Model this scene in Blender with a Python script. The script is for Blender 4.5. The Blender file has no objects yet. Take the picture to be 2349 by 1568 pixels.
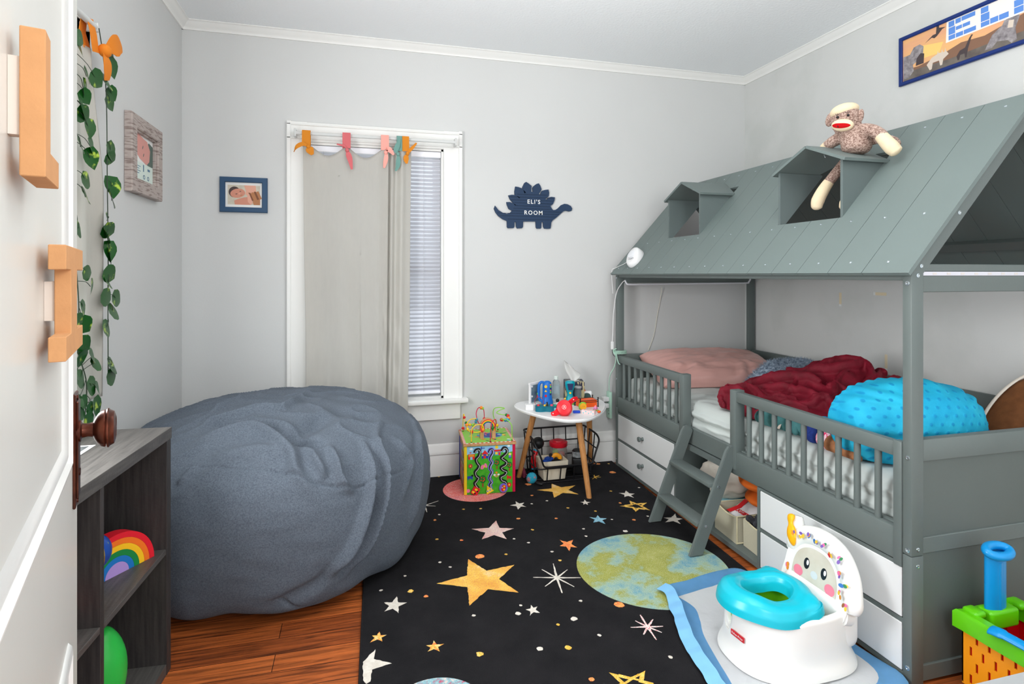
import bpy, bmesh, math, random
from mathutils import Vector, Matrix, noise
random.seed(7)
C = bpy.context.scene.collection
PI = math.pi
sin, cos, rad = math.sin, math.cos, math.radians

# ------------------------------------------------------------------ materials
def s2l(c):
    c = c / 255.0
    return c / 12.92 if c <= 0.04045 else ((c + 0.055) / 1.055) ** 2.4

def lin(rgb):
    return (s2l(rgb[0]), s2l(rgb[1]), s2l(rgb[2]), 1.0)

MATS = {}
def mat(name, rgb, rough=0.6, vary=0.0, vscale=6.0, vstretch=(1, 1, 1), rgb2=None, bump=0.0, bscale=200.0,
        spec=0.4, metal=0.0, sheen=0.0, coat=0.0, trans=0.0, ior=1.45, emit=0.0, alpha=1.0, contrast=None, coords='Object'):
    """plain procedural material: base colour, optional second colour through noise, optional noise bump"""
    if name in MATS:
        return MATS[name]
    m = bpy.data.materials.new(name)
    m.use_nodes = True
    nt = m.node_tree
    b = nt.nodes['Principled BSDF']
    b.inputs['Base Color'].default_value = lin(rgb)
    b.inputs['Roughness'].default_value = rough
    b.inputs['Metallic'].default_value = metal
    b.inputs['Specular IOR Level'].default_value = spec
    b.inputs['IOR'].default_value = ior
    b.inputs['Sheen Weight'].default_value = sheen
    b.inputs['Sheen Roughness'].default_value = 0.6
    b.inputs['Sheen Tint'].default_value = lin(rgb2 or rgb)
    b.inputs['Coat Weight'].default_value = coat
    b.inputs['Transmission Weight'].default_value = trans
    b.inputs['Alpha'].default_value = alpha
    if emit:
        b.inputs['Emission Color'].default_value = lin(rgb)
        b.inputs['Emission Strength'].default_value = emit
    tc = None
    if vary or rgb2 or bump:
        tc = nt.nodes.new('ShaderNodeTexCoord')
    if vary or rgb2:
        mp = nt.nodes.new('ShaderNodeMapping')
        mp.inputs['Scale'].default_value = vstretch
        nt.links.new(tc.outputs[coords], mp.inputs[0])
        n = nt.nodes.new('ShaderNodeTexNoise')
        n.inputs['Scale'].default_value = vscale
        n.inputs['Detail'].default_value = 5
        nt.links.new(mp.outputs[0], n.inputs['Vector'])
        r = nt.nodes.new('ShaderNodeValToRGB')
        lo, hi = contrast if contrast else (0.3, 0.7)
        r.color_ramp.elements[0].position = lo
        r.color_ramp.elements[1].position = hi
        if rgb2:
            a, c2 = lin(rgb), lin(rgb2)
        else:
            a = tuple(list(x * (1 - vary) for x in lin(rgb)[:3]) + [1])
            c2 = tuple(list(min(1, x * (1 + vary)) for x in lin(rgb)[:3]) + [1])
        r.color_ramp.elements[0].color = a
        r.color_ramp.elements[1].color = c2
        nt.links.new(n.outputs['Fac'], r.inputs['Fac'])
        nt.links.new(r.outputs['Color'], b.inputs['Base Color'])
    if bump:
        n2 = nt.nodes.new('ShaderNodeTexNoise')
        n2.inputs['Scale'].default_value = bscale
        n2.inputs['Detail'].default_value = 4
        nt.links.new(tc.outputs[coords], n2.inputs['Vector'])
        bp = nt.nodes.new('ShaderNodeBump')
        bp.inputs['Strength'].default_value = bump
        bp.inputs['Distance'].default_value = 0.004
        nt.links.new(n2.outputs['Fac'], bp.inputs['Height'])
        nt.links.new(bp.outputs['Normal'], b.inputs['Normal'])
    MATS[name] = m
    return m

# ------------------------------------------------------------------ objects
ORG = {}
def empty(name, loc=(0, 0, 0), label=None, cat=None, group=None, kind=None):
    o = bpy.data.objects.new(name, None)
    o.empty_display_size = 0.05
    o.location = loc
    C.objects.link(o)
    ORG[o.name] = Vector(loc)
    tag(o, label, cat, group, kind)
    return o

def tag(o, label=None, cat=None, group=None, kind=None):
    if label: o['label'] = label
    if cat: o['category'] = cat
    if group: o['group'] = group
    if kind: o['kind'] = kind
    return o

def obj(name, bm, m, parent=None, label=None, cat=None, group=None, kind=None, smooth=35, loc=None, subsurf=0, fix=True):
    """bm holds world coordinates; the mesh is stored relative to its thing's base"""
    me = bpy.data.meshes.new(name)
    if not isinstance(m, (list, tuple)):
        m = [m]
    if smooth:
        if fix and len(bm.faces) < 60000: bmesh.ops.recalc_face_normals(bm, faces=bm.faces)
        bm.normal_update()
        lim = rad(smooth)
        for f in bm.faces: f.smooth = True
        for e in bm.edges:
            if len(e.link_faces) == 2:
                e.smooth = e.calc_face_angle(0) < lim
    o0 = Vector((0, 0, 0))
    if parent is not None:
        o0 = ORG[parent.name]
    elif loc is not None:
        o0 = Vector(loc)
    elif len(bm.verts):
        xs = [v.co for v in bm.verts]
        o0 = Vector((sum(v.x for v in xs) / len(xs), sum(v.y for v in xs) / len(xs), min(v.z for v in xs)))
    bmesh.ops.translate(bm, verts=bm.verts, vec=-o0)
    bm.to_mesh(me)
    bm.free()
    for q in m: me.materials.append(q)
    o = bpy.data.objects.new(name, me)
    C.objects.link(o)
    if parent is not None:
        o.parent = parent
    else:
        o.location = o0
    ORG[o.name] = o0
    if subsurf:
        md = o.modifiers.new('sub', 'SUBSURF'); md.levels = subsurf; md.render_levels = subsurf
    tag(o, label, cat, group, kind)
    return o

def struct(name, bm, m, parent=None, smooth=35, label=None):
    return obj(name, bm, m, parent, kind=None if parent else 'structure', smooth=smooth, label=label)

def dup(root, delta, label=None, name=None, group=None, rotz=None):
    r = root.copy(); C.objects.link(r)
    r.location = root.location + Vector(delta)
    if rotz is not None: r.rotation_euler = (0, 0, rotz)
    if label: r['label'] = label
    if group: r['group'] = group
    for ch in root.children:
        c = ch.copy(); C.objects.link(c); c.parent = r
        for g in ch.children:
            d = g.copy(); C.objects.link(d); d.parent = c
    return r

def NB(): return bmesh.new()

def setmat(bm, faces, i):
    for f in faces: f.material_index = i

def box(bm, x0, x1, y0, y1, z0, z1, bev=0.0, mi=0, M=None, seg=1):
    x0, x1 = min(x0, x1), max(x0, x1); y0, y1 = min(y0, y1), max(y0, y1); z0, z1 = min(z0, z1), max(z0, z1)
    vs = [bm.verts.new((x, y, z)) for z in (z0, z1) for y in (y0, y1) for x in (x0, x1)]
    fs = [bm.faces.new([vs[i] for i in q]) for q in ((0, 2, 3, 1), (4, 5, 7, 6), (0, 1, 5, 4), (2, 6, 7, 3), (0, 4, 6, 2), (1, 3, 7, 5))]
    setmat(bm, fs, mi)
    geo = vs
    if bev > 0:
        bev = min(bev, 0.49 * min(x1 - x0, y1 - y0, z1 - z0))
        es = list({e for f in fs for e in f.edges})
        r = bmesh.ops.bevel(bm, geom=es, offset=bev, segments=seg, affect='EDGES', profile=0.5, material=-1)
        geo = list({v for f in r['faces'] for v in f.verts})
        setmat(bm, r['faces'], mi)
    if M is not None:
        bmesh.ops.transform(bm, matrix=M, verts=geo)
    return geo

def basis(d):
    d = Vector(d).normalized()
    a = Vector((0, 0, 1)) if abs(d.z) < 0.95 else Vector((1, 0, 0))
    u = d.cross(a).normalized()
    return u, d.cross(u).normalized()

def tube(bm, pts, r, n=8, mi=0, cap=True, closed=False, flat=None, up=None):
    """sweep a circle (r number or list) along points; flat=(a,b) sweeps an ellipse / 'up' fixes the frame"""
    pts = [Vector(p) for p in pts]
    k = len(pts)
    rs = r if isinstance(r, (list, tuple)) else [r] * k
    rings = []
    u = None
    for i, p in enumerate(pts):
        if closed: d = pts[(i + 1) % k] - pts[i - 1]
        else: d = pts[min(i + 1, k - 1)] - pts[max(i - 1, 0)]
        if d.length < 1e-9: d = Vector((0, 0, 1))
        d.normalize()
        if up is not None:
            u = d.cross(Vector(up))
            if u.length < 1e-6: u = basis(d)[0]
            u.normalize()
        elif u is None: u = basis(d)[0]
        else:
            u = u - d * u.dot(d)
            u = u.normalized() if u.length > 1e-6 else basis(d)[0]
        v = d.cross(u)
        fa, fb = flat if flat else (1, 1)
        rings.append([bm.verts.new(p + (u * cos(2 * PI * j / n) * fa + v * sin(2 * PI * j / n) * fb) * rs[i]) for j in range(n)])
    fs = []
    for i in range(k if closed else k - 1):
        a, b = rings[i], rings[(i + 1) % k]
        for j in range(n):
            fs.append(bm.faces.new((a[j], a[(j + 1) % n], b[(j + 1) % n], b[j])))
    if cap and not closed:
        fs.append(bm.faces.new(rings[0][::-1])); fs.append(bm.faces.new(rings[-1]))
    setmat(bm, fs, mi)
    return rings

def cyl(bm, a, b, r, r2=None, n=20, mi=0):
    return tube(bm, [a, b], [r, r if r2 is None else r2], n, mi)

def lathe(bm, prof, M=None, n=28, mi=0, mis=None):
    """prof: list of (radius, height) about Z, then transformed by M"""
    rings = []
    for r, z in prof:
        if r < 1e-5: rings.append([bm.verts.new((0, 0, z))])
        else: rings.append([bm.verts.new((r * cos(2 * PI * j / n), r * sin(2 * PI * j / n), z)) for j in range(n)])
    for i in range(len(rings) - 1):
        a, b = rings[i], rings[i + 1]
        fs = []
        for j in range(n):
            q = (j + 1) % n
            if len(a) == 1 and len(b) == 1: continue
            if len(a) == 1: fs.append(bm.faces.new((a[0], b[q], b[j])))
            elif len(b) == 1: fs.append(bm.faces.new((a[j], a[q], b[0])))
            else: fs.append(bm.faces.new((a[j], a[q], b[q], b[j])))
        setmat(bm, fs, mis[i] if mis else mi)
    vs = [v for r in rings for v in r]
    if M is not None: bmesh.ops.transform(bm, matrix=M, verts=vs)
    return vs

def T(x, y, z): return Matrix.Translation((x, y, z))
def R(a, ax): return Matrix.Rotation(rad(a), 4, ax)
def S(x, y, z): return Matrix.Diagonal((x, y, z, 1))
def axisM(o, d):
    """matrix taking +Z to direction d at origin o"""
    return T(*o) @ Vector(d).normalized().to_track_quat('Z', 'Y').to_matrix().to_4x4()

def ball(bm, c, r, nu=20, nv=12, mi=0, M=None):
    r = r if isinstance(r, (list, tuple)) else (r, r, r)
    MM = T(*c) @ (M if M is not None else Matrix()) @ S(*r)
    return lathe(bm, [(sin(PI * i / nv), -cos(PI * i / nv)) for i in range(nv + 1)], MM, nu, mi)

def prism(bm, poly, M, t, mi=0, mi_side=None, bev=0.0):
    """polygon in local XY (ccw) extruded from z=0 to z=t, then M"""
    a = [bm.verts.new((x, y, 0)) for x, y in poly]
    b = [bm.verts.new((x, y, t)) for x, y in poly]
    fs = [bm.faces.new(b), bm.faces.new(a[::-1])]
    sd = []
    n = len(poly)
    for i in range(n):
        sd.append(bm.faces.new((a[i], a[(i + 1) % n], b[(i + 1) % n], b[i])))
    setmat(bm, fs, mi); setmat(bm, sd, mi if mi_side is None else mi_side)
    vs = a + b
    if bev:
        r = bmesh.ops.bevel(bm, geom=[e for e in fs[0].edges], offset=bev, segments=2, affect='EDGES', material=mi)
        vs = list({v for v in vs if v.is_valid} | {v for f in r['faces'] for v in f.verts})
    bmesh.ops.transform(bm, matrix=M, verts=vs)
    return vs

def grid(bm, f, nu, nv, mi=0, wrapu=False):
    vs = [[bm.verts.new(f(i / (nu if wrapu else nu - 1), j / (nv - 1))) for i in range(nu)] for j in range(nv)]
    fs = []
    for j in range(nv - 1):
        for i in range(nu if wrapu else nu - 1):
            q = (i + 1) % nu
            fs.append(bm.faces.new((vs[j][i], vs[j][q], vs[j + 1][q], vs[j + 1][i])))
    setmat(bm, fs, mi)
    return vs, fs

def solid_grid(bm, f, nu, nv, t, mi=0):
    """thin cloth sheet with real thickness: f gives points, t offset along normal"""
    vs, fs = grid(bm, f, nu, nv, mi)
    r = bmesh.ops.solidify(bm, geom=fs, thickness=t)
    return vs

def remesh(bm, voxel, it=2):
    """union of overlapping closed shapes into one continuous skin"""
    me = bpy.data.meshes.new('r'); bm.to_mesh(me); bm.free()
    o = bpy.data.objects.new('r', me); C.objects.link(o)
    md = o.modifiers.new('v', 'REMESH'); md.mode = 'VOXEL'; md.voxel_size = voxel; md.use_smooth_shade = True
    if it:
        ms = o.modifiers.new('s', 'SMOOTH'); ms.iterations = it; ms.factor = 0.5
    m2 = bpy.data.meshes.new_from_object(o.evaluated_get(bpy.context.evaluated_depsgraph_get()))
    out = bmesh.new(); out.from_mesh(m2)
    for f in out.faces: f.material_index = 0
    bpy.data.objects.remove(o); bpy.data.meshes.remove(me); bpy.data.meshes.remove(m2)
    return out

def smooth01(x):
    x = max(0.0, min(1.0, x)); return x * x * (3 - 2 * x)

def nz(x, y, z, s=1.0):
    return noise.noise(Vector((x * s, y * s, z * s)))

def fbm(x, y, z, s=1.0, o=4):
    return noise.fractal(Vector((x * s, y * s, z * s)), 0.9, 2.0, o)

def bez(pts, n=8):
    """Catmull-Rom through points"""
    P = [Vector(p) for p in pts]
    out = []
    for i in range(len(P) - 1):
        p0, p1, p2, p3 = P[max(i - 1, 0)], P[i], P[i + 1], P[min(i + 2, len(P) - 1)]
        for k in range(n):
            t = k / n
            out.append(0.5 * ((2 * p1) + (p2 - p0) * t + (2 * p0 - 5 * p1 + 4 * p2 - p3) * t * t + (3 * p1 - p0 - 3 * p2 + p3) * t ** 3))
    out.append(P[-1])
    return out

def text_mesh(bm, s, M, size, depth, mi=0, bold=0.0, spacing=1.0):
    """letters as solid geometry, local XY plane, centred"""
    cu = bpy.data.curves.new('t', 'FONT')
    cu.body = s; cu.size = size; cu.extrude = depth; cu.offset = bold
    cu.align_x = 'CENTER'; cu.align_y = 'CENTER'; cu.space_character = spacing
    cu.resolution_u = 3
    o = bpy.data.objects.new('t', cu)
    C.objects.link(o)
    dg = bpy.context.evaluated_depsgraph_get()
    me = bpy.data.meshes.new_from_object(o.evaluated_get(dg))
    n0 = len(bm.verts); f0 = len(bm.faces)
    bm.from_mesh(me)
    bm.verts.ensure_lookup_table(); bm.faces.ensure_lookup_table()
    bmesh.ops.transform(bm, matrix=M, verts=bm.verts[n0:])
    for f in bm.faces[f0:]: f.material_index = mi
    bpy.data.objects.remove(o); bpy.data.curves.remove(cu); bpy.data.meshes.remove(me)

def flatpoly(bm, pts, M, mi, h=0.0):
    vs = [bm.verts.new((p[0], p[1], h)) for p in pts]
    f = bm.faces.new(vs); f.material_index = mi
    bmesh.ops.transform(bm, matrix=M, verts=vs)
    return f

def ell(cx, cy, rx, ry, n=16, a=0.0, wob=0.0):
    ca, sa = cos(rad(a)), sin(rad(a))
    out = []
    for i in range(n):
        t = 2 * PI * i / n
        k = 1 + (random.uniform(-wob, wob) if wob else 0)
        x, y = rx * cos(t) * k, ry * sin(t) * k
        out.append((cx + x * ca - y * sa, cy + x * sa + y * ca))
    return out
# ------------------------------------------------------------------ room
XL, XR, YB, ZC, YN = -0.928, 2.605, 3.44, 2.59, 0.30
m_wall = mat('wall_paint', (208, 209, 208), 0.75, vary=0.015, vscale=1.5, bump=0.06, bscale=140)
m_ceil = mat('ceiling_texture', (242, 245, 247), 0.85, bump=0.5, bscale=75)
m_white = mat('white_trim_paint', (236, 236, 233), 0.38, vary=0.015, vscale=3, bump=0.05, bscale=60)
m_black = mat('black_plastic', (24, 24, 26), 0.4)
m_wplas = mat('white_plastic', (238, 238, 238), 0.35)
m_dark = mat('dark_interior', (30, 30, 32), 0.7)

def floor_mat():
    m = bpy.data.materials.new('wood_plank_floor'); m.use_nodes = True
    nt = m.node_tree; b = nt.nodes['Principled BSDF']
    tc = nt.nodes.new('ShaderNodeTexCoord')
    br = nt.nodes.new('ShaderNodeTexBrick')
    br.inputs['Scale'].default_value = 1.0
    br.inputs['Brick Width'].default_value = 1.1
    br.inputs['Row Height'].default_value = 0.085
    br.inputs['Mortar Size'].default_value = 0.0012
    br.inputs['Color1'].default_value = lin((186, 104, 52)); br.inputs['Color2'].default_value = lin((140, 72, 34))
    br.inputs['Mortar'].default_value = lin((30, 14, 8)); br.inputs['Bias'].default_value = 0.0
    nt.links.new(tc.outputs['Object'], br.inputs['Vector'])
    mp = nt.nodes.new('ShaderNodeMapping'); mp.inputs['Scale'].default_value = (2.2, 42, 1)
    nt.links.new(tc.outputs['Object'], mp.inputs[0])
    n = nt.nodes.new('ShaderNodeTexNoise'); n.inputs['Scale'].default_value = 1.6; n.inputs['Detail'].default_value = 8
    n.inputs['Distortion'].default_value = 1.2
    nt.links.new(mp.outputs[0], n.inputs['Vector'])
    r = nt.nodes.new('ShaderNodeValToRGB')
    r.color_ramp.elements[0].position = 0.3; r.color_ramp.elements[0].color = (0.12, 0.09, 0.07, 1)
    r.color_ramp.elements[1].position = 0.62; r.color_ramp.elements[1].color = (1.25, 1.12, 0.95, 1)
    nt.links.new(n.outputs['Fac'], r.inputs['Fac'])
    mx = nt.nodes.new('ShaderNodeMix'); mx.data_type = 'RGBA'; mx.blend_type = 'MULTIPLY'; mx.inputs[0].default_value = 0.85
    nt.links.new(br.outputs['Color'], mx.inputs[6]); nt.links.new(r.outputs['Color'], mx.inputs[7])
    nt.links.new(mx.outputs[2], b.inputs['Base Color'])
    b.inputs['Roughness'].default_value = 0.42
    bp = nt.nodes.new('ShaderNodeBump'); bp.inputs['Strength'].default_value = 0.15; bp.inputs['Distance'].default_value = 0.003
    nt.links.new(n.outputs['Fac'], bp.inputs['Height']); nt.links.new(bp.outputs['Normal'], b.inputs['Normal'])
    return m

bm = NB(); box(bm, XL - 0.12, XR + 0.12, YN - 0.6, YB + 0.12, -0.06, 0.0)
struct('floor', bm, floor_mat())
bm = NB(); box(bm, XL - 0.12, XR + 0.12, YN - 0.6, YB + 0.12, ZC, ZC + 0.08)
struct('ceiling', bm, m_ceil)
# back wall with the window opening
WX0, WX1, WZ0, WZ1 = -0.285, 0.488, 0.49, 1.975
bm = NB()
box(bm, XL - 0.12, WX0, YB, YB + 0.12, 0, ZC); box(bm, WX1, XR + 0.12, YB, YB + 0.12, 0, ZC)
box(bm, WX0, WX1, YB, YB + 0.12, 0, WZ0); box(bm, WX0, WX1, YB, YB + 0.12, WZ1, ZC)
struct('wall_back', bm, m_wall, smooth=0)
# left wall with its window opening (mostly behind the door and curtain; near half widened for added side light)
LY0, LY1, LZ0, LZ1 = 0.98, 2.19, 0.60, 1.98
bm = NB()
box(bm, XL - 0.12, XL, YN, LY0, 0, ZC); box(bm, XL - 0.12, XL, LY1, YB, 0, ZC)
box(bm, XL - 0.12, XL, LY0, LY1, 0, LZ0); box(bm, XL - 0.12, XL, LY0, LY1, LZ1, ZC)
struct('wall_left', bm, m_wall, smooth=0)
m_wallr = mat('wall_paint_scuffed', (198, 200, 197), 0.75, rgb2=(207, 208, 206), vscale=2.2, contrast=(0.35, 0.5), bump=0.08, bscale=140)
bm = NB(); box(bm, XR, XR + 0.12, YN, YB, 0, ZC)
struct('wall_right', bm, m_wallr, smooth=0)

def moulding(name, prof, p0, p1, inward, m=m_white):
    """prof (out, z) polygon swept from p0 to p1; inward is the direction away from the wall"""
    bm = NB()
    iv = Vector(inward)
    a = [bm.verts.new(Vector((p0[0], p0[1], 0)) + iv * o + Vector((0, 0, z))) for o, z in prof]
    b = [bm.verts.new(Vector((p1[0], p1[1], 0)) + iv * o + Vector((0, 0, z))) for o, z in prof]
    n = len(prof)
    bm.faces.new(a); bm.faces.new(b[::-1])
    for i in range(n): bm.faces.new((a[i], b[i], b[(i + 1) % n], a[(i + 1) % n]))
    bmesh.ops.recalc_face_normals(bm, faces=bm.faces)
    return struct(name, bm, m, smooth=50)
base_p = [(0, 0), (0.020, 0), (0.020, 0.128), (0.016, 0.137), (0.022, 0.142), (0.022, 0.158), (0.013, 0.170), (0.011, 0.192), (0.004, 0.202), (0, 0.202)]
moulding('baseboard_back', base_p, (XL, YB), (XR, YB), (0, -1, 0))
moulding('baseboard_left', base_p, (XL, YN), (XL, YB - 0.022), (1, 0, 0))
moulding('baseboard_right', base_p, (XR, YN), (XR, YB - 0.022), (-1, 0, 0))
crown_p = [(0, 2.545), (0.008, 2.545), (0.010, 2.556), (0.018, 2.562), (0.034, 2.578), (0.038, 2.584), (0.046, 2.586), (0.046, 2.59), (0, 2.59)]
moulding('trim_1', crown_p, (XL, YB), (XR, YB), (0, -1, 0))
moulding('trim_2', crown_p, (XR, YN), (XR, YB), (-1, 0, 0))
moulding('trim_3', crown_p, (XL, YN), (XL, YB), (1, 0, 0))

# ------------------------------------------------------------------ back window
m_glass = mat('window_glass', (240, 248, 250), 0.02, trans=1.0, ior=1.1)
w = empty('window_1', (0.10, YB, 0.47), kind='structure')
bm = NB()
box(bm, -0.394, -0.285, YB - 0.020, YB, 0.475, 2.085, 0.003); box(bm, 0.488, 0.600, YB - 0.020, YB, 0.475, 2.085, 0.003)
box(bm, -0.392, 0.598, YB - 0.019, YB, 1.975, 2.083, 0.003)
for z in (2.062, 1.985): box(bm, -0.396, 0.602, YB - 0.028, YB - 0.015, z, z + 0.012, 0.004)
for x in (-0.396, 0.578): box(bm, x, x + 0.024, YB - 0.028, YB - 0.015, 0.475, 2.087, 0.004)
obj('casing', bm, m_white, w)
bm = NB(); box(bm, -0.425, 0.632, YB - 0.062, YB + 0.03, 0.452, 0.478, 0.006, seg=2); obj('sill', bm, m_white, w)
bm = NB(); box(bm, -0.385, 0.590, YB - 0.018, YB, 0.350, 0.452, 0.003); obj('apron', bm, m_white, w)
bm = NB()
for x0, x1 in ((WX0, WX0 + 0.012), (WX1 - 0.012, WX1)): box(bm, x0, x1, YB, YB + 0.10, WZ0 - 0.012, WZ1)
box(bm, WX0, WX1, YB, YB + 0.10, WZ1 - 0.012, WZ1)
for x0, x1 in ((WX0 + 0.012, WX0 + 0.055), (WX1 - 0.055, WX1 - 0.012)): box(bm, x0, x1, YB + 0.055, YB + 0.09, WZ0, WZ1 - 0.012, 0.003)
for z0, z1 in ((0.49, 0.545), (1.21, 1.255), (1.915, 1.963)): box(bm, WX0 + 0.05, WX1 - 0.05, YB + 0.055, YB + 0.09, z0, z1, 0.003)
obj('sash', bm, m_white, w)
bm = NB()
box(bm, WX0 + 0.05, WX1 - 0.05, YB + 0.070, YB + 0.074, 0.54, 1.213); box(bm, WX0 + 0.05, WX1 - 0.05, YB + 0.070, YB + 0.074, 1.252, 1.92)
obj('glass', bm, m_glass, w, smooth=0)
# mini blind
m_blind = mat('blind_slat_white', (243, 244, 250), 0.45)
bl = empty('window_blind', (0.10, YB + 0.02, 0.50), 'closed white mini blind with narrow slats in the back window', 'window blind')
bm = NB(); box(bm, WX0 + 0.014, WX1 - 0.014, YB + 0.005, YB + 0.042, 1.925, 1.960, 0.003); obj('head_rail', bm, m_blind, bl)
bm = NB()
zz = 1.918
nsl = 0
while zz > 0.535:
    M = T(0.1015, YB + 0.022, zz - 0.010) @ R(64, 'X')
    x0, x1 = WX0 + 0.016 - 0.1015, WX1 - 0.016 - 0.1015
    f = lambda u, v: (M @ Vector((x0 + u * (x1 - x0), -0.0135 + v * 0.027, 0.0035 * (1 - (2 * v - 1) ** 2))))
    grid(bm, f, 2, 5)
    zz -= 0.0238; nsl += 1
bmesh.ops.solidify(bm, geom=list(bm.faces), thickness=0.0006)
obj('slats', bm, m_blind, bl, smooth=60)
bm = NB(); box(bm, WX0 + 0.016, WX1 - 0.016, YB + 0.008, YB + 0.034, 0.505, 0.523, 0.004); obj('bottom_rail', bm, m_blind, bl)
bm = NB()
for x in (-0.20, 0.10, 0.372): cyl(bm, (x, YB + 0.006, 1.93), (x, YB + 0.006, 0.52), 0.0011, n=6)
obj('ladder_cord', bm, mat('cord_grey', (190, 190, 196), 0.7), bl)
# ------------------------------------------------------------------ left window (behind curtain)
w = empty('window_2', (XL, 1.58, 0.58), kind='structure')
bm = NB()
box(bm, XL, XL + 0.022, LY0 - 0.11, LY0, 0.585, 2.10, 0.003); box(bm, XL, XL + 0.022, LY1, LY1 + 0.11, 0.585, 2.10, 0.003)
box(bm, XL, XL + 0.022, LY0 - 0.11, LY1 + 0.11, 1.98, 2.10, 0.003); box(bm, XL + 0.018, XL + 0.030, LY0 - 0.112, LY1 + 0.112, 2.075, 2.102, 0.004)
obj('casing', bm, m_white, w)
bm = NB(); box(bm, XL - 0.03, XL + 0.06, LY0 - 0.13, LY1 + 0.13, 0.56, 0.588, 0.006); obj('sill', bm, m_white, w)
bm = NB()
for y0, y1 in ((LY0, LY0 + 0.05), (LY1 - 0.05, LY1)): box(bm, XL - 0.09, XL - 0.05, y0, y1, LZ0, LZ1, 0.003)
for z0, z1 in ((LZ0, LZ0 + 0.055), (1.27, 1.315), (LZ1 - 0.05, LZ1)): box(bm, XL - 0.09, XL - 0.05, LY0 + 0.045, LY1 - 0.045, z0, z1, 0.003)
obj('sash', bm, m_white, w)
bm = NB(); box(bm, XL - 0.072, XL - 0.068, LY0 + 0.045, LY1 - 0.045, LZ0 + 0.05, LZ1 - 0.045); obj('glass', bm, m_glass, w, smooth=0)

# ------------------------------------------------------------------ door, open into the room
E0 = Vector((-0.454, 1.104, 0)); DN = Vector((0.954, 0.299, 0)).normalized(); DD = Vector((-0.299, 0.954, 0)).normalized()
DM = Matrix(((DD.x, DN.x, 0, E0.x), (DD.y, DN.y, 0, E0.y), (0, 0, 1, 0), (0, 0, 0, 1)))   # local x along door, y out of face, z up
def dbox(bm, d0, d1, n0, n1, z0, z1, bev=0.0, mi=0): return box(bm, d0, d1, n0, n1, z0, z1, bev, mi, DM)
m_door = mat('door_gloss_paint', (226, 226, 220), 0.3, vary=0.03, vscale=2.5, vstretch=(1, 1, 0.3), bump=0.12, bscale=18)
dr = empty('door_1', (E0.x, E0.y, 0.012), kind='structure')
bm = NB()
DW = -0.765
P = [(-0.625, -0.135, 0.945, 1.935), (-0.625, -0.135, 0.20, 0.66)]
for d0, d1, z0, z1 in ((-0.125, 0, 0.012, 2.035), (DW, -0.635, 0.012, 2.035), (-0.635, -0.125, 1.935, 2.035), (-0.635, -0.125, 0.67, 0.935), (-0.635, -0.125, 0.012, 0.20)):
    dbox(bm, d0, d1, -0.038, 0.0, z0, z1)
dbox(bm, -0.64, -0.12, -0.029, -0.004, 0.1, 2.0)
obj('slab', bm, m_door, dr)
def frame_mould(bm, d0, d1, z0, z1):
    prof = [(-0.004, 0.0), (0.0, 0.005), (0.008, 0.007), (0.014, 0.001), (0.022, 0.003), (0.030, -0.002), (0.034, -0.004)]
    n = len(prof); corners = []
    for (cd, cz, sd, sz) in ((d0, z0, 1, 1), (d1, z0, -1, 1), (d1, z1, -1, -1), (d0, z1, 1, -1)):
        corners.append([bm.verts.new(DM @ Vector((cd + sd * o, h, cz + sz * o))) for o, h in prof])
    for i in range(4):
        a, b = corners[i], corners[(i + 1) % 4]
        for j in range(n - 1): bm.faces.new((a[j], b[j], b[j + 1], a[j + 1]))
for d0, d1, z0, z1 in ((-0.635, -0.125, 0.935, 1.935), (-0.635, -0.125, 0.20, 0.67)):
    bm = NB(); frame_mould(bm, d0, d1, z0, z1)
    bmesh.ops.recalc_face_normals(bm, faces=bm.faces)
    obj('panel_moulding', bm, m_white, dr, smooth=50)
m_bronze = mat('worn_bronze', (112, 58, 40), 0.3, rgb2=(66, 34, 26), vscale=30, metal=0.75, contrast=(0.35, 0.65), spec=0.6)
kd, kz = -0.045, 0.970
bm = NB(); dbox(bm, kd - 0.022, kd + 0.022, 0.0, 0.004, 0.852, 1.032, 0.0015); dbox(bm, kd - 0.017, kd + 0.017, 0.003, 0.007, 0.866, 1.020, 0.003)
bp = obj('lock_plate', bm, m_bronze, dr)
bm = NB()
for z in (0.860, 1.024): cyl(bm, DM @ Vector((kd, 0.003, z)), DM @ Vector((kd, 0.006, z)), 0.004, n=10)
cyl(bm, DM @ Vector((kd, 0.006, 0.905)), DM @ Vector((kd, 0.0085, 0.905)), 0.006, n=12)
obj('screw', bm, m_bronze, bp)
bm = NB()
prof = [(0, 0.004), (0.017, 0.004), (0.017, 0.009), (0.0115, 0.011), (0.0105, 0.018), (0.012, 0.025), (0.017, 0.027), (0.024, 0.031), (0.0285, 0.036), (0.0300, 0.040), (0.0290, 0.0415), (0.0315, 0.044), (0.0315, 0.046), (0.029, 0.0475), (0.026, 0.053), (0.018, 0.0555), (0.017, 0.0545), (0.0, 0.056)]
lathe(bm, prof, axisM(DM @ Vector((kd, 0, kz)), DN), 32)
obj('knob', bm, m_bronze, dr, smooth=40)
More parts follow.
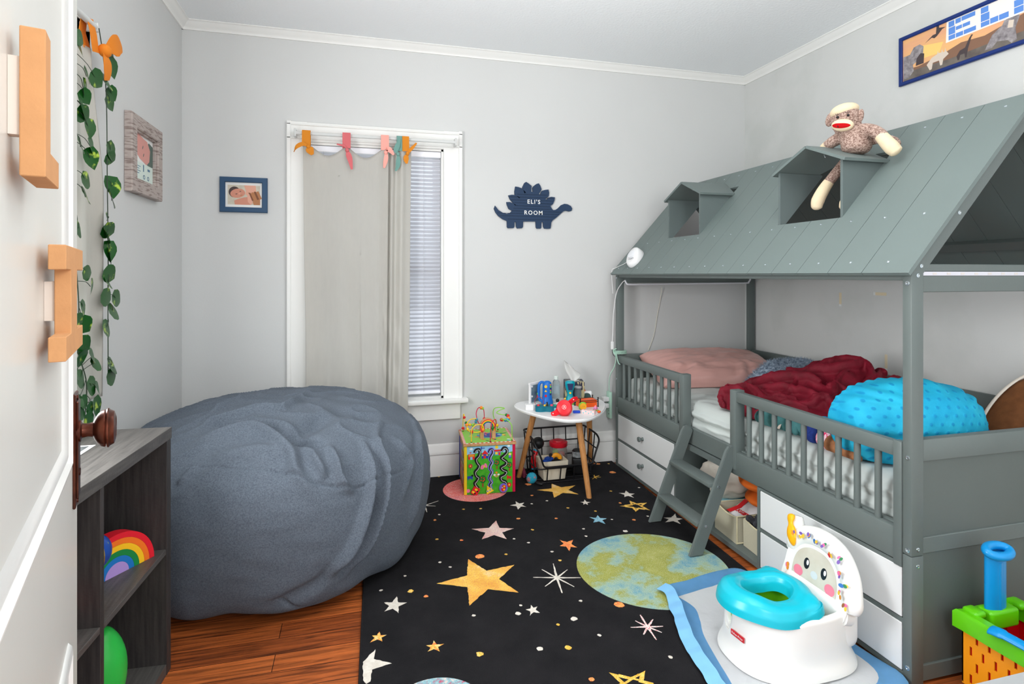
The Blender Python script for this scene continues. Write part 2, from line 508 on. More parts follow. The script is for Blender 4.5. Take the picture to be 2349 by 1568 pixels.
# cardboard letters on the door
m_kraft = mat('kraft_cardboard', (202, 148, 100), 0.85, vary=0.05, vscale=40, bump=0.1, bscale=150)
m_tape = mat('mounting_tape', (225, 215, 205), 0.7)
def letter(name, label, poly, n0, n1, d_at, z_at):
    c = DM @ Vector((d_at, n0, z_at))
    L = empty(name, c, label, 'letter')
    bm = NB()
    M = DM @ Matrix(((1, 0, 0, 0), (0, 0, 1, n0), (0, 1, 0, 0), (0, 0, 0, 1)))
    prism(bm, poly, M, n1 - n0); bmesh.ops.recalc_face_normals(bm, faces=bm.faces)
    bmesh.ops.bevel(bm, geom=list(bm.edges), offset=0.0008, segments=1, affect='EDGES')
    obj('body', bm, m_kraft, L)
    return L
L = letter('cardboard_letter', 'brown cardboard letter L stuck on the white door', [(-0.530, 1.308), (-0.443, 1.308), (-0.443, 1.335), (-0.500, 1.335), (-0.500, 1.441), (-0.530, 1.441)], 0.005, 0.0234, -0.49, 1.37)
bm = NB(); dbox(bm, -0.524, -0.51, -0.0038, 0.005, 1.345, 1.415); obj('mounting_strip', bm, m_tape, L)
L = letter('cardboard_letter', 'brown cardboard letter I stuck on the door near the knob', [(-0.375, 1.122), (-0.190, 1.122), (-0.190, 1.150), (-0.263, 1.150), (-0.263, 1.226), (-0.190, 1.226), (-0.190, 1.254), (-0.375, 1.254), (-0.375, 1.226), (-0.325, 1.226), (-0.325, 1.150), (-0.375, 1.150)], 0.0065, 0.0228, -0.29, 1.19)
bm = NB(); dbox(bm, -0.318, -0.29, -0.0038, 0.0065, 1.165, 1.212); obj('mounting_strip', bm, m_tape, L)
# ------------------------------------------------------------------ house bed
m_bed = mat('bed_grey_paint', (98, 107, 105), 0.42, vary=0.03, vscale=5, vstretch=(1, 0.3, 1), bump=0.05, bscale=90)
m_roof = mat('bed_grey_lit', (106, 118, 116), 0.5, vary=0.02, vscale=4)  # same paint as the bed, lightened to imitate light on the slopes
m_bedend = mat('bed_grey_shaded', (90, 98, 95), 0.5, vary=0.03, vscale=6, bump=0.05, bscale=150)  # same bed paint, darkened to imitate shade on end and back panels
m_drawer = mat('drawer_white', (222, 224, 224), 0.4)
m_screw = mat('zinc_screw', (190, 200, 205), 0.25, metal=0.9)
XB, BY0, BY1, BX1 = 1.576, 1.326, 3.347, 2.590
bed = empty('house_bed', (2.08, 2.33, 0), 'grey house-shaped child bed with plank roof, dormers and guard rails', 'bed')
def bpart(name, bm, m=m_bed, parent=bed, **k): return obj(name, bm, m, parent, **k)

# posts
for (x0, x1, y0, y1, zt) in ((XB, XB + 0.046, BY0, BY0 + 0.030, 1.232), (XB, XB + 0.046, BY1 - 0.030, BY1, 1.226), (BX1 - 0.046, BX1, BY0, BY0 + 0.03, 1.232), (BX1 - 0.046, BX1, BY1 - 0.03, BY1, 1.226)):
    bm = NB(); box(bm, x0, x1, y0, y1, 0, 0.384, 0.003, seg=2); box(bm, x0, x1, y0, y1, 0.3855, zt, 0.003, seg=2)
    bpart('post', bm)
# long side rail and centre ledge
bm = NB(); box(bm, 1.602, 1.622, BY0 + 0.03, BY1 - 0.03, 0.372, 0.456, 0.003); bpart('side_rail', bm)
bm = NB(); box(bm, BX1 - 0.035, BX1 - 0.015, BY0 + 0.03, BY1 - 0.03, 0.36, 0.456, 0.003); bpart('side_rail', bm)
bm = NB(); box(bm, 1.60, 2.56, BY0 + 0.03, BY1 - 0.03, 0.345, 0.372, 0); bpart('slat_base', bm)
# guard panels
def guard(y0, y1, postY, bal, stubY=None):
    """y0<y1 extents of the rails; postY=(a,b) of the thick end post"""
    g = bpart('guard_rail', (lambda b: (box(b, 1.578, 1.606, y0, y1, 0.667, 0.713, 0.004, seg=2), b)[1])(NB()))
    bm = NB(); box(bm, 1.576, 1.602, y0, y1, 0.355, 0.452, 0.004, seg=2); bpart('lower_rail', bm, parent=g)
    bm = NB(); box(bm, 1.572, 1.620, postY[0], postY[1], 0.373, 0.718, 0.004, seg=2); bpart('end_post', bm, parent=g)
    if stubY:
        bm = NB(); box(bm, 1.573, 1.600, stubY[0], stubY[1], 0.34, 0.718, 0.004, seg=2); bpart('end_post', bm, parent=g)
    for y in bal:
        bm = NB(); cyl(bm, (1.592, y, 0.448), (1.592, y, 0.672), 0.0105, n=14); bpart('baluster', bm, parent=g)
guard(2.56, BY1 - 0.030, (2.555, 2.592), (3.255, 3.181, 3.104, 3.028, 2.952, 2.875, 2.799, 2.721, 2.647))
guard(1.357, 2.165, (2.140, 2.180), (2.075, 1.999, 1.923, 1.845, 1.768, 1.688, 1.609, 1.532, 1.453), (1.357, 1.386))
# head and far rails
bm = NB(); box(bm, BX1 - 0.03, BX1 - 0.01, BY0 + 0.03, BY1 - 0.03, 0.650, 0.716, 0.003); bpart('back_rail', bm)
bm = NB(); box(bm, BX1 - 0.03, BX1 - 0.01, BY1 - 0.2, BY1 - 0.03, 0.456, 0.65, 0.0); bpart('back_panel', bm, m_bedend)
hb = bpart('headboard', (lambda b: (box(b, XB + 0.046, BX1 - 0.046, BY1 - 0.028, BY1 - 0.006, 0.650, 0.716, 0.003), b)[1])(NB()))
bm = NB(); box(bm, XB + 0.046, BX1 - 0.046, BY1 - 0.022, BY1 - 0.012, 0.02, 0.66); bpart('panel', bm, m_bedend, hb)
# footboard
fb = bpart('footboard', (lambda b: (box(b, XB + 0.046, BX1 - 0.046, BY0 + 0.001, BY0 + 0.030, 0.664, 0.729, 0.003, seg=2), b)[1])(NB()))
bm = NB(); box(bm, XB + 0.046, BX1 - 0.046, BY0 + 0.009, BY0 + 0.02, 0.03, 0.68); bpart('panel', bm, m_bedend, fb)
for z0, z1 in ((0.388, 0.436), (0.008, 0.056)):
    bm = NB(); box(bm, XB + 0.046, BX1 - 0.046, BY0 + 0.003, BY0 + 0.024, z0, z1, 0.002); bpart('cross_rail', bm, parent=fb)
# upper frame
bm = NB(); box(bm, XB + 0.006, XB + 0.03, BY0 + 0.03, BY1 - 0.03, 1.203, 1.243, 0.002); bpart('eave_beam', bm)
bm = NB(); box(bm, BX1 - 0.03, BX1 - 0.006, BY0 + 0.03, BY1 - 0.03, 1.203, 1.243, 0.002); bpart('eave_beam', bm)
for y0, y1 in ((BY0 + 0.002, BY0 + 0.028), (BY1 - 0.028, BY1 - 0.004)):
    bm = NB(); box(bm, XB + 0.046, BX1 - 0.046, y0, y1, 1.168, 1.217, 0.002); bpart('cross_beam', bm)
    bm = NB(); box(bm, XB + 0.046, BX1 - 0.046, y0 + 0.002, y1 - 0.002, 1.230, 1.252, 0.002); bpart('tie_beam', bm)

# roof: slope frame.  s = distance up the slope, t = thickness outward
RX, RZ, RIDX, RIDZ = 1.556, 1.218, 2.083, 1.797
sl = Vector((RIDX - RX, 0, RIDZ - RZ)); SL = sl.length; sl.normalize()
sn = Vector((-sl.z, 0, sl.x))
def RM(mirror=False):
    s, n, x0 = sl.copy(), sn.copy(), RX
    if mirror:
        s.x, n.x, x0 = -s.x, -n.x, 2 * RIDX - RX
    return Matrix(((s.x, 0, n.x, x0), (0, 1, 0, 0), (s.z, 0, n.z, RZ), (0, 0, 0, 1)))
ML, MR_ = RM(), RM(True)
def S_of_x(x): return (x - RX) / sl.x
D1 = (1.738, 2.078); D2 = (2.660, 2.986)       # dormer openings in y
SX0 = S_of_x(1.745); SX1 = S_of_x(1.985)
seams = [1.337, 1.474, 1.611, 1.754, 1.889, 2.032, 2.168, 2.312, 2.438, 2.574, 2.703, 2.848, 2.963, 3.091, 3.225, 3.348]
seams[0] = 1.312; seams[-1] = 3.362
for side, M in (('l', ML), ('r', MR_)):
    for i in range(len(seams) - 1):
        y0, y1 = seams[i] + 0.0009, seams[i + 1] - 0.0009
        cuts = [y0, y1]
        if side == 'l':
            for d in D1 + D2:
                if y0 < d < y1: cuts.append(d)
        cuts.sort()
        for a, b in zip(cuts[:-1], cuts[1:]):
            mid = 0.5 * (a + b)
            inside = side == 'l' and any(d[0] < mid < d[1] for d in (D1, D2))
            spans = [(0, SX0), (SX1, SL)] if inside else [(0, SL)]
            for s0, s1 in spans:
                bm = NB(); box(bm, s0, s1, a, b, 0.0, 0.012, 0.0, 0, M); bpart('roof_plank', bm, m_roof, smooth=0)
bm = NB(); box(bm, RIDX - 0.014, RIDX + 0.014, BY0 + 0.002, BY1 - 0.004, RIDZ - 0.075, RIDZ - 0.004, 0.002); bpart('ridge_beam', bm)
# gable rafters and purlins
for y0, y1 in ((BY0 + 0.001, BY0 + 0.031), (BY1 - 0.033, BY1 - 0.003)):
    for M in (ML, MR_):
        bm = NB(); box(bm, 0.022, SL - 0.001, y0, y1, -0.046, -0.0005, 0.002, 0, M); bpart('rafter', bm)
for M in (ML, MR_):
    for s in (0.175, SL - 0.07):
        bm = NB(); box(bm, s - 0.02, s + 0.02, BY0 + 0.032, BY1 - 0.034, -0.022, -0.0005, 0.001, 0, M)
        bpart('purlin', bm)
# screws on the planks (photo shows three rows) and bolts on the posts
me_s = None
def screw(p, n, r=0.0050):
    bm = NB(); lathe(bm, [(r, 0), (r * 0.95, 0.0012), (r * 0.5, 0.0018), (r * 0.35, 0.0010), (0, 0.0010)], axisM(p, n), 12)
    bpart('screw', bm, m_screw)
rowsy = [3.309, 3.181, 3.053, 2.916, 2.781, 2.647, 2.507, 2.375, 2.236, 2.096, 1.958, 1.821, 1.682, 1.545, 1.405]
for y in rowsy: screw(ML @ Vector((S_of_x(1.587), y, 0.012)), sn)
for y in [3.19, 3.05, 2.905, 2.771, 2.645, 2.503, 2.372, 2.232, 2.09, 1.954, 1.819, 1.679, 1.542, 1.402]: screw(ML @ Vector((S_of_x(1.726), y, 0.012)), sn)
for y in [3.14, 3.012, 2.881, 2.749, 2.612, 2.48, 2.35, 2.22, 1.803, 1.665, 1.529, 1.389]: screw(ML @ Vector((S_of_x(2.052), y, 0.012)), sn)
for z in (1.195, 0.675, 0.40, 0.05): screw((XB, BY0 + 0.013, z), (-1, 0, 0), 0.0075)
for z in (1.20, 0.56, 0.05): screw((XB, BY1 - 0.012, z), (-1, 0, 0), 0.006)
for z in (1.218, 0.405, 0.355): screw((XB + 0.024, BY0, z), (0, -1, 0), 0.0065)
for s in (0.06, 0.28): screw(ML @ Vector((s, BY0 + 0.001, -0.024)), (0, -1, 0), 0.0065)
# dormers
m_dorm = mat('dormer_grey_paint', (96, 107, 106), 0.45)
for (y0, y1) in (D1, D2):
    yc = 0.5 * (y0 + y1); xf = 1.740; zb, zw, zp = 1.412, 1.655, 1.726
    d = None
    t = 0.012
    def side_wall(ya, yb):
        # vertical side wall: front edge at xf, bottom runs along the roof, top horizontal under the dormer roof
        def zroof(x): return RZ + (x - RX) * (sl.z / sl.x) + 0.012 / sl.x
        xe = RX + (zw - RZ - 0.012 / sl.x) * sl.x / sl.z
        bm = NB()
        poly = [(xf, zroof(xf) - 0.03), (xf, zw), (xe + 0.02, zw), (xe + 0.02, zroof(xe + 0.02) - 0.03)]
        M = Matrix(((1, 0, 0, 0), (0, 0, 1, ya), (0, 1, 0, 0), (0, 0, 0, 1)))
        prism(bm, poly, M, yb - ya); bmesh.ops.recalc_face_normals(bm, faces=bm.faces)
        return bm
    d = bpart('dormer', side_wall(y0, y0 + t), m_dorm, smooth=0)
    bpart('side_wall', side_wall(y1 - t, y1), m_dorm, d, smooth=0)
    for sg in (-1, 1):
        bm = NB()
        e = Vector((0, sg * (0.5 * (y1 - y0) + 0.020), zw - 0.012 - zp)); n = Vector((0, sg * -e.z, abs(e.y))); n = Vector((0, -e.z * sg, e.y * sg)).normalized()
        if n.z < 0: n = -n
        xr = RX + (zp - RZ) * sl.x / sl.z - 0.01
        xe = RX + (zw - 0.012 - RZ) * sl.x / sl.z - 0.01
        A = [Vector((xf - 0.014, yc, zp)), Vector((xf - 0.014, yc, zp)) + e, Vector((xe, yc, zp)) + e, Vector((xr, yc, zp))]
        lo = [bm.verts.new(p) for p in A]; hi = [bm.verts.new(p + n * 0.011) for p in A]
        bm.faces.new(lo); bm.faces.new(hi)
        for i in range(4): bm.faces.new((lo[i], lo[(i + 1) % 4], hi[(i + 1) % 4], hi[i]))
        bmesh.ops.recalc_face_normals(bm, faces=bm.faces)
        bpart('dormer_roof', bm, m_roof, d, smooth=0)
    bm = NB(); cyl(bm, (xf + 0.02, yc - 0.06, zp - 0.036), (xf + 0.02, yc - 0.066, zp - 0.048), 0.0022, n=8); bpart('screw', bm, m_screw, d)

# carcass under the bed: dividers, bottom board, drawers
for y in (2.640, 2.000):
    bm = NB(); box(bm, 1.578, 2.45, y - 0.008, y + 0.008, 0.012, 0.350, 0.001); bpart('divider', bm)
for y0, y1 in ((2.648, BY1 - 0.03), (BY0 + 0.03, 1.992)):
    bm = NB(); box(bm, 1.579, 1.595, y0, y1, 0.340, 0.352); box(bm, 1.579, 1.595, y0, y1, 0.174, 0.188); box(bm, 1.579, 1.60, y0, y1, 0.012, 0.028); bpart('drawer_frame', bm)
bm = NB(); box(bm, 1.580, 2.45, 2.008, 2.632, 0.014, 0.034, 0.001); bpart('cubby_floor', bm)
bm = NB(); box(bm, 2.44, 2.45, 2.008, 2.632, 0.03, 0.345); bpart('cubby_back', bm, m_bedend)
bm = NB(); box(bm, 1.590, 1.604, 2.008, 2.632, 0.345, 0.372); bpart('cubby_rail', bm)
for (y0, y1), knobs in (((2.652, BY1 - 0.034), True), ((BY0 + 0.034, 1.988), False)):
    for z0, z1 in ((0.190, 0.340), (0.030, 0.173)):
        bm = NB(); box(bm, 1.577, 1.592, y0, y1, z0, z1, 0.002); box(bm, 1.592, 2.2, y0 + 0.02, y1 - 0.02, z0 + 0.01, z1 - 0.02)
        d = bpart('drawer', bm, m_drawer)
        if knobs:
            zc = 0.274 if z0 > 0.1 else 0.119
            bm = NB(); lathe(bm, [(0, 0), (0.011, 0), (0.010, 0.004), (0.0065, 0.008), (0.0065, 0.014), (0.013, 0.020), (0.0155, 0.026), (0.0135, 0.031), (0, 0.033)], axisM((1.577, 2.985, zc), (-1, 0, 0)), 20)
            bpart('knob', bm, m_bed, d, smooth=50)
# ladder (bolted on the bed)
lad = None
def stile(yc):
    bm = NB()
    a, b = Vector((1.570, yc, 0.470)), Vector((1.393, yc, 0.016))
    poly = [(1.362, 0.0165), (1.424, 0.0165), (1.600, 0.447), (1.588, 0.466), (1.572, 0.474), (1.555, 0.470), (1.541, 0.452)]
    M = Matrix(((1, 0, 0, 0), (0, 0, 1, yc - 0.010), (0, 1, 0, 0), (0, 0, 0, 1)))
    prism(bm, poly, M, 0.020); bmesh.ops.recalc_face_normals(bm, faces=bm.faces)
    bmesh.ops.bevel(bm, geom=[e for e in bm.edges if abs(e.verts[0].co.y - e.verts[1].co.y) < 1e-6], offset=0.003, segments=2, affect='EDGES')
    return bm
lad = bpart('ladder', stile(2.517), smooth=30)
bpart('stile', stile(2.166), parent=lad, smooth=30)
for zt, xm in ((0.312, 1.500), (0.150, 1.437)):
    bm = NB(); box(bm, xm - 0.034, xm + 0.036, 2.176, 2.507, zt - 0.018, zt, 0.003, seg=2); bpart('step', bm, parent=lad)
    for y, n in ((2.156, -1),):
        bm = NB(); lathe(bm, [(0.0065, 0), (0.006, 0.0015), (0.0025, 0.002), (0, 0.001)], axisM((xm, y, zt - 0.010), (0, n, 0)), 12); bpart('bolt', bm, m_screw, lad)
# ------------------------------------------------------------------ mattress and bedding
m_sheet = mat('sheet_pale_grey', (196, 203, 200), 0.6, sheen=0.2, vary=0.02, vscale=8)
def superbox(bm, x0, x1, y0, y1, z0, z1, ex=8.0, ez=3.0, nu=160, nv=36, disp=None):
    cx, cy, cz = (x0 + x1) / 2, (y0 + y1) / 2, (z0 + z1) / 2
    a, b, c = (x1 - x0) / 2, (y1 - y0) / 2, (z1 - z0) / 2
    sp = lambda w, m: math.copysign(abs(w) ** m, w)
    def f(u, v):
        th, ph = 2 * PI * u, -PI / 2 + PI * v
        p = Vector((cx + a * sp(cos(ph), 2 / ez) * sp(cos(th), 2 / ex), cy + b * sp(cos(ph), 2 / ez) * sp(sin(th), 2 / ex), cz + c * sp(sin(ph), 2 / ez)))
        return disp(p, u, v) if disp else p
    vs, fs = grid(bm, f, nu, nv, wrapu=True)
    bmesh.ops.remove_doubles(bm, verts=bm.verts, dist=1e-5)
    return vs
# mattress: dense box with sheet wrinkles on the sides
bm = NB()
MX0, MX1, MY0, MY1, MZ0, MZ1 = 1.642, 2.535, 1.375, 3.290, 0.374, 0.575
def mface(o, du, dv, nu, nv, outw, side):
    def f(u, v):
        p = o + du * u + dv * v
        if side:
            e = min(1, min(u, 1 - u) * 12) * smooth01(min(v * 5, (1 - v) * 8))
            L = p.y if abs(du.y) > 0 else p.x
            w = 0.010 * sin(v * 19 + 1.6 * nz(L, v, 0, 5)) * (0.6 + 0.6 * nz(L, v * 2, 3, 4))
            w += 0.009 * nz(L, v, 7, 16)
            g = math.exp(-((p.y - 2.36) / 0.17) ** 2) if outw.x < 0 else 0
            w += 0.004 + g * (0.020 * math.exp(-((v - 0.62) / 0.4) ** 2) + 0.006 * sin(v * 26 + 8 * (p.y - 2.3)))
            return p + outw * (w * e)
        g = math.exp(-(((p.x - 1.70) / 0.14) ** 2 + ((p.y - 2.42) / 0.22) ** 2))
        w = 0.004 * nz(p.x, p.y, 0, 9) + 0.006 * abs(nz(p.x * 0.7 + p.y, p.y, 2, 11)) + g * 0.006 * sin(60 * (p.x + 0.6 * p.y) + 5 * nz(p.x, p.y, 1, 8))
        return p + Vector((0, 0, 1)) * (w * min(1, min(u, 1 - u, v, 1 - v) * 14) )
    return grid(bm, f, nu, nv)
lx, ly, lz = Vector((MX1 - MX0, 0, 0)), Vector((0, MY1 - MY0, 0)), Vector((0, 0, MZ1 - MZ0))
o = Vector((MX0, MY0, MZ0))
mface(o + lz, lx, ly, 70, 150, Vector((0, 0, 1)), False)
mface(o + ly, -ly, lz, 200, 34, Vector((-1, 0, 0)), True)
mface(o, lx, lz, 80, 34, Vector((0, -1, 0)), True)
mface(o + lx, ly, lz, 60, 34, Vector((1, 0, 0)), True)
mface(o + lx + ly, -lx, lz, 80, 34, Vector((0, 1, 0)), True)
mface(o + ly, lx, -ly, 4, 4, Vector((0, 0, -1)), False)
bmesh.ops.remove_doubles(bm, verts=bm.verts, dist=0.012 if False else 0.0005)
# round the top edge
for v in bm.verts:
    q = v.co
    dz = MZ1 - q.z
    for ax, lo, hi in ((0, MX0, MX1), (1, MY0, MY1)):
        for lim, sg in ((lo, 1), (hi, -1)):
            d = (q[ax] - lim) * sg
            if dz < 0.045 and d < 0.045:
                u_, w_ = max(0, 0.045 - d), max(0, 0.045 - dz)
                L = math.hypot(u_, w_)
                if L > 0.045:
                    k = 0.045 / L
                    q[ax] = lim + sg * (0.045 - u_ * k); q.z = MZ1 - (0.045 - w_ * k)
bmesh.ops.recalc_face_normals(bm, faces=bm.faces)
mt = empty('mattress', (2.09, 2.33, 0.374), 'mattress in a wrinkled pale grey fitted sheet on the house bed', 'mattress')
obj('fitted_sheet', bm, m_sheet, mt, smooth=80)

# satin pillow
m_satin = mat('pink_satin', (208, 160, 152), 0.26, sheen=0.2, spec=0.6, vary=0.03, vscale=10)
bm = NB()
def pill(u, v, sg):
    u = 0.5 - 0.5 * cos(PI * u); v = 0.5 - 0.5 * cos(PI * v)
    x, y = 2 * u - 1, 2 * v - 1
    e = (max(0, 1 - abs(x) ** 3.2) * max(0, 1 - abs(y) ** 3.2)) ** 0.42
    h = 0.088 * e
    r = math.hypot(x, y)
    h += e * (0.006 * nz(x * 2, y * 2, sg, 1.6) + 0.010 * abs(nz(x, y * 2.2, 4, 2.3)) * (1 - 0.3 * e) + 0.017 * sin(17 * x * (1 + 0.4 * y) + 6 * nz(x, y, 2, 2)) * max(0, -y) ** 1.5 + 0.005 * (1 - abs(nz(x * 1.2 + y, y * 2 - x, 9, 2.6))) ** 4)
    px = x * 0.375 * (1 - 0.05 * (1 - abs(x)) * y * y); py = y * 0.225 * (1 - 0.06 * (1 - x * x) * 0)
    return Vector((px, py, sg * h))
for sg in (1, -1):
    grid(bm, lambda u, v: pill(u, v, sg), 110, 80)
bmesh.ops.remove_doubles(bm, verts=bm.verts, dist=0.0008); bmesh.ops.recalc_face_normals(bm, faces=bm.faces)
bmesh.ops.transform(bm, matrix=T(2.06, 3.035, 0.648) @ R(-9, 'Z') @ R(14, 'X'), verts=bm.verts)
for v in bm.verts: v.co.z = max(v.co.z, 0.5815)
p = empty('pillow', (2.06, 3.03, 0.58), 'pink satin pillow at the head of the bed', 'pillow')
obj('pillowcase', bm, m_satin, p, smooth=80)

# heap: height field over a base with ridges (folds) given as polylines
def seg_d(p, a, b):
    ab = b - a; t = max(0, min(1, (p - a).dot(ab) / max(ab.length_squared, 1e-9)))
    return (p - (a + ab * t)).length, t
def heap(bm, outline, base, bumps, folds, n, seed, amp=0.012, thick=0.02, wig=0.02):
    """outline: closed polygon xy; bumps: (x,y,rx,ry,h); folds: (pts, width, height)"""
    xs = [p[0] for p in outline]; ys = [p[1] for p in outline]
    x0, x1, y0, y1 = min(xs), max(xs), min(ys), max(ys)
    P = [Vector((a, b)) for a, b in outline]
    def inside(q):
        c = False; j = len(P) - 1
        for i in range(len(P)):
            if (P[i].y > q.y) != (P[j].y > q.y) and q.x < (P[j].x - P[i].x) * (q.y - P[i].y) / (P[j].y - P[i].y) + P[i].x: c = not c
            j = i
        return c
    def edge(q): return min(seg_d(q, P[i], P[(i + 1) % len(P)])[0] for i in range(len(P)))
    F = [([Vector(p) for p in pts], w, h) for pts, w, h in folds]
    H = {}
    nx = int((x1 - x0) / n) + 2; ny = int((y1 - y0) / n) + 2
    for i in range(nx):
        for j in range(ny):
            q = Vector((x0 + i * n, y0 + j * n))
            wq = q + Vector((nz(q.x, q.y, seed, 5), nz(q.x, q.y, seed + 9, 5))) * wig
            if not inside(q): continue
            e = edge(q)
            z = 0
            for bx, by, rx, ry, h in bumps:
                z += h * math.exp(-(((wq.x - bx) / rx) ** 2 + ((wq.y - by) / ry) ** 2))
            rid = 1 - abs(nz(wq.x, wq.y * 1.3, seed + 3, 7))
            z += amp * (rid ** 3) + amp * 0.6 * nz(q.x, q.y, seed + 5, 14)
            for pts, w, h in F:
                d = min(seg_d(wq, pts[k], pts[k + 1])[0] for k in range(len(pts) - 1))
                z += h * math.exp(-(d / w) ** 2)
            rim = math.sqrt(max(0.0, min(1.0, 1 - (1 - min(e / thick, 1)) ** 2)))
            H[(i, j)] = (q, base + 0.003 + (0.018 + z) * rim)
    V = {k: bm.verts.new((q.x, q.y, z)) for k, (q, z) in H.items()}
    for (i, j) in H:
        k = [(i, j), (i + 1, j), (i + 1, j + 1), (i, j + 1)]
        if all(a in V for a in k): bm.faces.new([V[a] for a in k])
    for v in [v for v in bm.verts if not v.link_faces]: bm.verts.remove(v)
    # skirt down to the base
    be = [e for e in bm.edges if len(e.link_faces) == 1]
    r = bmesh.ops.extrude_edge_only(bm, edges=be)
    for v in [g for g in r['geom'] if isinstance(g, bmesh.types.BMVert)]: v.co.z = base + 0.001
    bmesh.ops.smooth_vert(bm, verts=bm.verts, factor=0.5, use_axis_x=True, use_axis_y=True, use_axis_z=True)
    bmesh.ops.recalc_face_normals(bm, faces=bm.faces)
m_maroon = mat('maroon_velvet', (96, 5, 24), 0.7, rgb2=(130, 12, 38), vscale=14, sheen=0.35, bump=0.25, bscale=260)
bm = NB()
out = [(1.725, 2.02), (1.660, 2.20), (1.675, 2.40), (1.74, 2.52), (1.84, 2.545), (1.95, 2.52), (2.10, 2.50), (2.22, 2.45), (2.34, 2.36), (2.44, 2.20), (2.49, 2.02), (2.44, 1.90), (2.25, 1.86), (2.05, 1.80), (1.90, 1.82), (1.82, 1.86), (1.775, 1.93)]
bumps = [(2.22, 2.20, 0.14, 0.15, 0.160), (1.98, 2.34, 0.13, 0.15, 0.100), (2.08, 2.12, 0.22, 0.22, 0.06), (1.76, 2.36, 0.07, 0.12, 0.055), (1.88, 2.08, 0.15, 0.16, 0.035), (2.36, 2.04, 0.09, 0.09, 0.07)]
folds = [([(2.02, 2.36), (2.14, 2.30), (2.26, 2.30), (2.33, 2.20), (2.32, 2.08)], 0.026, 0.045), ([(2.10, 2.24), (2.20, 2.24), (2.27, 2.17), (2.24, 2.08), (2.10, 2.02)], 0.020, 0.042),
         ([(2.40, 2.06), (2.26, 2.02), (2.10, 1.95), (1.98, 1.86)], 0.024, 0.050), ([(2.36, 2.14), (2.24, 2.05), (2.10, 2.00), (1.96, 1.94)], 0.017, 0.035),
         ([(1.90, 2.47), (1.92, 2.36), (1.98, 2.24), (2.02, 2.14)], 0.022, 0.036), ([(1.82, 2.40), (1.88, 2.28), (1.92, 2.18), (1.93, 2.06)], 0.018, 0.030),
         ([(1.70, 2.44), (1.72, 2.32), (1.70, 2.24), (1.72, 2.14)], 0.022, 0.028), ([(1.76, 2.47), (1.80, 2.34), (1.78, 2.22), (1.80, 2.1), (1.82, 2.0)], 0.016, 0.026),
         ([(1.90, 2.0), (2.0, 2.04), (2.06, 2.10), (2.14, 2.12)], 0.016, 0.034), ([(1.86, 1.9), (1.92, 1.98), (1.9, 2.06)], 0.018, 0.030), ([(2.30, 2.30), (2.38, 2.18), (2.42, 2.06)], 0.02, 0.03)]
heap(bm, out, 0.578, bumps, [(p, w, h * 0.55) for p, w, h in folds], 0.0085, 3, amp=0.016, thick=0.035)
from mathutils.kdtree import KDTree
kd = KDTree(len(bm.verts))
for i, v in enumerate(bm.verts): kd.insert((v.co.x, v.co.y, 0), i)
kd.balance(); bm.verts.ensure_lookup_table()
def hz(x, y): return max(bm.verts[i].co.z for _, i, d in kd.find_n((x, y, 0), 4))
rolls = []
for p, w, h in folds: rolls.append((p, w * 0.95))
rolls += [([(2.06, 2.30), (2.10, 2.20), (2.20, 2.14), (2.30, 2.16)], 0.022), ([(2.00, 2.44), (2.12, 2.42), (2.24, 2.36)], 0.020), ([(1.84, 2.48), (1.96, 2.44), (2.06, 2.38)], 0.024),
          ([(1.76, 2.10), (1.82, 2.06), (1.88, 2.02), (1.94, 2.02)], 0.016), ([(1.72, 2.26), (1.80, 2.22), (1.90, 2.20), (1.98, 2.24)], 0.015), ([(1.95, 1.90), (2.06, 1.92), (2.18, 1.94), (2.30, 1.96)], 0.018), ([(1.66, 2.34), (1.70, 2.42), (1.78, 2.46)], 0.016),
          ([(2.04, 2.12), (2.08, 2.04), (2.06, 1.96)], 0.014), ([(1.84, 2.34), (1.82, 2.26), (1.86, 2.16), (1.84, 2.08)], 0.013), ([(2.12, 2.30), (2.16, 2.24), (2.24, 2.24), (2.28, 2.27)], 0.016)]
tubes = []
for p, r_ in rolls:
    q = bez([(x, y, 0) for x, y in p], 7); n_ = len(q)
    q = [Vector((v.x + 0.006 * nz(v.x, v.y, 3, 20), v.y + 0.006 * nz(v.y, v.x, 5, 20), hz(v.x, v.y) + r_ * 0.18 + 0.004 * nz(v.x, v.y, 1, 18))) for v in q]
    tubes.append((q, [r_ * 1.1 * (0.45 + 0.55 * sin(PI * min(1, max(0, (i + 0.6) / n_))) ** 0.6) for i in range(n_)]))
for q, rr in tubes: tube(bm, q, rr, 12, flat=(0.8, 1.25), up=(0, 0, 1))
for e in [e for e in bm.edges if len(e.link_faces) == 1]: pass
be = [e for e in bm.edges if e.is_boundary]
if be: bmesh.ops.holes_fill(bm, edges=be, sides=0)
bm = remesh(bm, 0.0045, 1)
for v in bm.verts:
    v.co += Vector((0, 0, 1)) * 0.003 * nz(v.co.x, v.co.y, v.co.z, 40)
    v.co.z = max(v.co.z, 0.579); v.co.x = max(v.co.x, 1.632)
b = empty('throw_blanket', (2.05, 2.2, 0.578), 'crumpled maroon velvet blanket heaped in the middle of the bed', 'blanket')
obj('fabric', bm, m_maroon, b, smooth=80)

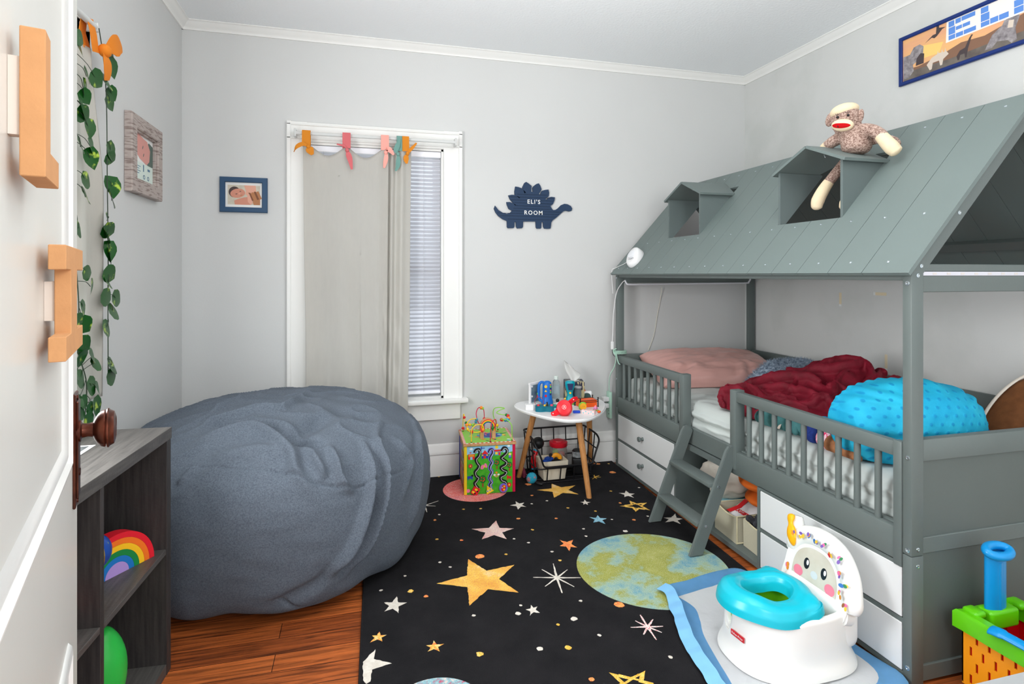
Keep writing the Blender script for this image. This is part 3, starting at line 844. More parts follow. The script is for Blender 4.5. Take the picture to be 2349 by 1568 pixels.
# furry grey-blue blanket behind it
m_fur = mat('grey_blue_fur', (92, 108, 126), 0.85, rgb2=(160, 174, 190), vscale=60, contrast=(0.38, 0.62), sheen=0.4)
bm = NB()
out = [(2.02, 2.56), (2.04, 2.70), (2.10, 2.80), (2.22, 2.84), (2.36, 2.84), (2.50, 2.76), (2.54, 2.55), (2.545, 2.20), (2.54, 1.94), (2.47, 1.88), (2.44, 1.93), (2.50, 2.04), (2.45, 2.22), (2.36, 2.38), (2.24, 2.48), (2.12, 2.53)]
heap(bm, out, 0.578, [(2.34, 2.66, 0.16, 0.15, 0.125), (2.18, 2.68, 0.09, 0.1, 0.07), (2.49, 2.0, 0.06, 0.1, 0.05), (2.46, 2.5, 0.08, 0.2, 0.06)], [([(2.1, 2.7), (2.25, 2.7), (2.45, 2.66)], 0.03, 0.022), ([(2.12, 2.6), (2.28, 2.57), (2.4, 2.5)], 0.03, 0.02)], 0.014, 11, amp=0.012, thick=0.05)
bm.normal_update(); bm.faces.ensure_lookup_table()
rnd = random.Random(5)
hair = []
for f in bm.faces:
    for _ in range(5):
        w = [rnd.random() for _ in f.verts]; s_ = sum(w)
        p = sum((v.co * (k / s_) for v, k in zip(f.verts, w)), Vector())
        hair.append((p, f.normal.copy()))
for p, n in hair:
    d = (n + Vector((rnd.uniform(-1, 1), rnd.uniform(-1, 1), rnd.uniform(-0.4, 0.5))) * 0.9).normalized() * rnd.uniform(0.012, 0.024)
    s_ = d.cross(Vector((rnd.uniform(-1, 1), rnd.uniform(-1, 1), rnd.uniform(-1, 1)))).normalized() * 0.0013
    q = p + d; q.z = max(q.z, 0.579)
    bm.faces.new([bm.verts.new(p - s_), bm.verts.new(p + s_), bm.verts.new(q)])
b = empty('fur_blanket', (2.3, 2.4, 0.578), 'shaggy blue-grey fur blanket behind the maroon blanket', 'blanket')
obj('fur', bm, m_fur, b, smooth=0)

# big dotted plush cushion
m_minky = mat('turquoise_minky', (6, 150, 194), 0.75, rgb2=(36, 176, 208), vscale=12, sheen=0.3, bump=0.15, bscale=150)
def add_dots(m, cell, r0, r1, col):
    """printed-in dots: two interleaved grids in the cover's own UV (metres)"""
    nt = m.node_tree; b = nt.nodes['Principled BSDF']
    uv = nt.nodes.new('ShaderNodeUVMap'); uv.uv_map = 'flat'
    ds = []
    for off in ((0, 0), (0.5, 0.5)):
        d = nt.nodes.new('ShaderNodeVectorMath'); d.operation = 'DIVIDE'; d.inputs[1].default_value = (cell[0], cell[1], 1); nt.links.new(uv.outputs[0], d.inputs[0])
        a = nt.nodes.new('ShaderNodeVectorMath'); a.operation = 'ADD'; a.inputs[1].default_value = (off[0] + 50, off[1] + 50, 0); nt.links.new(d.outputs[0], a.inputs[0])
        f = nt.nodes.new('ShaderNodeVectorMath'); f.operation = 'FRACTION'; nt.links.new(a.outputs[0], f.inputs[0])
        q = nt.nodes.new('ShaderNodeVectorMath'); q.operation = 'SUBTRACT'; q.inputs[1].default_value = (0.5, 0.5, 0); nt.links.new(f.outputs[0], q.inputs[0])
        g = nt.nodes.new('ShaderNodeVectorMath'); g.operation = 'MULTIPLY'; g.inputs[1].default_value = (cell[0], cell[1], 0); nt.links.new(q.outputs[0], g.inputs[0])
        l = nt.nodes.new('ShaderNodeVectorMath'); l.operation = 'LENGTH'; nt.links.new(g.outputs[0], l.inputs[0]); ds.append(l)
    mn = nt.nodes.new('ShaderNodeMath'); mn.operation = 'MINIMUM'; nt.links.new(ds[0].outputs['Value'], mn.inputs[0]); nt.links.new(ds[1].outputs['Value'], mn.inputs[1])
    mr = nt.nodes.new('ShaderNodeMapRange'); mr.inputs[1].default_value = r0; mr.inputs[2].default_value = r1; mr.inputs[3].default_value = 1; mr.inputs[4].default_value = 0
    nt.links.new(mn.outputs[0], mr.inputs[0])
    mx = nt.nodes.new('ShaderNodeMix'); mx.data_type = 'RGBA'
    src = b.inputs['Base Color'].links[0].from_socket
    nt.links.new(mr.outputs[0], mx.inputs[0]); nt.links.new(src, mx.inputs[6]); mx.inputs[7].default_value = lin(col)
    nt.links.new(mx.outputs[2], b.inputs['Base Color'])
add_dots(m_minky, (0.037, 0.054), 0.0042, 0.0070, (4, 136, 186))
bm = NB()
CO = Vector((1.876, 1.600, 0.690))
Mc = T(*CO) @ R(-12, 'Z') @ R(-14, 'X')
def cush(u, v):
    th, ph = 2 * PI * u, -PI / 2 + PI * v
    x, y, z = cos(ph) * cos(th), cos(ph) * sin(th), sin(ph)
    p = Vector((0.262 * math.copysign(abs(x) ** 0.9, x), 0.165 * y, 0.160 * math.copysign(abs(z) ** 0.85, z)))
    a = math.atan2(z, x)
    seam = math.exp(-((y - 0.10) / 0.09) ** 2)
    k = 1 + seam * (0.020 + 0.018 * sin(a * 40)) + 0.02 * nz(x, y, z, 3)
    k -= 0.07 * math.exp(-((z + 0.25) / 0.10) ** 2) * smooth01(-y * 2.5)
    rad_ = math.hypot(x, z)
    k += 0.022 * sin(a * 15 + 3 * nz(x, y, z, 2)) * smooth01((rad_ - 0.35) * 2.2) * smooth01(z * 2) * smooth01(0.5 - y)
    return p * k
gv, gf = grid(bm, cush, 300, 150, wrapu=True)
for v in bm.verts:
    x, z = v.co.x, v.co.z
    if v.co.y < 0.05:
        j = round(z / 0.027); o_ = 0.0185 if j % 2 else 0
        i = round((x - o_) / 0.037)
        d = math.hypot(x - (i * 0.037 + o_), z - j * 0.027)
        if d < 0.0075: v.co.y -= 0.0032 * (1 - (d / 0.0075) ** 2)
uvl = bm.loops.layers.uv.new('flat')
for f in bm.faces:
    for lp in f.loops: lp[uvl].uv = (lp.vert.co.x + 0.0185, lp.vert.co.z + 0.027)
bmesh.ops.remove_doubles(bm, verts=bm.verts, dist=0.0002)
bmesh.ops.transform(bm, matrix=Mc, verts=bm.verts)
for v in bm.verts:
    v.co.z = max(v.co.z, 0.5825); v.co.x = max(v.co.x, 1.632); v.co.y = max(v.co.y, 1.362)
dc = empty('plush_cushion', (CO.x, CO.y, 0.58), 'large turquoise plush cushion with raised dots at the foot of the bed', 'cushion')
obj('cover', bm, m_minky, dc, smooth=80)
bm = NB()
for s0 in (0, 1):
    pts = bez([(1.676 + 0.014 * s0, 1.80 - 0.02 * s0, 0.655), (1.682, 1.765, 0.672), (1.70, 1.715, 0.655)], 6)
    tube(bm, pts, [0.004 + 0.022 * sin(PI * (i + 0.5) / len(pts)) for i in range(len(pts))], 10, flat=(1, 0.7))
obj('flap', bm, m_minky, dc, smooth=80)

# small plush toys near the rail
m_teal = mat('teal_corduroy', (54, 102, 104), 0.85, rgb2=(72, 124, 124), vscale=30, sheen=0.5)
t = empty('plush_toy', (1.69, 1.98, 0.58), 'small dark teal corduroy plush toy lying behind the guard rail', 'plush toy')
bm = NB()
pts = bez([(1.662, 2.115, 0.603), (1.68, 2.06, 0.620), (1.70, 1.99, 0.628), (1.705, 1.91, 0.616), (1.695, 1.85, 0.597)], 10)
k = len(pts); tube(bm, pts, [0.012 + 0.040 * sin(PI * min(1, (i + 1) / k)) ** 0.8 * (1 + 0.05 * (i % 2)) for i in range(k)], 24, flat=(1, 0.95))
for v in bm.verts: v.co.z = max(v.co.z, 0.5805)
obj('body', bm, m_teal, t, smooth=70)
bm = NB()
for i in range(5, k - 8, 1):
    c = pts[i]; tube(bm, [c + Vector((-0.030, 0, 0.036)), c + Vector((-0.036, 0, 0.046)), c + Vector((-0.028, 0, 0.052))], [0.006, 0.0065, 0.003], 8)
obj('crest', bm, m_teal, t, smooth=70)
bm = NB()
for a, b in (((1.685, 1.96, 0.62), (1.655, 1.925, 0.592)), ((1.69, 1.92, 0.61), (1.660, 1.885, 0.590))):
    pp = bez([a, (Vector(a) + Vector(b)) / 2 + Vector((0, 0, 0.01)), b], 5); tube(bm, pp, [0.018, 0.018, 0.018, 0.018, 0.017, 0.016, 0.015, 0.013, 0.012, 0.010, 0.004], 12)
for v in bm.verts: v.co.z = max(v.co.z, 0.5805)
obj('leg', bm, m_teal, t, smooth=70)
bm = NB(); box(bm, -0.010, 0.010, -0.001, 0.001, -0.014, 0.014, 0, 0, T(1.654, 1.968, 0.606) @ R(25, 'Y') @ R(70, 'Z')); obj('care_tag', bm, mat('tag_cream', (222, 205, 190), 0.8), t)

m_navyk = mat('navy_chenille', (22, 42, 110), 0.85, rgb2=(34, 60, 136), vscale=70, sheen=0.4, bump=0.6, bscale=120)
def knit(bm, c, r, M=Matrix(), amp=0.05, fr=(26, 13), floor=0.5805):
    def f(u, v):
        th, ph = 2 * PI * u, -PI / 2 + PI * v
        d = Vector((cos(ph) * cos(th), cos(ph) * sin(th), sin(ph)))
        k = 1 + amp * abs(sin(fr[0] * PI * u + fr[1] * PI * v)) * abs(sin(fr[0] * PI * u - fr[1] * PI * v))
        p = Vector(c) + (M.to_3x3() @ Vector((d.x * r[0] * k, d.y * r[1] * k, d.z * r[2] * k)))
        p.z = max(p.z, floor)
        return p
    grid(bm, f, 72, 40, wrapu=True)
    bmesh.ops.remove_doubles(bm, verts=bm.verts, dist=0.0003)
t = empty('knitted_toy', (1.70, 1.735, 0.58), 'navy blue chenille knitted toy tucked beside the turquoise cushion', 'plush toy')
bm = NB(); knit(bm, (1.684, 1.812, 0.615), (0.036, 0.034, 0.040)); obj('body', bm, m_navyk, t, smooth=80)
t = empty('crochet_ice_cream', (1.665, 1.655, 0.58), 'pink and brown crochet ice cream toy under the turquoise cushion', 'plush toy')
m_pinkk = mat('pink_white_yarn', (226, 30, 96), 0.85, rgb2=(250, 216, 226), vscale=90, contrast=(0.46, 0.54), sheen=0.3)
m_brk = mat('tan_yarn', (150, 96, 62), 0.85, rgb2=(172, 116, 78), vscale=60, sheen=0.3)
bm = NB(); knit(bm, (1.664, 1.738, 0.612), (0.031, 0.036, 0.034), amp=0.06); obj('scoop', bm, m_pinkk, t, smooth=80)
bm = NB()
pts = [(1.660, 1.710, 0.608), (1.656, 1.665, 0.603), (1.652, 1.620, 0.597), (1.650, 1.575, 0.590)]
pts = bez(pts, 10); tube(bm, pts, [0.031 - 0.022 * (i / (len(pts) - 1)) + 0.0015 * (i % 2) for i in range(len(pts))], 20)
for v in bm.verts: v.co.z = max(v.co.z, 0.5805)
obj('cone', bm, m_brk, t, smooth=80)

# brown plush animal at the footboard
m_brown = mat('brown_plush', (98, 58, 28), 0.85, rgb2=(122, 76, 40), vscale=26, sheen=0.6, bump=0.5, bscale=140)
m_cream = mat('cream_plush', (228, 218, 205), 0.85, sheen=0.4)
m_beige = mat('beige_plush', (190, 158, 128), 0.85, sheen=0.4)
t = empty('plush_dog', (2.30, 1.52, 0.58), 'large brown plush animal with cream stripe leaning at the footboard', 'plush toy')
bm = NB()
ball(bm, (2.405, 1.555, 0.690), (0.225, 0.120, 0.112), 44, 30, M=R(-4, 'Z') @ R(-36, 'Y'))
for v in bm.verts:
    v.co += Vector((nz(v.co.x, v.co.y, v.co.z, 9), nz(v.co.y, v.co.z, v.co.x, 9), nz(v.co.z, v.co.x, v.co.y, 9))) * 0.006
    v.co.z = max(v.co.z, 0.581); v.co.y = max(v.co.y, 1.363)
obj('body', bm, m_brown, t, smooth=80)
bm = NB()
Mb = T(2.405, 1.555, 0.690) @ R(-4, 'Z') @ R(-36, 'Y')
pts = [Mb @ Vector((0.228 * cos(rad(a)) * 0.985, 0.030 + 0.012 * sin(rad(a)), 0.115 * sin(rad(a)))) for a in range(40, 165, 5)]
tube(bm, pts, 0.006, 10, flat=(1.1, 0.6)); obj('stripe', bm, m_cream, t, smooth=80)
bm = NB(); ball(bm, (2.28, 1.72, 0.640), (0.12, 0.05, 0.056), 28, 16, M=R(-20, 'Z')); obj('leg', bm, m_brown, t, smooth=80)
bm = NB(); ball(bm, (2.235, 1.655, 0.632), (0.060, 0.030, 0.044), 24, 14, M=R(-30, 'Z')); obj('paw', bm, m_beige, t, smooth=80)
m_dkblue = mat('dark_blue_plush', (18, 62, 122), 0.85, sheen=0.4)
t = empty('plush_ball', (2.15, 1.56, 0.58), 'dark blue plush shape between the turquoise cushion and brown plush', 'plush toy')
bm = NB(); ball(bm, (2.150, 1.575, 0.638), (0.050, 0.062, 0.056), 28, 18); obj('body', bm, m_dkblue, t, smooth=80)
# ------------------------------------------------------------------ bean bag
BAG_FOLDS = [([(-0.673,2.382,0.604),(-0.599,2.404,0.63),(-0.52,2.449,0.651),(-0.422,2.501,0.664),(-0.305,2.511,0.666),(-0.247,2.715,0.673),(-0.209,2.892,0.668)],0.02,0.02),([(-0.665,2.355,0.597),(-0.535,2.42,0.644),(-0.375,2.39,0.649),(-0.313,2.348,0.64),(-0.263,2.281,0.617)],0.022,-0.016),([(-0.649,2.297,0.577),(-0.544,2.315,0.614),(-0.45,2.339,0.633),(-0.382,2.346,0.638),(-0.303,2.275,0.614),(-0.24,2.2,0.573),(-0.222,2.15,0.531),(-0.18,2.122,0.481),(-0.101,2.118,0.371)],0.024,0.024),([(-0.204,2.244,0.593),(-0.166,2.193,0.555),(-0.137,2.164,0.519),(-0.122,2.144,0.482)],0.016,0.018),([(-0.114,2.258,0.582),(-0.091,2.198,0.533),(-0.062,2.157,0.465),(-0.014,2.169,0.42)],0.017,0.022),([(0.0,2.335,0.583),(0.03,2.269,0.53),(0.04,2.208,0.444),(0.022,2.18,0.354),(-0.027,2.152,0.242),(-0.088,2.126,0.163),(-0.134,2.131,0.097)],0.018,0.026),([(0.093,2.575,0.614),(0.061,2.343,0.56),(0.093,2.265,0.466),(0.08,2.223,0.361),(0.022,2.18,0.223),(-0.041,2.151,0.144),(-0.055,2.159,0.106)],0.018,0.028),([(0.127,2.421,0.558),(0.164,2.378,0.503),(0.196,2.374,0.445),(0.15,2.291,0.297)],0.018,0.016),([(0.228,2.767,0.552),(0.242,2.519,0.498),(0.237,2.429,0.424),(0.211,2.37,0.243),(0.194,2.358,0.145)],0.018,0.018),([(0.058,2.216,0.425),(0.047,2.198,0.329),(-0.013,2.161,0.207),(-0.075,2.144,0.117)],0.016,-0.026),([(-0.638,2.249,0.552),(-0.528,2.194,0.554),(-0.416,2.164,0.547),(-0.273,2.143,0.531),(-0.181,2.131,0.496),(-0.088,2.143,0.461),(-0.014,2.173,0.436),(0.058,2.224,0.445),(0.16,2.317,0.434),(0.233,2.434,0.439)],0.005,-0.007),([(-0.616,2.147,0.117),(-0.528,2.12,0.106),(-0.402,2.09,0.114),(-0.28,2.103,0.089),(-0.17,2.165,0.041),(-0.108,2.136,0.104)],0.007,-0.008),([(-0.686,2.427,0.615),(-0.592,2.518,0.651),(-0.506,2.714,0.671),(-0.415,2.855,0.672)],0.016,0.012),([(-0.521,2.217,0.57),(-0.427,2.221,0.585),(-0.323,2.222,0.591),(-0.264,2.178,0.561)],0.03,0.012),([(-0.603,2.177,0.502),(-0.575,2.186,0.53),(-0.552,2.213,0.56)],0.012,0.01),([(-0.275,2.263,0.608),(-0.224,2.308,0.621),(-0.172,2.381,0.637),(-0.102,2.482,0.648)],0.05,-0.028),([(-0.235,2.282,0.614),(-0.178,2.267,0.6),(-0.134,2.23,0.57)],0.03,-0.03),([(-0.117,2.457,0.647),(-0.024,2.528,0.641),(0.056,2.436,0.6)],0.05,-0.012),([(-0.346,2.125,0.063),(-0.217,2.107,0.101),(-0.134,2.118,0.131),(-0.087,2.122,0.193)],0.03,-0.014)]
m_bag = mat('slate_plush', (76, 84, 95), 0.95, rgb2=(100, 109, 120), vscale=230, sheen=0.25, bump=0.5, bscale=700, contrast=(0.32, 0.68))
bgx, bgy, bgz, bga, bcu, bcd, bn = -0.34, 2.73, 0.33, 0.66, 0.345, 0.33, 2.6
bnl = 5.5
FF = []
for pts, w, h in BAG_FOLDS:
    V3 = [Vector(p) for p in pts]; V3 = bez(V3, 3)
    lo = Vector((min(p.x for p in V3), min(p.y for p in V3), min(p.z for p in V3))) - Vector((3 * w,) * 3)
    hi = Vector((max(p.x for p in V3), max(p.y for p in V3), max(p.z for p in V3))) + Vector((3 * w,) * 3)
    FF.append((V3, w, h, lo, hi))
def bag(u, v):
    th, ph = 2 * PI * u, -PI / 2 + PI * v
    e = 2 / (bn if ph > 0 else bn + (bnl - bn) * smooth01(-ph * 1.2))
    cr = abs(cos(ph)) ** e; sz = math.copysign(abs(sin(ph)) ** e, sin(ph))
    d = Vector((cos(th) * cr / bga, sin(th) * cr / bga, sz / (bcu if sz > 0 else bcd)))
    p = Vector((bgx + bga * cr * cos(th), bgy + bga * cr * sin(th), bgz + (bcu if sz > 0 else bcd) * sz))
    if d.length > 0: d.normalize()
    k = 0.0
    for V3, w, h, lo, hi in FF:
        if lo.x < p.x < hi.x and lo.y < p.y < hi.y and lo.z < p.z < hi.z:
            dm = 9
            tb = 0
            m = len(V3) - 1
            for i in range(m):
                dd, t = seg_d(p, V3[i], V3[i + 1])
                if dd < dm: dm, tb = dd, (i + t) / m
            k += h * 1.6 * math.exp(-(dm / (w * 0.85)) ** 2) * smooth01(min(tb, 1 - tb) * 3.2 + 0.02)
    k += 0.008 * nz(p.x, p.y, p.z, 4) + 0.0025 * nz(p.x, p.y, p.z * 2, 13)
    up_ = smooth01((p.z - 0.40) * 5)
    k += up_ * 0.014 * ((1 - abs(nz(p.x * 0.8, p.y * 1.5, p.z, 6))) ** 5 - 0.25)
    k += 0.010 * sin(th * 9 + 3 * nz(p.x, p.y, p.z, 3)) * smooth01((0.25 - p.z) * 5)
    p = p + d * k
    p.z = max(p.z, 0.0145 if p.x > -0.03 else 0.003)
    if p.y > 3.25: p.y = 3.25 + (p.y - 3.25) * 0.42
    p.x = max(p.x, -0.895)
    return p
bm = NB()
grid(bm, bag, 540, 230, wrapu=True)
bmesh.ops.remove_doubles(bm, verts=bm.verts, dist=0.0002)
bmesh.ops.recalc_face_normals(bm, faces=bm.faces)
bb = empty('bean_bag', (bgx, bgy, 0), 'huge round slate grey plush bean bag under the window', 'bean bag')
obj('cover', bm, m_bag, bb, smooth=80)
# ------------------------------------------------------------------ back curtain
m_cur = mat('curtain_linen', (224, 221, 214), 0.7, vary=0.015, vscale=60, vstretch=(1, 1, 0.2))
m_must = mat('mustard_fabric', (208, 128, 28), 0.75); m_rose = mat('rose_fabric', (206, 104, 108), 0.75)
m_pink = mat('salmon_fabric', (246, 164, 152), 0.75); m_sage = mat('sage_fabric', (108, 150, 142), 0.75); m_rust = mat('orange_fabric', (222, 128, 28), 0.75)
m_rod = mat('curtain_rod_white', (206, 208, 206), 0.4)
r = empty('curtain_rod', (0.10, YB - 0.06, 2.0), 'white curtain rod across the top of the back window', 'curtain rod')
bm = NB(); box(bm, -0.345, 0.552, YB - 0.084, YB - 0.073, 1.997, 2.015, 0.003); obj('rod', bm, m_rod, r)
for x in (-0.345, 0.552):
    bm = NB(); box(bm, x - 0.006, x + 0.006, YB - 0.086, YB - 0.028, 1.985, 2.030, 0.002); obj('bracket', bm, m_rod, r)
cu = empty('curtain', (0, 3.35, 0.3), 'off-white curtain panel hung with coloured fabric ties at the back window', 'curtain')
path = bez([(-0.303, 3.352, 0), (-0.25, 3.344, 0), (-0.17, 3.352, 0), (-0.07, 3.343, 0), (0.03, 3.352, 0), (0.10, 3.345, 0), (0.152, 3.326, 0), (0.160, 3.340, 0), (0.138, 3.366, 0), (0.156, 3.372, 0), (0.182, 3.345, 0), (0.205, 3.364, 0), (0.235, 3.334, 0), (0.262, 3.350, 0), (0.290, 3.362, 0)], 10)
def top_z(x):
    t = 1.935
    for a, b, s in ((-0.262, -0.082, 0.048), (-0.06, 0.125, 0.050), (0.150, 0.215, 0.022)):
        if a < x < b: t -= s * sin(PI * (x - a) / (b - a)) ** 1.2
    return t
def cur(u, v):
    k = u * (len(path) - 1); i = min(int(k), len(path) - 2); p = path[i].lerp(path[i + 1], k - i)
    z = 0.30 + (top_z(p.x) - 0.30) * v
    w = 1 - v
    x = p.x * (1 - 0.02 * w) + w * (0.014 if p.x < 0 else -0.012) + 0.008 * nz(p.x * 3, z * 1.5, 1) * w
    y = p.y + (0.25 if p.x > 0.11 else 1) * (0.011 * sin(30 * p.x + 1.8 * z) + 0.010 * nz(p.x * 8, z * 1.2, 4)) * (0.3 + 0.7 * w) - 0.0
    y += 0.010 * math.exp(-((z - (top_z(p.x) - 0.03)) / 0.05) ** 2) * (1 if p.x < 0.13 else 0) * (sin((p.x + 0.262) / 0.19 * PI) ** 2)
    if p.x > 0.14:
        y += 0.008 * sin(26 * z + 40 * p.x) * math.exp(-((z - 0.75) / 0.35) ** 2)
    return Vector((x, min(y, 3.374), z))
bm = NB(); grid(bm, cur, 150, 90); bmesh.ops.solidify(bm, geom=list(bm.faces), thickness=0.0015)
obj('panel', bm, m_cur, cu, smooth=70)
def ribbon(bm, pts, ws, axis, t=0.002):
    """flat band along pts with half widths ws across 'axis'"""
    P = [Vector(p) for p in pts]; A = Vector(axis).normalized()
    rings = []
    for i, p in enumerate(P):
        d = (P[min(i + 1, len(P) - 1)] - P[max(i - 1, 0)]).normalized()
        a = (A - d * A.dot(d)).normalized(); n = d.cross(a)
        w = ws[i] if isinstance(ws, (list, tuple)) else ws
        rings.append([bm.verts.new(p + a * w * q + n * t * 0.5 * s_) for q, s_ in ((-1, -1), (1, -1), (1, 1), (-1, 1))])
    for a, b in zip(rings[:-1], rings[1:]):
        for j in range(4): bm.faces.new((a[j], a[(j + 1) % 4], b[(j + 1) % 4], b[j]))
    bm.faces.new(rings[0][::-1]); bm.faces.new(rings[-1])
def wl(n, w0, w1, w2):
    return [w0 + (w1 - w0) * smooth01(min(1, i / (n * 0.4))) if i < n * 0.55 else w1 + (w2 - w1) * ((i - n * 0.55) / (n * 0.45)) for i in range(n)]
def tie(x, m, w, tails, y=3.332, zk=1.925, strap=True):
    bm = NB()
    if strap:
        ribbon(bm, [(x, y, 1.930), (x, y + 0.001, 1.975), (x, y + 0.008, 2.018), (x, y + 0.022, 2.0205), (x, y + 0.034, 2.01), (x, y + 0.036, 1.97), (x, y + 0.028, 1.932)], w, (1, 0, 0), 0.002)
    ball(bm, (x + tails[0][0], y - 0.010, zk + tails[0][1]), (0.011, 0.009, 0.012), 12, 8)
    for tl in tails[1:]:
        pts = bez([(x + a, y - 0.008 + c, zk + b) for a, b, c in tl[0]], 5)
        ribbon(bm, pts, wl(len(pts), 0.006, tl[1], 0.003), tl[2], 0.002)
    return obj('tie', bm, m, cu, smooth=40)
tie(-0.285, m_must, 0.022, [(0.012, 0.0), ([(0.010, 0.0, 0), (-0.015, 0.012, -0.006), (-0.045, -0.005, -0.01), (-0.062, -0.035, -0.006)], 0.011, (0.4, 0, 1)), ([(0.012, 0, 0), (0.020, -0.018, -0.006), (0.035, -0.045, -0.006)], 0.021, (1, 0, 0.4))])
tie(-0.071, m_rose, 0.022, [(0.004, -0.010), ([(0.004, -0.008, 0), (-0.008, 0.012, -0.004), (-0.030, 0.016, -0.01), (-0.052, 0.020, -0.012)], 0.006, (0, 0.3, 1)), ([(0.004, -0.010, 0), (0.010, -0.032, -0.006), (0.020, -0.065, -0.004), (0.029, -0.115, 0.0)], 0.015, (1, 0, 0.1))])
tie(0.140, m_pink, 0.022, [(0.004, -0.010), ([(0.004, -0.008, 0), (0.012, 0.010, -0.006), (0.030, 0.0, -0.008), (0.048, -0.022, -0.004)], 0.015, (0.5, 0, 1)), ([(0.004, -0.010, 0), (0.006, -0.035, -0.004), (0.0, -0.070, -0.002), (-0.006, -0.098, 0)], 0.012, (1, 0, 0))])
tie(0.222, m_sage, 0.016, [(-0.010, -0.016), ([(-0.010, -0.012, 0), (-0.022, 0.006, -0.006), (-0.010, 0.04, -0.002), (0.0, 0.07, 0.002)], 0.014, (1, 0, 0.3)), ([(-0.010, -0.016, 0), (-0.008, -0.045, -0.006), (-0.012, -0.085, -0.004), (-0.024, -0.112, 0)], 0.013, (1, 0, 0))])
tie(0.256, m_must, 0.020, [(0.010, -0.010), ([(0.010, -0.008, 0), (0.024, 0.010, -0.006), (0.042, 0.030, -0.010), (0.060, 0.052, -0.012)], 0.009, (-1, 0, 1)), ([(0.010, -0.012, 0), (0.002, -0.030, -0.006), (0.002, -0.050, -0.005), (0.006, -0.068, -0.004)], 0.015, (1, 0, 0.2))])
bm = NB(); box(bm, 0.153, 0.158, 3.3285, 3.3305, 1.862, 1.905); obj('care_tag', bm, m_wplas, cu)

# ------------------------------------------------------------------ left curtain, rod, vines
r = empty('curtain_rod', (XL + 0.05, 1.55, 2.0), 'white curtain rod over the left wall window', 'curtain rod')
bm = NB(); cyl(bm, (XL + 0.075, 0.90, 2.045), (XL + 0.075, 2.205, 2.045), 0.010, n=14); obj('rod', bm, m_rod, r)
for y in (0.905, 2.20):
    bm = NB(); box(bm, XL + 0.031, XL + 0.085, y - 0.006, y + 0.006, 2.03, 2.06, 0.002); obj('bracket', bm, m_rod, r)
cl = empty('curtain', (-0.855, 1.9, 0.3), 'off-white curtain on the left wall behind the ivy', 'curtain')
def curl(u, v):
    z = 0.80 + (1.965 - 0.80) * v - 0.035 * (1 - u) * 0 
    yf = 2.276 - 0.10 * smooth01((z - 1.45) / 0.55)
    y = 1.74 + (yf - 1.74) * u
    x = -0.862 + 0.010 * sin(u * 18 + 1.1 * z) + 0.006 * nz(y * 4, z * 1.5, 3)
    if z > 1.9: x += 0.0
    return Vector((x, y + 0.006 * nz(z * 2, 5, 1), z))
bm = NB(); grid(bm, curl, 90, 60); bmesh.ops.solidify(bm, geom=list(bm.faces), thickness=0.0015)
obj('panel', bm, m_cur, cl, smooth=70)
bm = NB()
X_ = -0.842
ribbon(bm, [(X_, 2.178, 1.955), (X_ - 0.002, 2.165, 2.01), (X_ - 0.008, 2.155, 2.055), (X_ - 0.022, 2.15, 2.060), (X_ - 0.03, 2.155, 2.01), (X_ - 0.022, 2.17, 1.965)], 0.024, (0, 1, 0.2))
ball(bm, (X_ + 0.012, 2.215, 1.975), (0.020, 0.024, 0.022), 18, 12)
pts = bez([(X_ + 0.012, 2.22, 1.98), (X_ + 0.022, 2.26, 2.01), (X_ + 0.02, 2.31, 2.028), (X_ + 0.01, 2.365, 2.035)], 6); ribbon(bm, pts, wl(len(pts), 0.010, 0.036, 0.004), (0, -0.3, 1))
pts = bez([(X_ + 0.012, 2.21, 1.97), (X_ + 0.020, 2.212, 1.94), (X_ + 0.018, 2.222, 1.905), (X_ + 0.012, 2.23, 1.880)], 6); ribbon(bm, pts, wl(len(pts), 0.010, 0.030, 0.016), (0, 1, 0.2))
obj('tie', bm, m_rust, cl, smooth=40)

m_leaf = mat('ivy_leaf', (18, 78, 22), 0.35, rgb2=(170, 196, 70), vscale=26, contrast=(0.60, 0.68), spec=0.5)
m_stem = mat('ivy_stem', (46, 62, 46), 0.6)
def leaf(bm, c, size, ang, tilt, n=Vector((1, 0, 0))):
    """heart shaped leaf; ang = direction of the tip in the YZ plane"""
    prof = [(0.0, 0.0), (0.12, 0.30), (0.30, 0.42), (0.5, 0.40), (0.7, 0.28), (0.88, 0.12), (1.0, 0.0)]
    dy, dz = cos(ang), sin(ang)
    ax = Vector((0.25 * sin(tilt), dy, dz)).normalized()
    sd = n.cross(ax).normalized(); sd = (sd * cos(tilt) + n * sin(tilt)).normalized()
    nn = ax.cross(sd)
    mid, lf, rt = [], [], []
    for s_, w in prof:
        b = -0.12 * abs(w) if True else 0
        cen = Vector(c) + ax * size * (s_ - 0.5) + nn * size * (-0.10 * (s_ - 0.5) ** 2)
        back = -0.10 if 0 < s_ < 0.2 else 0
        mid.append(bm.verts.new(cen))
        lf.append(bm.verts.new(cen + sd * w * size + nn * 0.13 * w * size + ax * back * size))
        rt.append(bm.verts.new(cen - sd * w * size + nn * 0.13 * w * size + ax * back * size))
    for i in range(len(prof) - 1):
        for s_ in (lf, rt):
            q = [mid[i], s_[i], s_[i + 1], mid[i + 1]]
            try: bm.faces.new(q)
            except Exception: pass
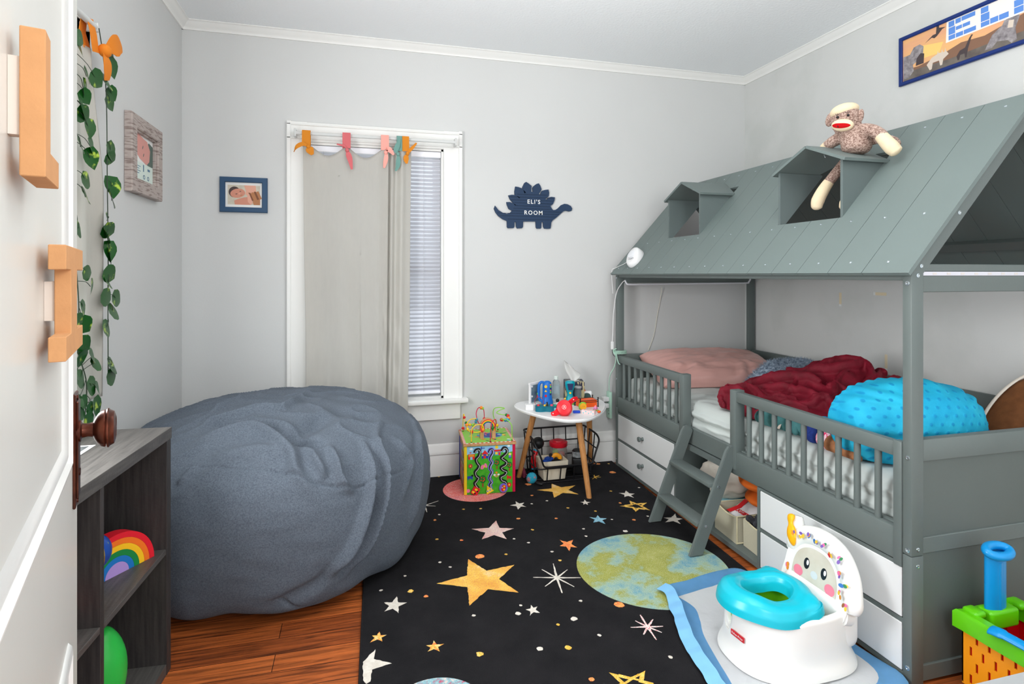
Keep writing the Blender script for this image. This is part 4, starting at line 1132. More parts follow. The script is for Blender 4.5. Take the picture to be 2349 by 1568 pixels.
VL = [(2.063, 1.838), (2.131, 1.85), (2.04, 1.795), (2.05, 1.769), (2.03, 1.723), (2.036, 1.713), (2.078, 1.679), (2.023, 1.61), (2.091, 1.624), (2.091, 1.586), (2.056, 1.51), (2.056, 1.461), (2.011, 1.935), (2.01, 1.907), (2.003, 1.353), (2.064, 1.226), (2.09, 1.183), (2.033, 1.114), (2.01, 1.083), (2.045, 1.063), (2.042, 1.002), (2.033, 0.969), (2.1, 0.959), (2.124, 0.935), (2.019, 0.899), (2.095, 0.863), (2.136, 0.851), (2.044, 0.826), (2.086, 0.802), (2.128, 0.79), (2.026, 0.796), (2.078, 0.766), (1.994, 0.923), (2.01, 0.843)]
VR = [(2.292, 1.969), (2.305, 1.945), (2.307, 1.855), (2.29, 1.817), (2.297, 1.649), (2.297, 1.628), (2.31, 1.528), (2.31, 1.481), (2.27, 1.407), (2.281, 1.374), (2.262, 1.353), (2.287, 1.301), (2.291, 1.278), (2.289, 1.221), (2.281, 1.189), (2.262, 1.141), (2.347, 1.133), (2.321, 1.09), (2.264, 1.033), (2.31, 0.898), (2.306, 0.863), (2.268, 1.883)]
rnd = random.Random(4)
def vine(pts, leaves, x, label, size):
    v = empty('ivy_garland', (x, pts[0][1], pts[-1][2]), label, 'artificial vine')
    stem = bez(pts, 8)
    bm = NB(); tube(bm, stem, 0.0016, 6)
    for (y, z) in leaves:
        c = Vector((x + 0.006, y, z)); q = min(stem, key=lambda p: (p - c - Vector((0, 0, 0.03))).length)
        tube(bm, bez([q, (q + c) / 2 + Vector((0.004, 0, 0.006)), c + Vector((-0.001, 0, 0))], 3), 0.0010, 5)
    obj('stem', bm, m_stem, v, smooth=60)
    bm = NB()
    for (y, z) in leaves:
        a = rnd.uniform(-0.7, 0.25) if rnd.random() < 0.7 else rnd.uniform(-1.6, -0.6)
        leaf(bm, (x + 0.007, y, z), size * rnd.uniform(0.85, 1.25), a, rnd.uniform(-0.5, 0.5))
    obj('foliage', bm, m_leaf, v, smooth=60)
vine([(-0.832, 2.00, 2.02), (-0.826, 2.00, 1.80), (-0.826, 1.995, 1.60), (-0.826, 1.99, 1.45), (-0.826, 2.01, 1.38), (-0.826, 2.0, 1.28), (-0.826, 2.02, 1.12), (-0.826, 2.01, 1.0), (-0.826, 2.07, 0.88), (-0.826, 2.05, 0.74)], VL, -0.828, 'green ivy garland hanging in front of the left curtain', 0.062)
vine([(-0.838, 2.19, 2.04), (-0.842, 2.24, 1.94), (-0.842, 2.26, 1.80), (-0.848, 2.282, 1.55), (-0.846, 2.284, 1.3), (-0.846, 2.282, 1.1), (-0.846, 2.284, 0.85)], VR, -0.850, 'green ivy garland along the right edge of the left curtain', 0.066)

# ------------------------------------------------------------------ pictures
def frame_parts(root, Mx, W, H, b, depth, mf, prof=None, bev=0.003):
    """picture frame in local XY centred at origin, z out of the wall"""
    bm = NB(); L_ = []
    for (w_, h_, z) in ((W / 2, H / 2, 0.001), (W / 2, H / 2, depth - bev), (W / 2 - bev, H / 2 - bev, depth), (W / 2 - b + bev, H / 2 - b + bev, depth), (W / 2 - b, H / 2 - b, depth - bev), (W / 2 - b, H / 2 - b, 0.001)):
        L_.append([bm.verts.new(Mx @ Vector((sx * w_, sy * h_, z))) for sx, sy in ((-1, -1), (1, -1), (1, 1), (-1, 1))])
    for a_, b_ in zip(L_, L_[1:] + L_[:1]):
        for i in range(4): bm.faces.new((a_[i], a_[(i + 1) % 4], b_[(i + 1) % 4], b_[i]))
    return obj('frame', bm, mf, root, smooth=40)
def MY(x, z, y): return Matrix(((1, 0, 0, x), (0, 0, -1, y), (0, 1, 0, z), (0, 0, 0, 1)))          # on back wall, facing -Y
def MXl(y, z, x): return Matrix(((0, 0, 1, x), (1, 0, 0, y), (0, 1, 0, z), (0, 0, 0, 1)))           # on left wall, facing +X
def MXr(y, z, x): return Matrix(((0, 0, -1, x), (-1, 0, 0, y), (0, 1, 0, z), (0, 0, 0, 1)))         # on right wall, facing -X
m_skin = mat('print_skin', (206, 140, 118), 0.5); m_skin2 = mat('print_skin_light', (222, 164, 142), 0.5); m_hair = mat('print_hair', (70, 56, 54), 0.5)
m_cloth = mat('print_cream', (208, 200, 182), 0.5, rgb2=(190, 182, 166), vscale=40); m_hand = mat('print_hand', (176, 118, 78), 0.5); m_handd = mat('print_hand_dark', (120, 72, 46), 0.5)
m_paper = mat('print_white', (232, 232, 230), 0.5)
m_navyf = mat('navy_frame_paint', (44, 76, 108), 0.45)
pf = empty('picture_frame', (-0.618, YB, 1.66), 'small navy framed photograph of a baby left of the back window', 'picture')
Mx = MY(-0.618, 1.661, YB)
frame_parts(pf, Mx, 0.243, 0.193, 0.028, 0.018, m_navyf)
bm = NB()
box(bm, -0.095, 0.095, -0.07, 0.07, 0.001, 0.006, 0, 0, Mx)
W2, H2 = 0.166, 0.108
def pp(pts): return [((x - 0.5) * W2, (0.5 - y) * H2) for x, y in pts]
flatpoly(bm, pp([(0, 0), (0, 1), (1, 1), (1, 0)]), Mx, 1, 0.0062)
flatpoly(bm, pp([(0.22, 1), (0.2, 0.80), (0.30, 0.72), (0.5, 0.62), (0.62, 0.60), (0.70, 0.75), (0.72, 1.0)][::-1]), Mx, 2, 0.0064)
flatpoly(bm, pp([(0.56, 0.28), (0.50, 0.0), (0.86, 0.0), (0.88, 0.30), (0.80, 0.42), (0.60, 0.52), (0.54, 0.46)]), Mx, 3, 0.0064)
e = ell(0, 0, 1, 1, 20); flatpoly(bm, pp([(0.21 + 0.175 * x, 0.36 + 0.28 * y) for x, y in e][::-1]), Mx, 4, 0.0066)
e = ell(0, 0, 0.215, 0.25, 20, 35); flatpoly(bm, pp([(0.31 + x, 0.42 + y) for x, y in e][::-1]), Mx, 2, 0.0068)
for (x, y, rx, ry, a, mi) in ((0.27, 0.46, 0.035, 0.018, -15, 4), (0.39, 0.32, 0.03, 0.018, -15, 4), (0.42, 0.52, 0.045, 0.02, -30, 5), (0.36, 0.44, 0.03, 0.03, 0, 3)):
    flatpoly(bm, pp([(x + p, y + q) for p, q in ell(0, 0, rx, ry, 12, a)][::-1]), Mx, mi, 0.0070)
flatpoly(bm, pp([(0.62, 0.36), (0.72, 0.55), (0.80, 1.0), (1.0, 1.0), (1.0, 0.55), (0.92, 0.34), (0.82, 0.30), (0.76, 0.42)]), Mx, 5, 0.0068)
for k in range(4):
    x = 0.64 + k * 0.085; y0 = 0.40 - 0.03 * k
    flatpoly(bm, pp([(x, y0), (x + 0.05, y0 - 0.03), (x + 0.16, y0 + 0.36), (x + 0.10, y0 + 0.40)][::-1]), Mx, 5 if k % 2 else 6, 0.0071)
flatpoly(bm, pp([(0.60, 0.5), (0.66, 0.42), (0.78, 0.92), (0.70, 0.98), (0.62, 0.85)]), Mx, 3, 0.0073)
obj('photo', bm, [m_paper, m_cloth, m_skin, m_skin2, m_hair, m_hand, m_handd], pf, smooth=0)

m_weath = mat('weathered_wood', (176, 164, 158), 0.8, rgb2=(134, 120, 114), vscale=7, vstretch=(3, 3, 22), contrast=(0.50, 0.62), bump=0.4, bscale=60)
pf = empty('picture_frame', (XL, 2.84, 1.73), 'weathered wooden picture frame on the left wall with baby photo and text', 'picture')
Mx = MXl(2.842, 1.728, XL + 0.0005)
frame_parts(pf, Mx, 0.372, 0.328, 0.058, 0.030, m_weath, bev=0.004)
bm = NB()
for (x0, x1, y0, y1) in ((-0.134, 0.134, 0.098, 0.112), (-0.134, 0.134, -0.112, -0.098), (-0.134, -0.120, -0.1, 0.1), (0.120, 0.134, -0.1, 0.1)): box(bm, x0, x1, y0, y1, 0.006, 0.020, 0.002, 0, Mx)
obj('inner_lip', bm, m_weath, pf)
m_txt = mat('print_text_blue', (80, 120, 150), 0.5); m_mint = mat('print_pale_mint', (216, 230, 222), 0.5); m_sk3 = mat('print_pink_skin', (214, 150, 140), 0.5); m_grn = mat('print_grey_green', (86, 104, 96), 0.5)
bm = NB(); box(bm, -0.128, 0.128, -0.106, 0.106, 0.001, 0.008, 0, 0, Mx)
flatpoly(bm, [(-0.12, -0.02), (0.12, -0.02), (0.12, 0.10), (-0.12, 0.10)], Mx, 1, 0.0083)
flatpoly(bm, [(0.05, -0.02), (0.12, -0.02), (0.12, 0.075), (0.07, 0.085), (0.02, 0.05)], Mx, 3, 0.0085)
flatpoly(bm, [(-0.12, 0.03), (-0.04, -0.005), (0.04, -0.02), (0.075, 0.0), (0.085, 0.05), (0.05, 0.085), (-0.0, 0.09), (-0.06, 0.1), (-0.12, 0.1)], Mx, 2, 0.0087)
for (x, y) in ((-0.005, 0.05), (0.005, 0.018)): flatpoly(bm, ell(x, y, 0.010, 0.004, 10, 60), Mx, 3, 0.0090)
for i in range(4): flatpoly(bm, [(-0.11, -0.040 - 0.010 * i), (-0.03 - 0.015 * (i % 2), -0.040 - 0.010 * i), (-0.03 - 0.015 * (i % 2), -0.037 - 0.010 * i), (-0.11, -0.037 - 0.010 * i)], Mx, 4, 0.0087)
for (x0, y0, w_, h_) in ((0.0, -0.055, 0.010, 0.03), (0.055, -0.045, 0.028, 0.010)): flatpoly(bm, [(x0, y0), (x0 + w_, y0), (x0 + w_, y0 + h_), (x0, y0 + h_)], Mx, 4, 0.0087)
for x in (0.012, 0.062):
    o_ = ell(x, -0.078, 0.012, 0.010, 12); i_ = ell(x, -0.078, 0.007, 0.006, 12)
    for k in range(12): flatpoly(bm, [o_[k], o_[(k + 1) % 12], i_[(k + 1) % 12], i_[k]], Mx, 4, 0.0087)
obj('photo', bm, [m_mint, m_paper, m_sk3, m_grn, m_txt], pf, smooth=0)

# stegosaurus letter board
m_board = mat('navy_letterboard', (30, 54, 84), 0.6)
sg = empty('wall_sign', (1.05, YB, 1.5), 'navy dinosaur-shaped letter board with white letters on the back wall', 'sign')
raw = [(577, 545), (592, 503), (640, 565), (700, 603), (760, 617), (810, 600), (832, 574), (785, 548), (760, 490), (754, 452), (800, 452), (850, 470), (885, 490), (880, 505), (840, 455), (805, 415), (780, 357), (830, 348), (885, 352), (943, 385), (935, 402), (900, 365), (870, 340), (868, 300), (880, 232), (925, 240), (975, 258), (1028, 318), (1008, 328), (980, 240), (1010, 180), (1032, 166), (1070, 190), (1112, 226), (1108, 260), (1106, 305), (1130, 310), (1122, 250), (1140, 225), (1180, 195), (1212, 186), (1235, 220), (1253, 270), (1240, 300), (1215, 335), (1232, 352), (1245, 310), (1262, 290), (1300, 280), (1350, 274), (1360, 320), (1355, 370), (1308, 410), (1320, 422), (1350, 388), (1390, 378), (1442, 385), (1435, 430), (1415, 480), (1378, 507), (1395, 540), (1415, 566), (1450, 562), (1485, 540), (1530, 495), (1575, 477), (1620, 483), (1665, 508), (1688, 545), (1675, 578), (1640, 585), (1600, 575), (1565, 580), (1520, 620), (1465, 670), (1410, 710), (1390, 740), (1384, 800), (1378, 828), (1340, 832), (1290, 828), (1278, 800), (1272, 735), (1252, 735), (1248, 810), (1240, 828), (1185, 828), (1172, 810), (1168, 728), (1080, 727), (990, 728), (988, 805), (975, 822), (905, 826), (892, 800), (888, 735), (870, 735), (866, 800), (855, 820), (775, 822), (762, 805), (760, 720), (700, 695), (640, 650), (600, 600)]
K = 6.1816
# board outline in metres on the wall (perspective of the tilted wall removed)
def bw(x, y):
    px, py = 1040 + x / K, 390 + y / K
    l = (px - 1174.5) / 1310; dep = (YB - 0.012) / (0.96620 - l * 0.25781)
    return (dep * (0.25781 + l * 0.96620), 1.22 - (py - 630) / 1310 * dep)
cxs, czs = bw(1090, 540)
poly = [bw(*p) for p in raw]; poly = [(x - cxs, z - czs) for x, z in poly]
Mx = MY(cxs, czs, YB)
bm = NB(); prism(bm, poly[::-1], Mx @ T(0, 0, 0.0002), 0.0118); bmesh.ops.recalc_face_normals(bm, faces=bm.faces)
gl = bm.verts[:]
obj('board', bm, m_board, sg, smooth=20)
bm = NB()
for k, y in enumerate((348, 388, 430, 470, 510, 548, 585, 618, 655, 700)):
    xa = {0: 900, 1: 800, 2: 815, 3: 860, 4: 870, 5: 850, 6: 820, 7: 620, 8: 660, 9: 770}[k]; xb = {0: 1330, 1: 1420, 2: 1420, 3: 1405, 4: 1365, 5: 1385, 6: 1540, 7: 1500, 8: 1460, 9: 1400}[k]
    a, b = bw(xa, y + 0.012 * (xa - 1100)), bw(xb, y + 0.012 * (xb - 1100)); zc_ = (a[1] + b[1]) / 2
    box(bm, a[0] - cxs, b[0] - cxs, zc_ - czs - 0.0011, zc_ - czs + 0.0011, 0.0115, 0.0126, 0, 0, Mx)
obj('felt_grooves', bm, mat('navy_groove', (17, 32, 52), 0.8), sg, smooth=0)
bm = NB()
a = bw(1140, 452); text_mesh(bm, "ELI'S", Mx @ T(a[0] - cxs, a[1] - czs, 0.0126), 0.036, 0.001, bold=0.0006, spacing=1.25)
obj('letters', bm, m_paper, sg, smooth=0)
bm = NB()
a = bw(1135, 607); text_mesh(bm, "ROOM", Mx @ T(a[0] - cxs, a[1] - czs, 0.0126), 0.036, 0.001, bold=0.0006, spacing=1.25)
obj('letters', bm, m_paper, sg, smooth=0)

# poster on the right wall
m_pfr = mat('navy_poster_frame', (20, 46, 112), 0.35); m_sky1 = mat('print_sunset', (238, 186, 120), 0.5, rgb2=(222, 160, 130), vscale=3, vstretch=(1, 1, 6))
pY0, pY1 = 2.250, 1.42; PW, PH = pY0 - pY1, 0.240
pf = empty('poster', (XR, (pY0 + pY1) / 2, 2.15), 'long navy framed dinosaur name poster high on the right wall', 'picture')
Mx = MXr((pY0 + pY1) / 2, 2.274, XR)
frame_parts(pf, Mx, PW, PH, 0.018, 0.016, m_pfr)
bm = NB(); box(bm, -PW / 2 + 0.012, PW / 2 - 0.012, -PH / 2 + 0.012, PH / 2 - 0.012, 0.001, 0.006, 0, 0, Mx)
pm = [m_sky1, mat('print_brown_hills', (132, 98, 78), 0.5), mat('print_grey_ground', (120, 112, 104), 0.5, rgb2=(92, 84, 80), vscale=20), mat('print_dino_grey', (166, 160, 162), 0.5, rgb2=(110, 104, 108), vscale=60), mat('print_dark', (72, 62, 64), 0.5), mat('print_glow', (244, 236, 228), 0.5), mat('print_blue', (92, 140, 214), 0.5), mat('print_gold', (250, 204, 120), 0.5), mat('print_dino_cream', (214, 200, 186), 0.5)]
def P(x, y): return (-PW / 2 + x, -PH / 2 + y)          # metres from lower left
def fp(pts, mi, h): flatpoly(bm, [P(*p) for p in pts], Mx, mi, h)
fp([(0.02, 0.02), (PW - 0.02, 0.02), (PW - 0.02, 0.10), (0.55, 0.125), (0.40, 0.095), (0.30, 0.105), (0.22, 0.085), (0.10, 0.07), (0.02, 0.075)], 1, 0.0062)
fp([(0.02, 0.02), (PW - 0.02, 0.02), (PW - 0.02, 0.05), (0.42, 0.055), (0.25, 0.05), (0.10, 0.058), (0.02, 0.06)], 2, 0.0064)
fp([(0.10, 0.10), (0.20, 0.095), (0.22, 0.14), (0.12, 0.16)], 7, 0.0063)
# big-jawed dinosaur, left edge
fp([(0.02, 0.03), (0.05, 0.03), (0.075, 0.055), (0.07, 0.085), (0.10, 0.10), (0.125, 0.085), (0.122, 0.12), (0.125, 0.155), (0.105, 0.172), (0.075, 0.168), (0.055, 0.14), (0.02, 0.14)], 3, 0.0066)
fp([(0.085, 0.075), (0.125, 0.075), (0.128, 0.12), (0.11, 0.128), (0.09, 0.11)], 4, 0.0068)
# flying reptile
fp([(0.13, 0.165), (0.165, 0.18), (0.178, 0.172), (0.19, 0.178), (0.215, 0.20), (0.232, 0.203), (0.20, 0.212), (0.20, 0.222), (0.188, 0.222), (0.185, 0.19), (0.17, 0.19)], 4, 0.0066)
# horned small one
fp([(0.155, 0.03), (0.165, 0.032), (0.17, 0.06), (0.20, 0.06), (0.205, 0.035), (0.215, 0.035), (0.22, 0.06), (0.245, 0.075), (0.235, 0.09), (0.20, 0.095), (0.165, 0.085), (0.14, 0.06)], 8, 0.0066)
for x in (0.19, 0.21, 0.225): fp([(x, 0.085), (x + 0.010, 0.085), (x + 0.004, 0.108)], 8, 0.0067)
# long neck
fp([(0.285, 0.03), (0.292, 0.03), (0.297, 0.05), (0.315, 0.05), (0.318, 0.03), (0.325, 0.03), (0.33, 0.065), (0.345, 0.11), (0.352, 0.12), (0.345, 0.122), (0.335, 0.11), (0.318, 0.075), (0.295, 0.07), (0.28, 0.05)], 4, 0.0066)
# triceratops
fp([(0.40, 0.03), (0.43, 0.03), (0.45, 0.05), (0.49, 0.04), (0.505, 0.022), (0.525, 0.03), (0.52, 0.08), (0.535, 0.12), (0.53, 0.15), (0.51, 0.16), (0.485, 0.14), (0.47, 0.11), (0.43, 0.085)], 3, 0.0066)
fp([(0.452, 0.132), (0.485, 0.125), (0.482, 0.132), (0.46, 0.137)], 8, 0.0069); fp([(0.49, 0.09), (0.51, 0.085), (0.515, 0.115), (0.495, 0.12)], 8, 0.0068)
fp([(0.60, 0.03), (0.62, 0.03), (0.63, 0.06), (0.66, 0.05), (0.67, 0.03), (0.69, 0.03), (0.70, 0.09), (0.68, 0.12), (0.63, 0.11), (0.56, 0.08), (0.61, 0.075)], 3, 0.0066)
# glowing name panel, cracked blue letters
fp([(0.232, 0.128), (0.66, 0.128), (0.665, 0.226), (0.236, 0.226)], 5, 0.0070)
def blk(x0, x1, y0, y1): fp([(x0, y0), (x1, y0), (x1, y1), (x0, y1)], 6, 0.0074)
for (x0, x1) in ((0.245, 0.275), (0.385, 0.42)): blk(x0, x1, 0.135, 0.155); blk(x0, x1, 0.158, 0.19); blk(x0, x1 - 0.004, 0.193, 0.218)
blk(0.278, 0.310, 0.135, 0.154); blk(0.313, 0.365, 0.135, 0.154); blk(0.278, 0.305, 0.168, 0.184); blk(0.308, 0.340, 0.168, 0.184); blk(0.276, 0.300, 0.197, 0.218); blk(0.303, 0.362, 0.199, 0.218)
blk(0.423, 0.455, 0.135, 0.158); blk(0.458, 0.495, 0.135, 0.158); blk(0.515, 0.55, 0.135, 0.16); blk(0.515, 0.55, 0.163, 0.19); blk(0.515, 0.55, 0.193, 0.218)
obj('print', bm, pm, pf, smooth=0)
# ------------------------------------------------------------------ dark bookcase on the left
def dark_wood():
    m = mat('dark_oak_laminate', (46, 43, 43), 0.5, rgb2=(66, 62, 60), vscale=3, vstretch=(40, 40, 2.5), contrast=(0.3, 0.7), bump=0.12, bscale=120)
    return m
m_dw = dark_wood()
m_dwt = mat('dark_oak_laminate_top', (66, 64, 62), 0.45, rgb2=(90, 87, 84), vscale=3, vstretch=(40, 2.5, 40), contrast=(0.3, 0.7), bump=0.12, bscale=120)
ka = Vector((-0.065, -1, 0)).normalized(); kb = Vector((-1, 0.065, 0)).normalized()
KM = Matrix(((ka.x, kb.x, 0, -0.566), (ka.y, kb.y, 0, 1.985), (0, 0, 1, 0), (0, 0, 0, 1)))
def kbox(bm, a0, a1, b0, b1, z0, z1, bev=0.0008): return box(bm, a0, a1, b0, b1, z0, z1, bev, 0, KM)
KD, KL = 0.285, 0.862
bk = empty('bookcase', (-0.70, 1.56, 0), 'low black-brown wooden cube bookcase behind the door', 'bookcase')
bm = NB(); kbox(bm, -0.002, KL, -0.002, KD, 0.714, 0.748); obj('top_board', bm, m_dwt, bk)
for a in (0.0, KL - 0.032):
    bm = NB(); kbox(bm, a, a + 0.032, 0, KD, 0.0, 0.714); obj('side_panel', bm, m_dw, bk)
bm = NB(); kbox(bm, 0.4065, 0.4235, 0.001, KD - 0.006, 0.034, 0.714); obj('divider', bm, m_dw, bk)
for a0, a1 in ((0.032, 0.4065), (0.4235, KL - 0.032)):
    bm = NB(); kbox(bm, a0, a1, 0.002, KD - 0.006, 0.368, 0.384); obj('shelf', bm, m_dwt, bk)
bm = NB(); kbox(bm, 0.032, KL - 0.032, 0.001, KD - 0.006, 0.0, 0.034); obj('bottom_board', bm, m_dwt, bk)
bm = NB(); kbox(bm, 0.032, KL - 0.032, KD - 0.006, KD - 0.001, 0.034, 0.714, 0); obj('back_panel', bm, m_dw, bk)
# stacking rainbow: six arches
rc = Vector((-0.652, 1.820, 0.3845)); rd = Vector((0.55, 0.835, 0)).normalized(); rb_ = Vector((-0.835, 0.55, 0)).normalized()
Mr = Matrix(((rd.x, 0, rb_.x, rc.x), (rd.y, 0, rb_.y, rc.y), (0, 1, 0, rc.z), (0, 0, 0, 1)))
arcs = [('red', (216, 26, 44), 'outermost red arch of the toy rainbow on the shelf'), ('orange', (236, 112, 30), 'orange arch of the toy rainbow just inside the red one'), ('yellow', (246, 190, 30), 'yellow arch of the toy rainbow between orange and green'), ('green', (22, 128, 62), 'green arch of the toy rainbow between yellow and blue'), ('blue', (26, 112, 186), 'blue arch of the toy rainbow around the lilac core'), ('lilac', (172, 142, 208), 'lilac half disc at the core of the toy rainbow')]
Ro = 0.113; st = 0.0158
for i, (nm, col, lab) in enumerate(arcs):
    ro = Ro - i * st; ri = ro - st + 0.0004 if i < 5 else 0
    o_ = [(ro * cos(PI * k / 28), ro * sin(PI * k / 28)) for k in range(29)]
    i_ = [(ri * cos(PI * k / 28), ri * sin(PI * k / 28)) for k in range(28, -1, -1)] if ri else []
    bm = NB(); prism(bm, o_ + i_, Mr, 0.036); bmesh.ops.recalc_face_normals(bm, faces=bm.faces)
    obj('rainbow_arch', bm, mat('toy_wood_' + nm, col, 0.5), None, lab, 'toy', 'stacking rainbow arches', smooth=25)
# small globe on stand
gl = empty('globe', (-0.672, 1.715, 0.384), 'small blue globe on a wooden stand beside the toy rainbow', 'globe')
gc = Vector((-0.680, 1.722, 0.494))
bm = NB(); lathe(bm, [(0, 0.3845), (0.027, 0.3845), (0.028, 0.390), (0.022, 0.396), (0.008, 0.402), (0.005, 0.43), (0.006, 0.446), (0, 0.446)], T(gc.x, gc.y, 0), 24); obj('stand', bm, mat('globe_stand_wood', (150, 98, 60), 0.5), gl)
m_ocean = mat('globe_ocean', (28, 72, 156), 0.3, rgb2=(122, 150, 84), vscale=16, contrast=(0.60, 0.62), coords='Object')
bm = NB(); ball(bm, gc, 0.049, 28, 18); obj('sphere', bm, m_ocean, gl, smooth=80)
bm = NB(); tube(bm, [gc + Vector((0.053 * sin(rad(a)) * 0.83, 0.053 * sin(rad(a)) * -0.55, 0.053 * cos(rad(a)))) for a in range(-10, 191, 10)], 0.0022, 6); obj('meridian', bm, mat('brass', (190, 160, 90), 0.3, metal=0.8), gl)
# green egg toy, red ball, print on the top
ge = empty('toy_egg', (-0.672, 1.76, 0.0345), 'bright green egg-shaped plastic toy in the lower shelf compartment', 'toy')
bm = NB(); ball(bm, (-0.672, 1.762, 0.1545), (0.062, 0.062, 0.119), 30, 20); obj('shell', bm, mat('green_plastic', (46, 186, 74), 0.3), ge, smooth=80)
bm = NB(); tube(bm, [Vector((-0.672, 1.762, 0.1545)) + Vector((0.040 + 0.0, 0, 0)) * 0 + Vector((0.0615 * sin(rad(a)) * 0.55, 0.0615 * sin(rad(a)) * 0.84, 0.1195 * cos(rad(a)))) for a in range(0, 360, 8)], 0.0016, 6, closed=True); obj('seam', bm, mat('green_plastic_dark', (22, 120, 46), 0.4), ge, smooth=60)
bm = NB(); ball(bm, (-0.668, 1.522, 0.4220), 0.0375, 20, 14)
obj('toy_ball', bm, mat('coral_red_plastic', (228, 74, 60), 0.4), None, 'small red ball on the shelf just behind the door edge', 'ball', smooth=80)
pr = empty('photo_print', (-0.80, 1.68, 0.749), 'black and white photo print with white border on the bookcase top', 'print')
bm = NB(); box(bm, -0.885, -0.705, 1.545, 1.822, 0.7485, 0.7505); obj('paper', bm, m_paper, pr)
bm = NB(); box(bm, -0.874, -0.716, 1.556, 1.811, 0.7505, 0.7508); obj('picture', bm, mat('print_mono', (60, 64, 66), 0.4, rgb2=(170, 175, 176), vscale=14), pr, smooth=0)
# ------------------------------------------------------------------ space rug
def multi(name, stops, scale, fine=None, finescale=260, fineamt=(0.50, 0.60), rough=0.95):
    m = bpy.data.materials.new(name); m.use_nodes = True
    nt = m.node_tree; b = nt.nodes['Principled BSDF']; b.inputs['Roughness'].default_value = rough; b.inputs['Specular IOR Level'].default_value = 0.1
    tc = nt.nodes.new('ShaderNodeTexCoord')
    n = nt.nodes.new('ShaderNodeTexNoise'); n.inputs['Scale'].default_value = scale; n.inputs['Detail'].default_value = 9; n.inputs['Roughness'].default_value = 0.68
    nt.links.new(tc.outputs['Object'], n.inputs['Vector'])
    r = nt.nodes.new('ShaderNodeValToRGB'); el = r.color_ramp.elements
    while len(el) > 1: el.remove(el[0])
    el[0].position = stops[0][0]; el[0].color = lin(stops[0][1])
    for p, c in stops[1:]:
        e = el.new(p); e.color = lin(c)
    nt.links.new(n.outputs['Fac'], r.inputs['Fac'])
    out = r.outputs['Color']
    if fine:
        n2 = nt.nodes.new('ShaderNodeTexNoise'); n2.inputs['Scale'].default_value = finescale; n2.inputs['Detail'].default_value = 1
        nt.links.new(tc.outputs['Object'], n2.inputs['Vector'])
        r2 = nt.nodes.new('ShaderNodeValToRGB'); r2.color_ramp.elements[0].position = fineamt[0]; r2.color_ramp.elements[1].position = fineamt[1]
        nt.links.new(n2.outputs['Fac'], r2.inputs['Fac'])
        mx = nt.nodes.new('ShaderNodeMix'); mx.data_type = 'RGBA'
        nt.links.new(r2.outputs['Color'], mx.inputs[0]); nt.links.new(out, mx.inputs[6]); mx.inputs[7].default_value = lin(fine)
        out = mx.outputs[2]
    nt.links.new(out, b.inputs['Base Color'])
    n3 = nt.nodes.new('ShaderNodeTexNoise'); n3.inputs['Scale'].default_value = 320; nt.links.new(tc.outputs['Object'], n3.inputs['Vector'])
    bp = nt.nodes.new('ShaderNodeBump'); bp.inputs['Strength'].default_value = 0.5; bp.inputs['Distance'].default_value = 0.004
    nt.links.new(n3.outputs['Fac'], bp.inputs['Height']); nt.links.new(bp.outputs['Normal'], b.inputs['Normal'])
    return m
m_rug = multi('rug_black_pile', [(0.3, (24, 24, 26)), (0.7, (36, 35, 37))], 7)
RM_ = [m_rug, multi('rug_gold', [(0.35, (226, 160, 70)), (0.55, (240, 196, 92)), (0.68, (246, 224, 176))], 9, (214, 120, 96), 300, (0.58, 0.66)),
       multi('rug_rose', [(0.35, (222, 150, 130)), (0.5, (232, 196, 180)), (0.65, (240, 222, 205))], 10, (196, 150, 190), 300, (0.56, 0.66)),
       multi('rug_white', [(0.4, (214, 206, 194)), (0.6, (232, 226, 216))], 40), multi('rug_yellow', [(0.4, (216, 160, 50)), (0.6, (240, 196, 90))], 30, (250, 230, 170), 300, (0.58, 0.66)),
       multi('rug_sky', [(0.4, (100, 160, 186)), (0.6, (140, 192, 210))], 30, (220, 230, 230), 300, (0.58, 0.66)), multi('rug_orange', [(0.4, (232, 110, 70)), (0.6, (244, 160, 90))], 40, (250, 200, 120), 300, (0.55, 0.66)),
       multi('rug_multi', [(0.35, (236, 90, 80)), (0.5, (246, 190, 80)), (0.65, (236, 226, 190))], 90), multi('rug_pink_planet', [(0.35, (232, 96, 96)), (0.5, (240, 124, 116)), (0.62, (214, 130, 150)), (0.72, (240, 190, 150))], 5, (244, 190, 180), 260, (0.54, 0.64)),
       multi('rug_green_planet', [(0.30, (54, 108, 124)), (0.42, (104, 156, 174)), (0.50, (150, 178, 160)), (0.56, (150, 154, 72)), (0.66, (166, 168, 92)), (0.76, (200, 200, 150))], 3.2, (206, 208, 176), 420, (0.58, 0.72)),
       multi('rug_mixed_planet', [(0.35, (190, 60, 90)), (0.5, (120, 180, 190)), (0.65, (230, 200, 190))], 60), m_rug, multi('rug_burst', [(0.4, (236, 222, 216)), (0.6, (240, 230, 226))], 60, (214, 70, 90), 300, (0.56, 0.62))]
ZR = 0.0135
rug = empty('rug', (0.77, 2.3, 0), 'black children\'s rug with stars and planets on the wooden floor', 'rug')
bm = NB()
def rx0(y): return 0.008 + 0.03 * (y - 2.0)
def rx1(y): return 1.530 + 0.035 * (y - 2.0)
C4 = [(rx0(1.2), 1.2), (rx1(1.2), 1.2), (rx1(3.416), 3.416), (rx0(3.416), 3.416)]
nseg = 60
ring = []
for k in range(4):
    a, b = Vector(C4[k]), Vector(C4[(k + 1) % 4])
    ring += [tuple(a.lerp(b, i / nseg)) for i in range(nseg)]
prism(bm, ring, T(0, 0, 0.0012), ZR - 0.0012)
lev = [0]
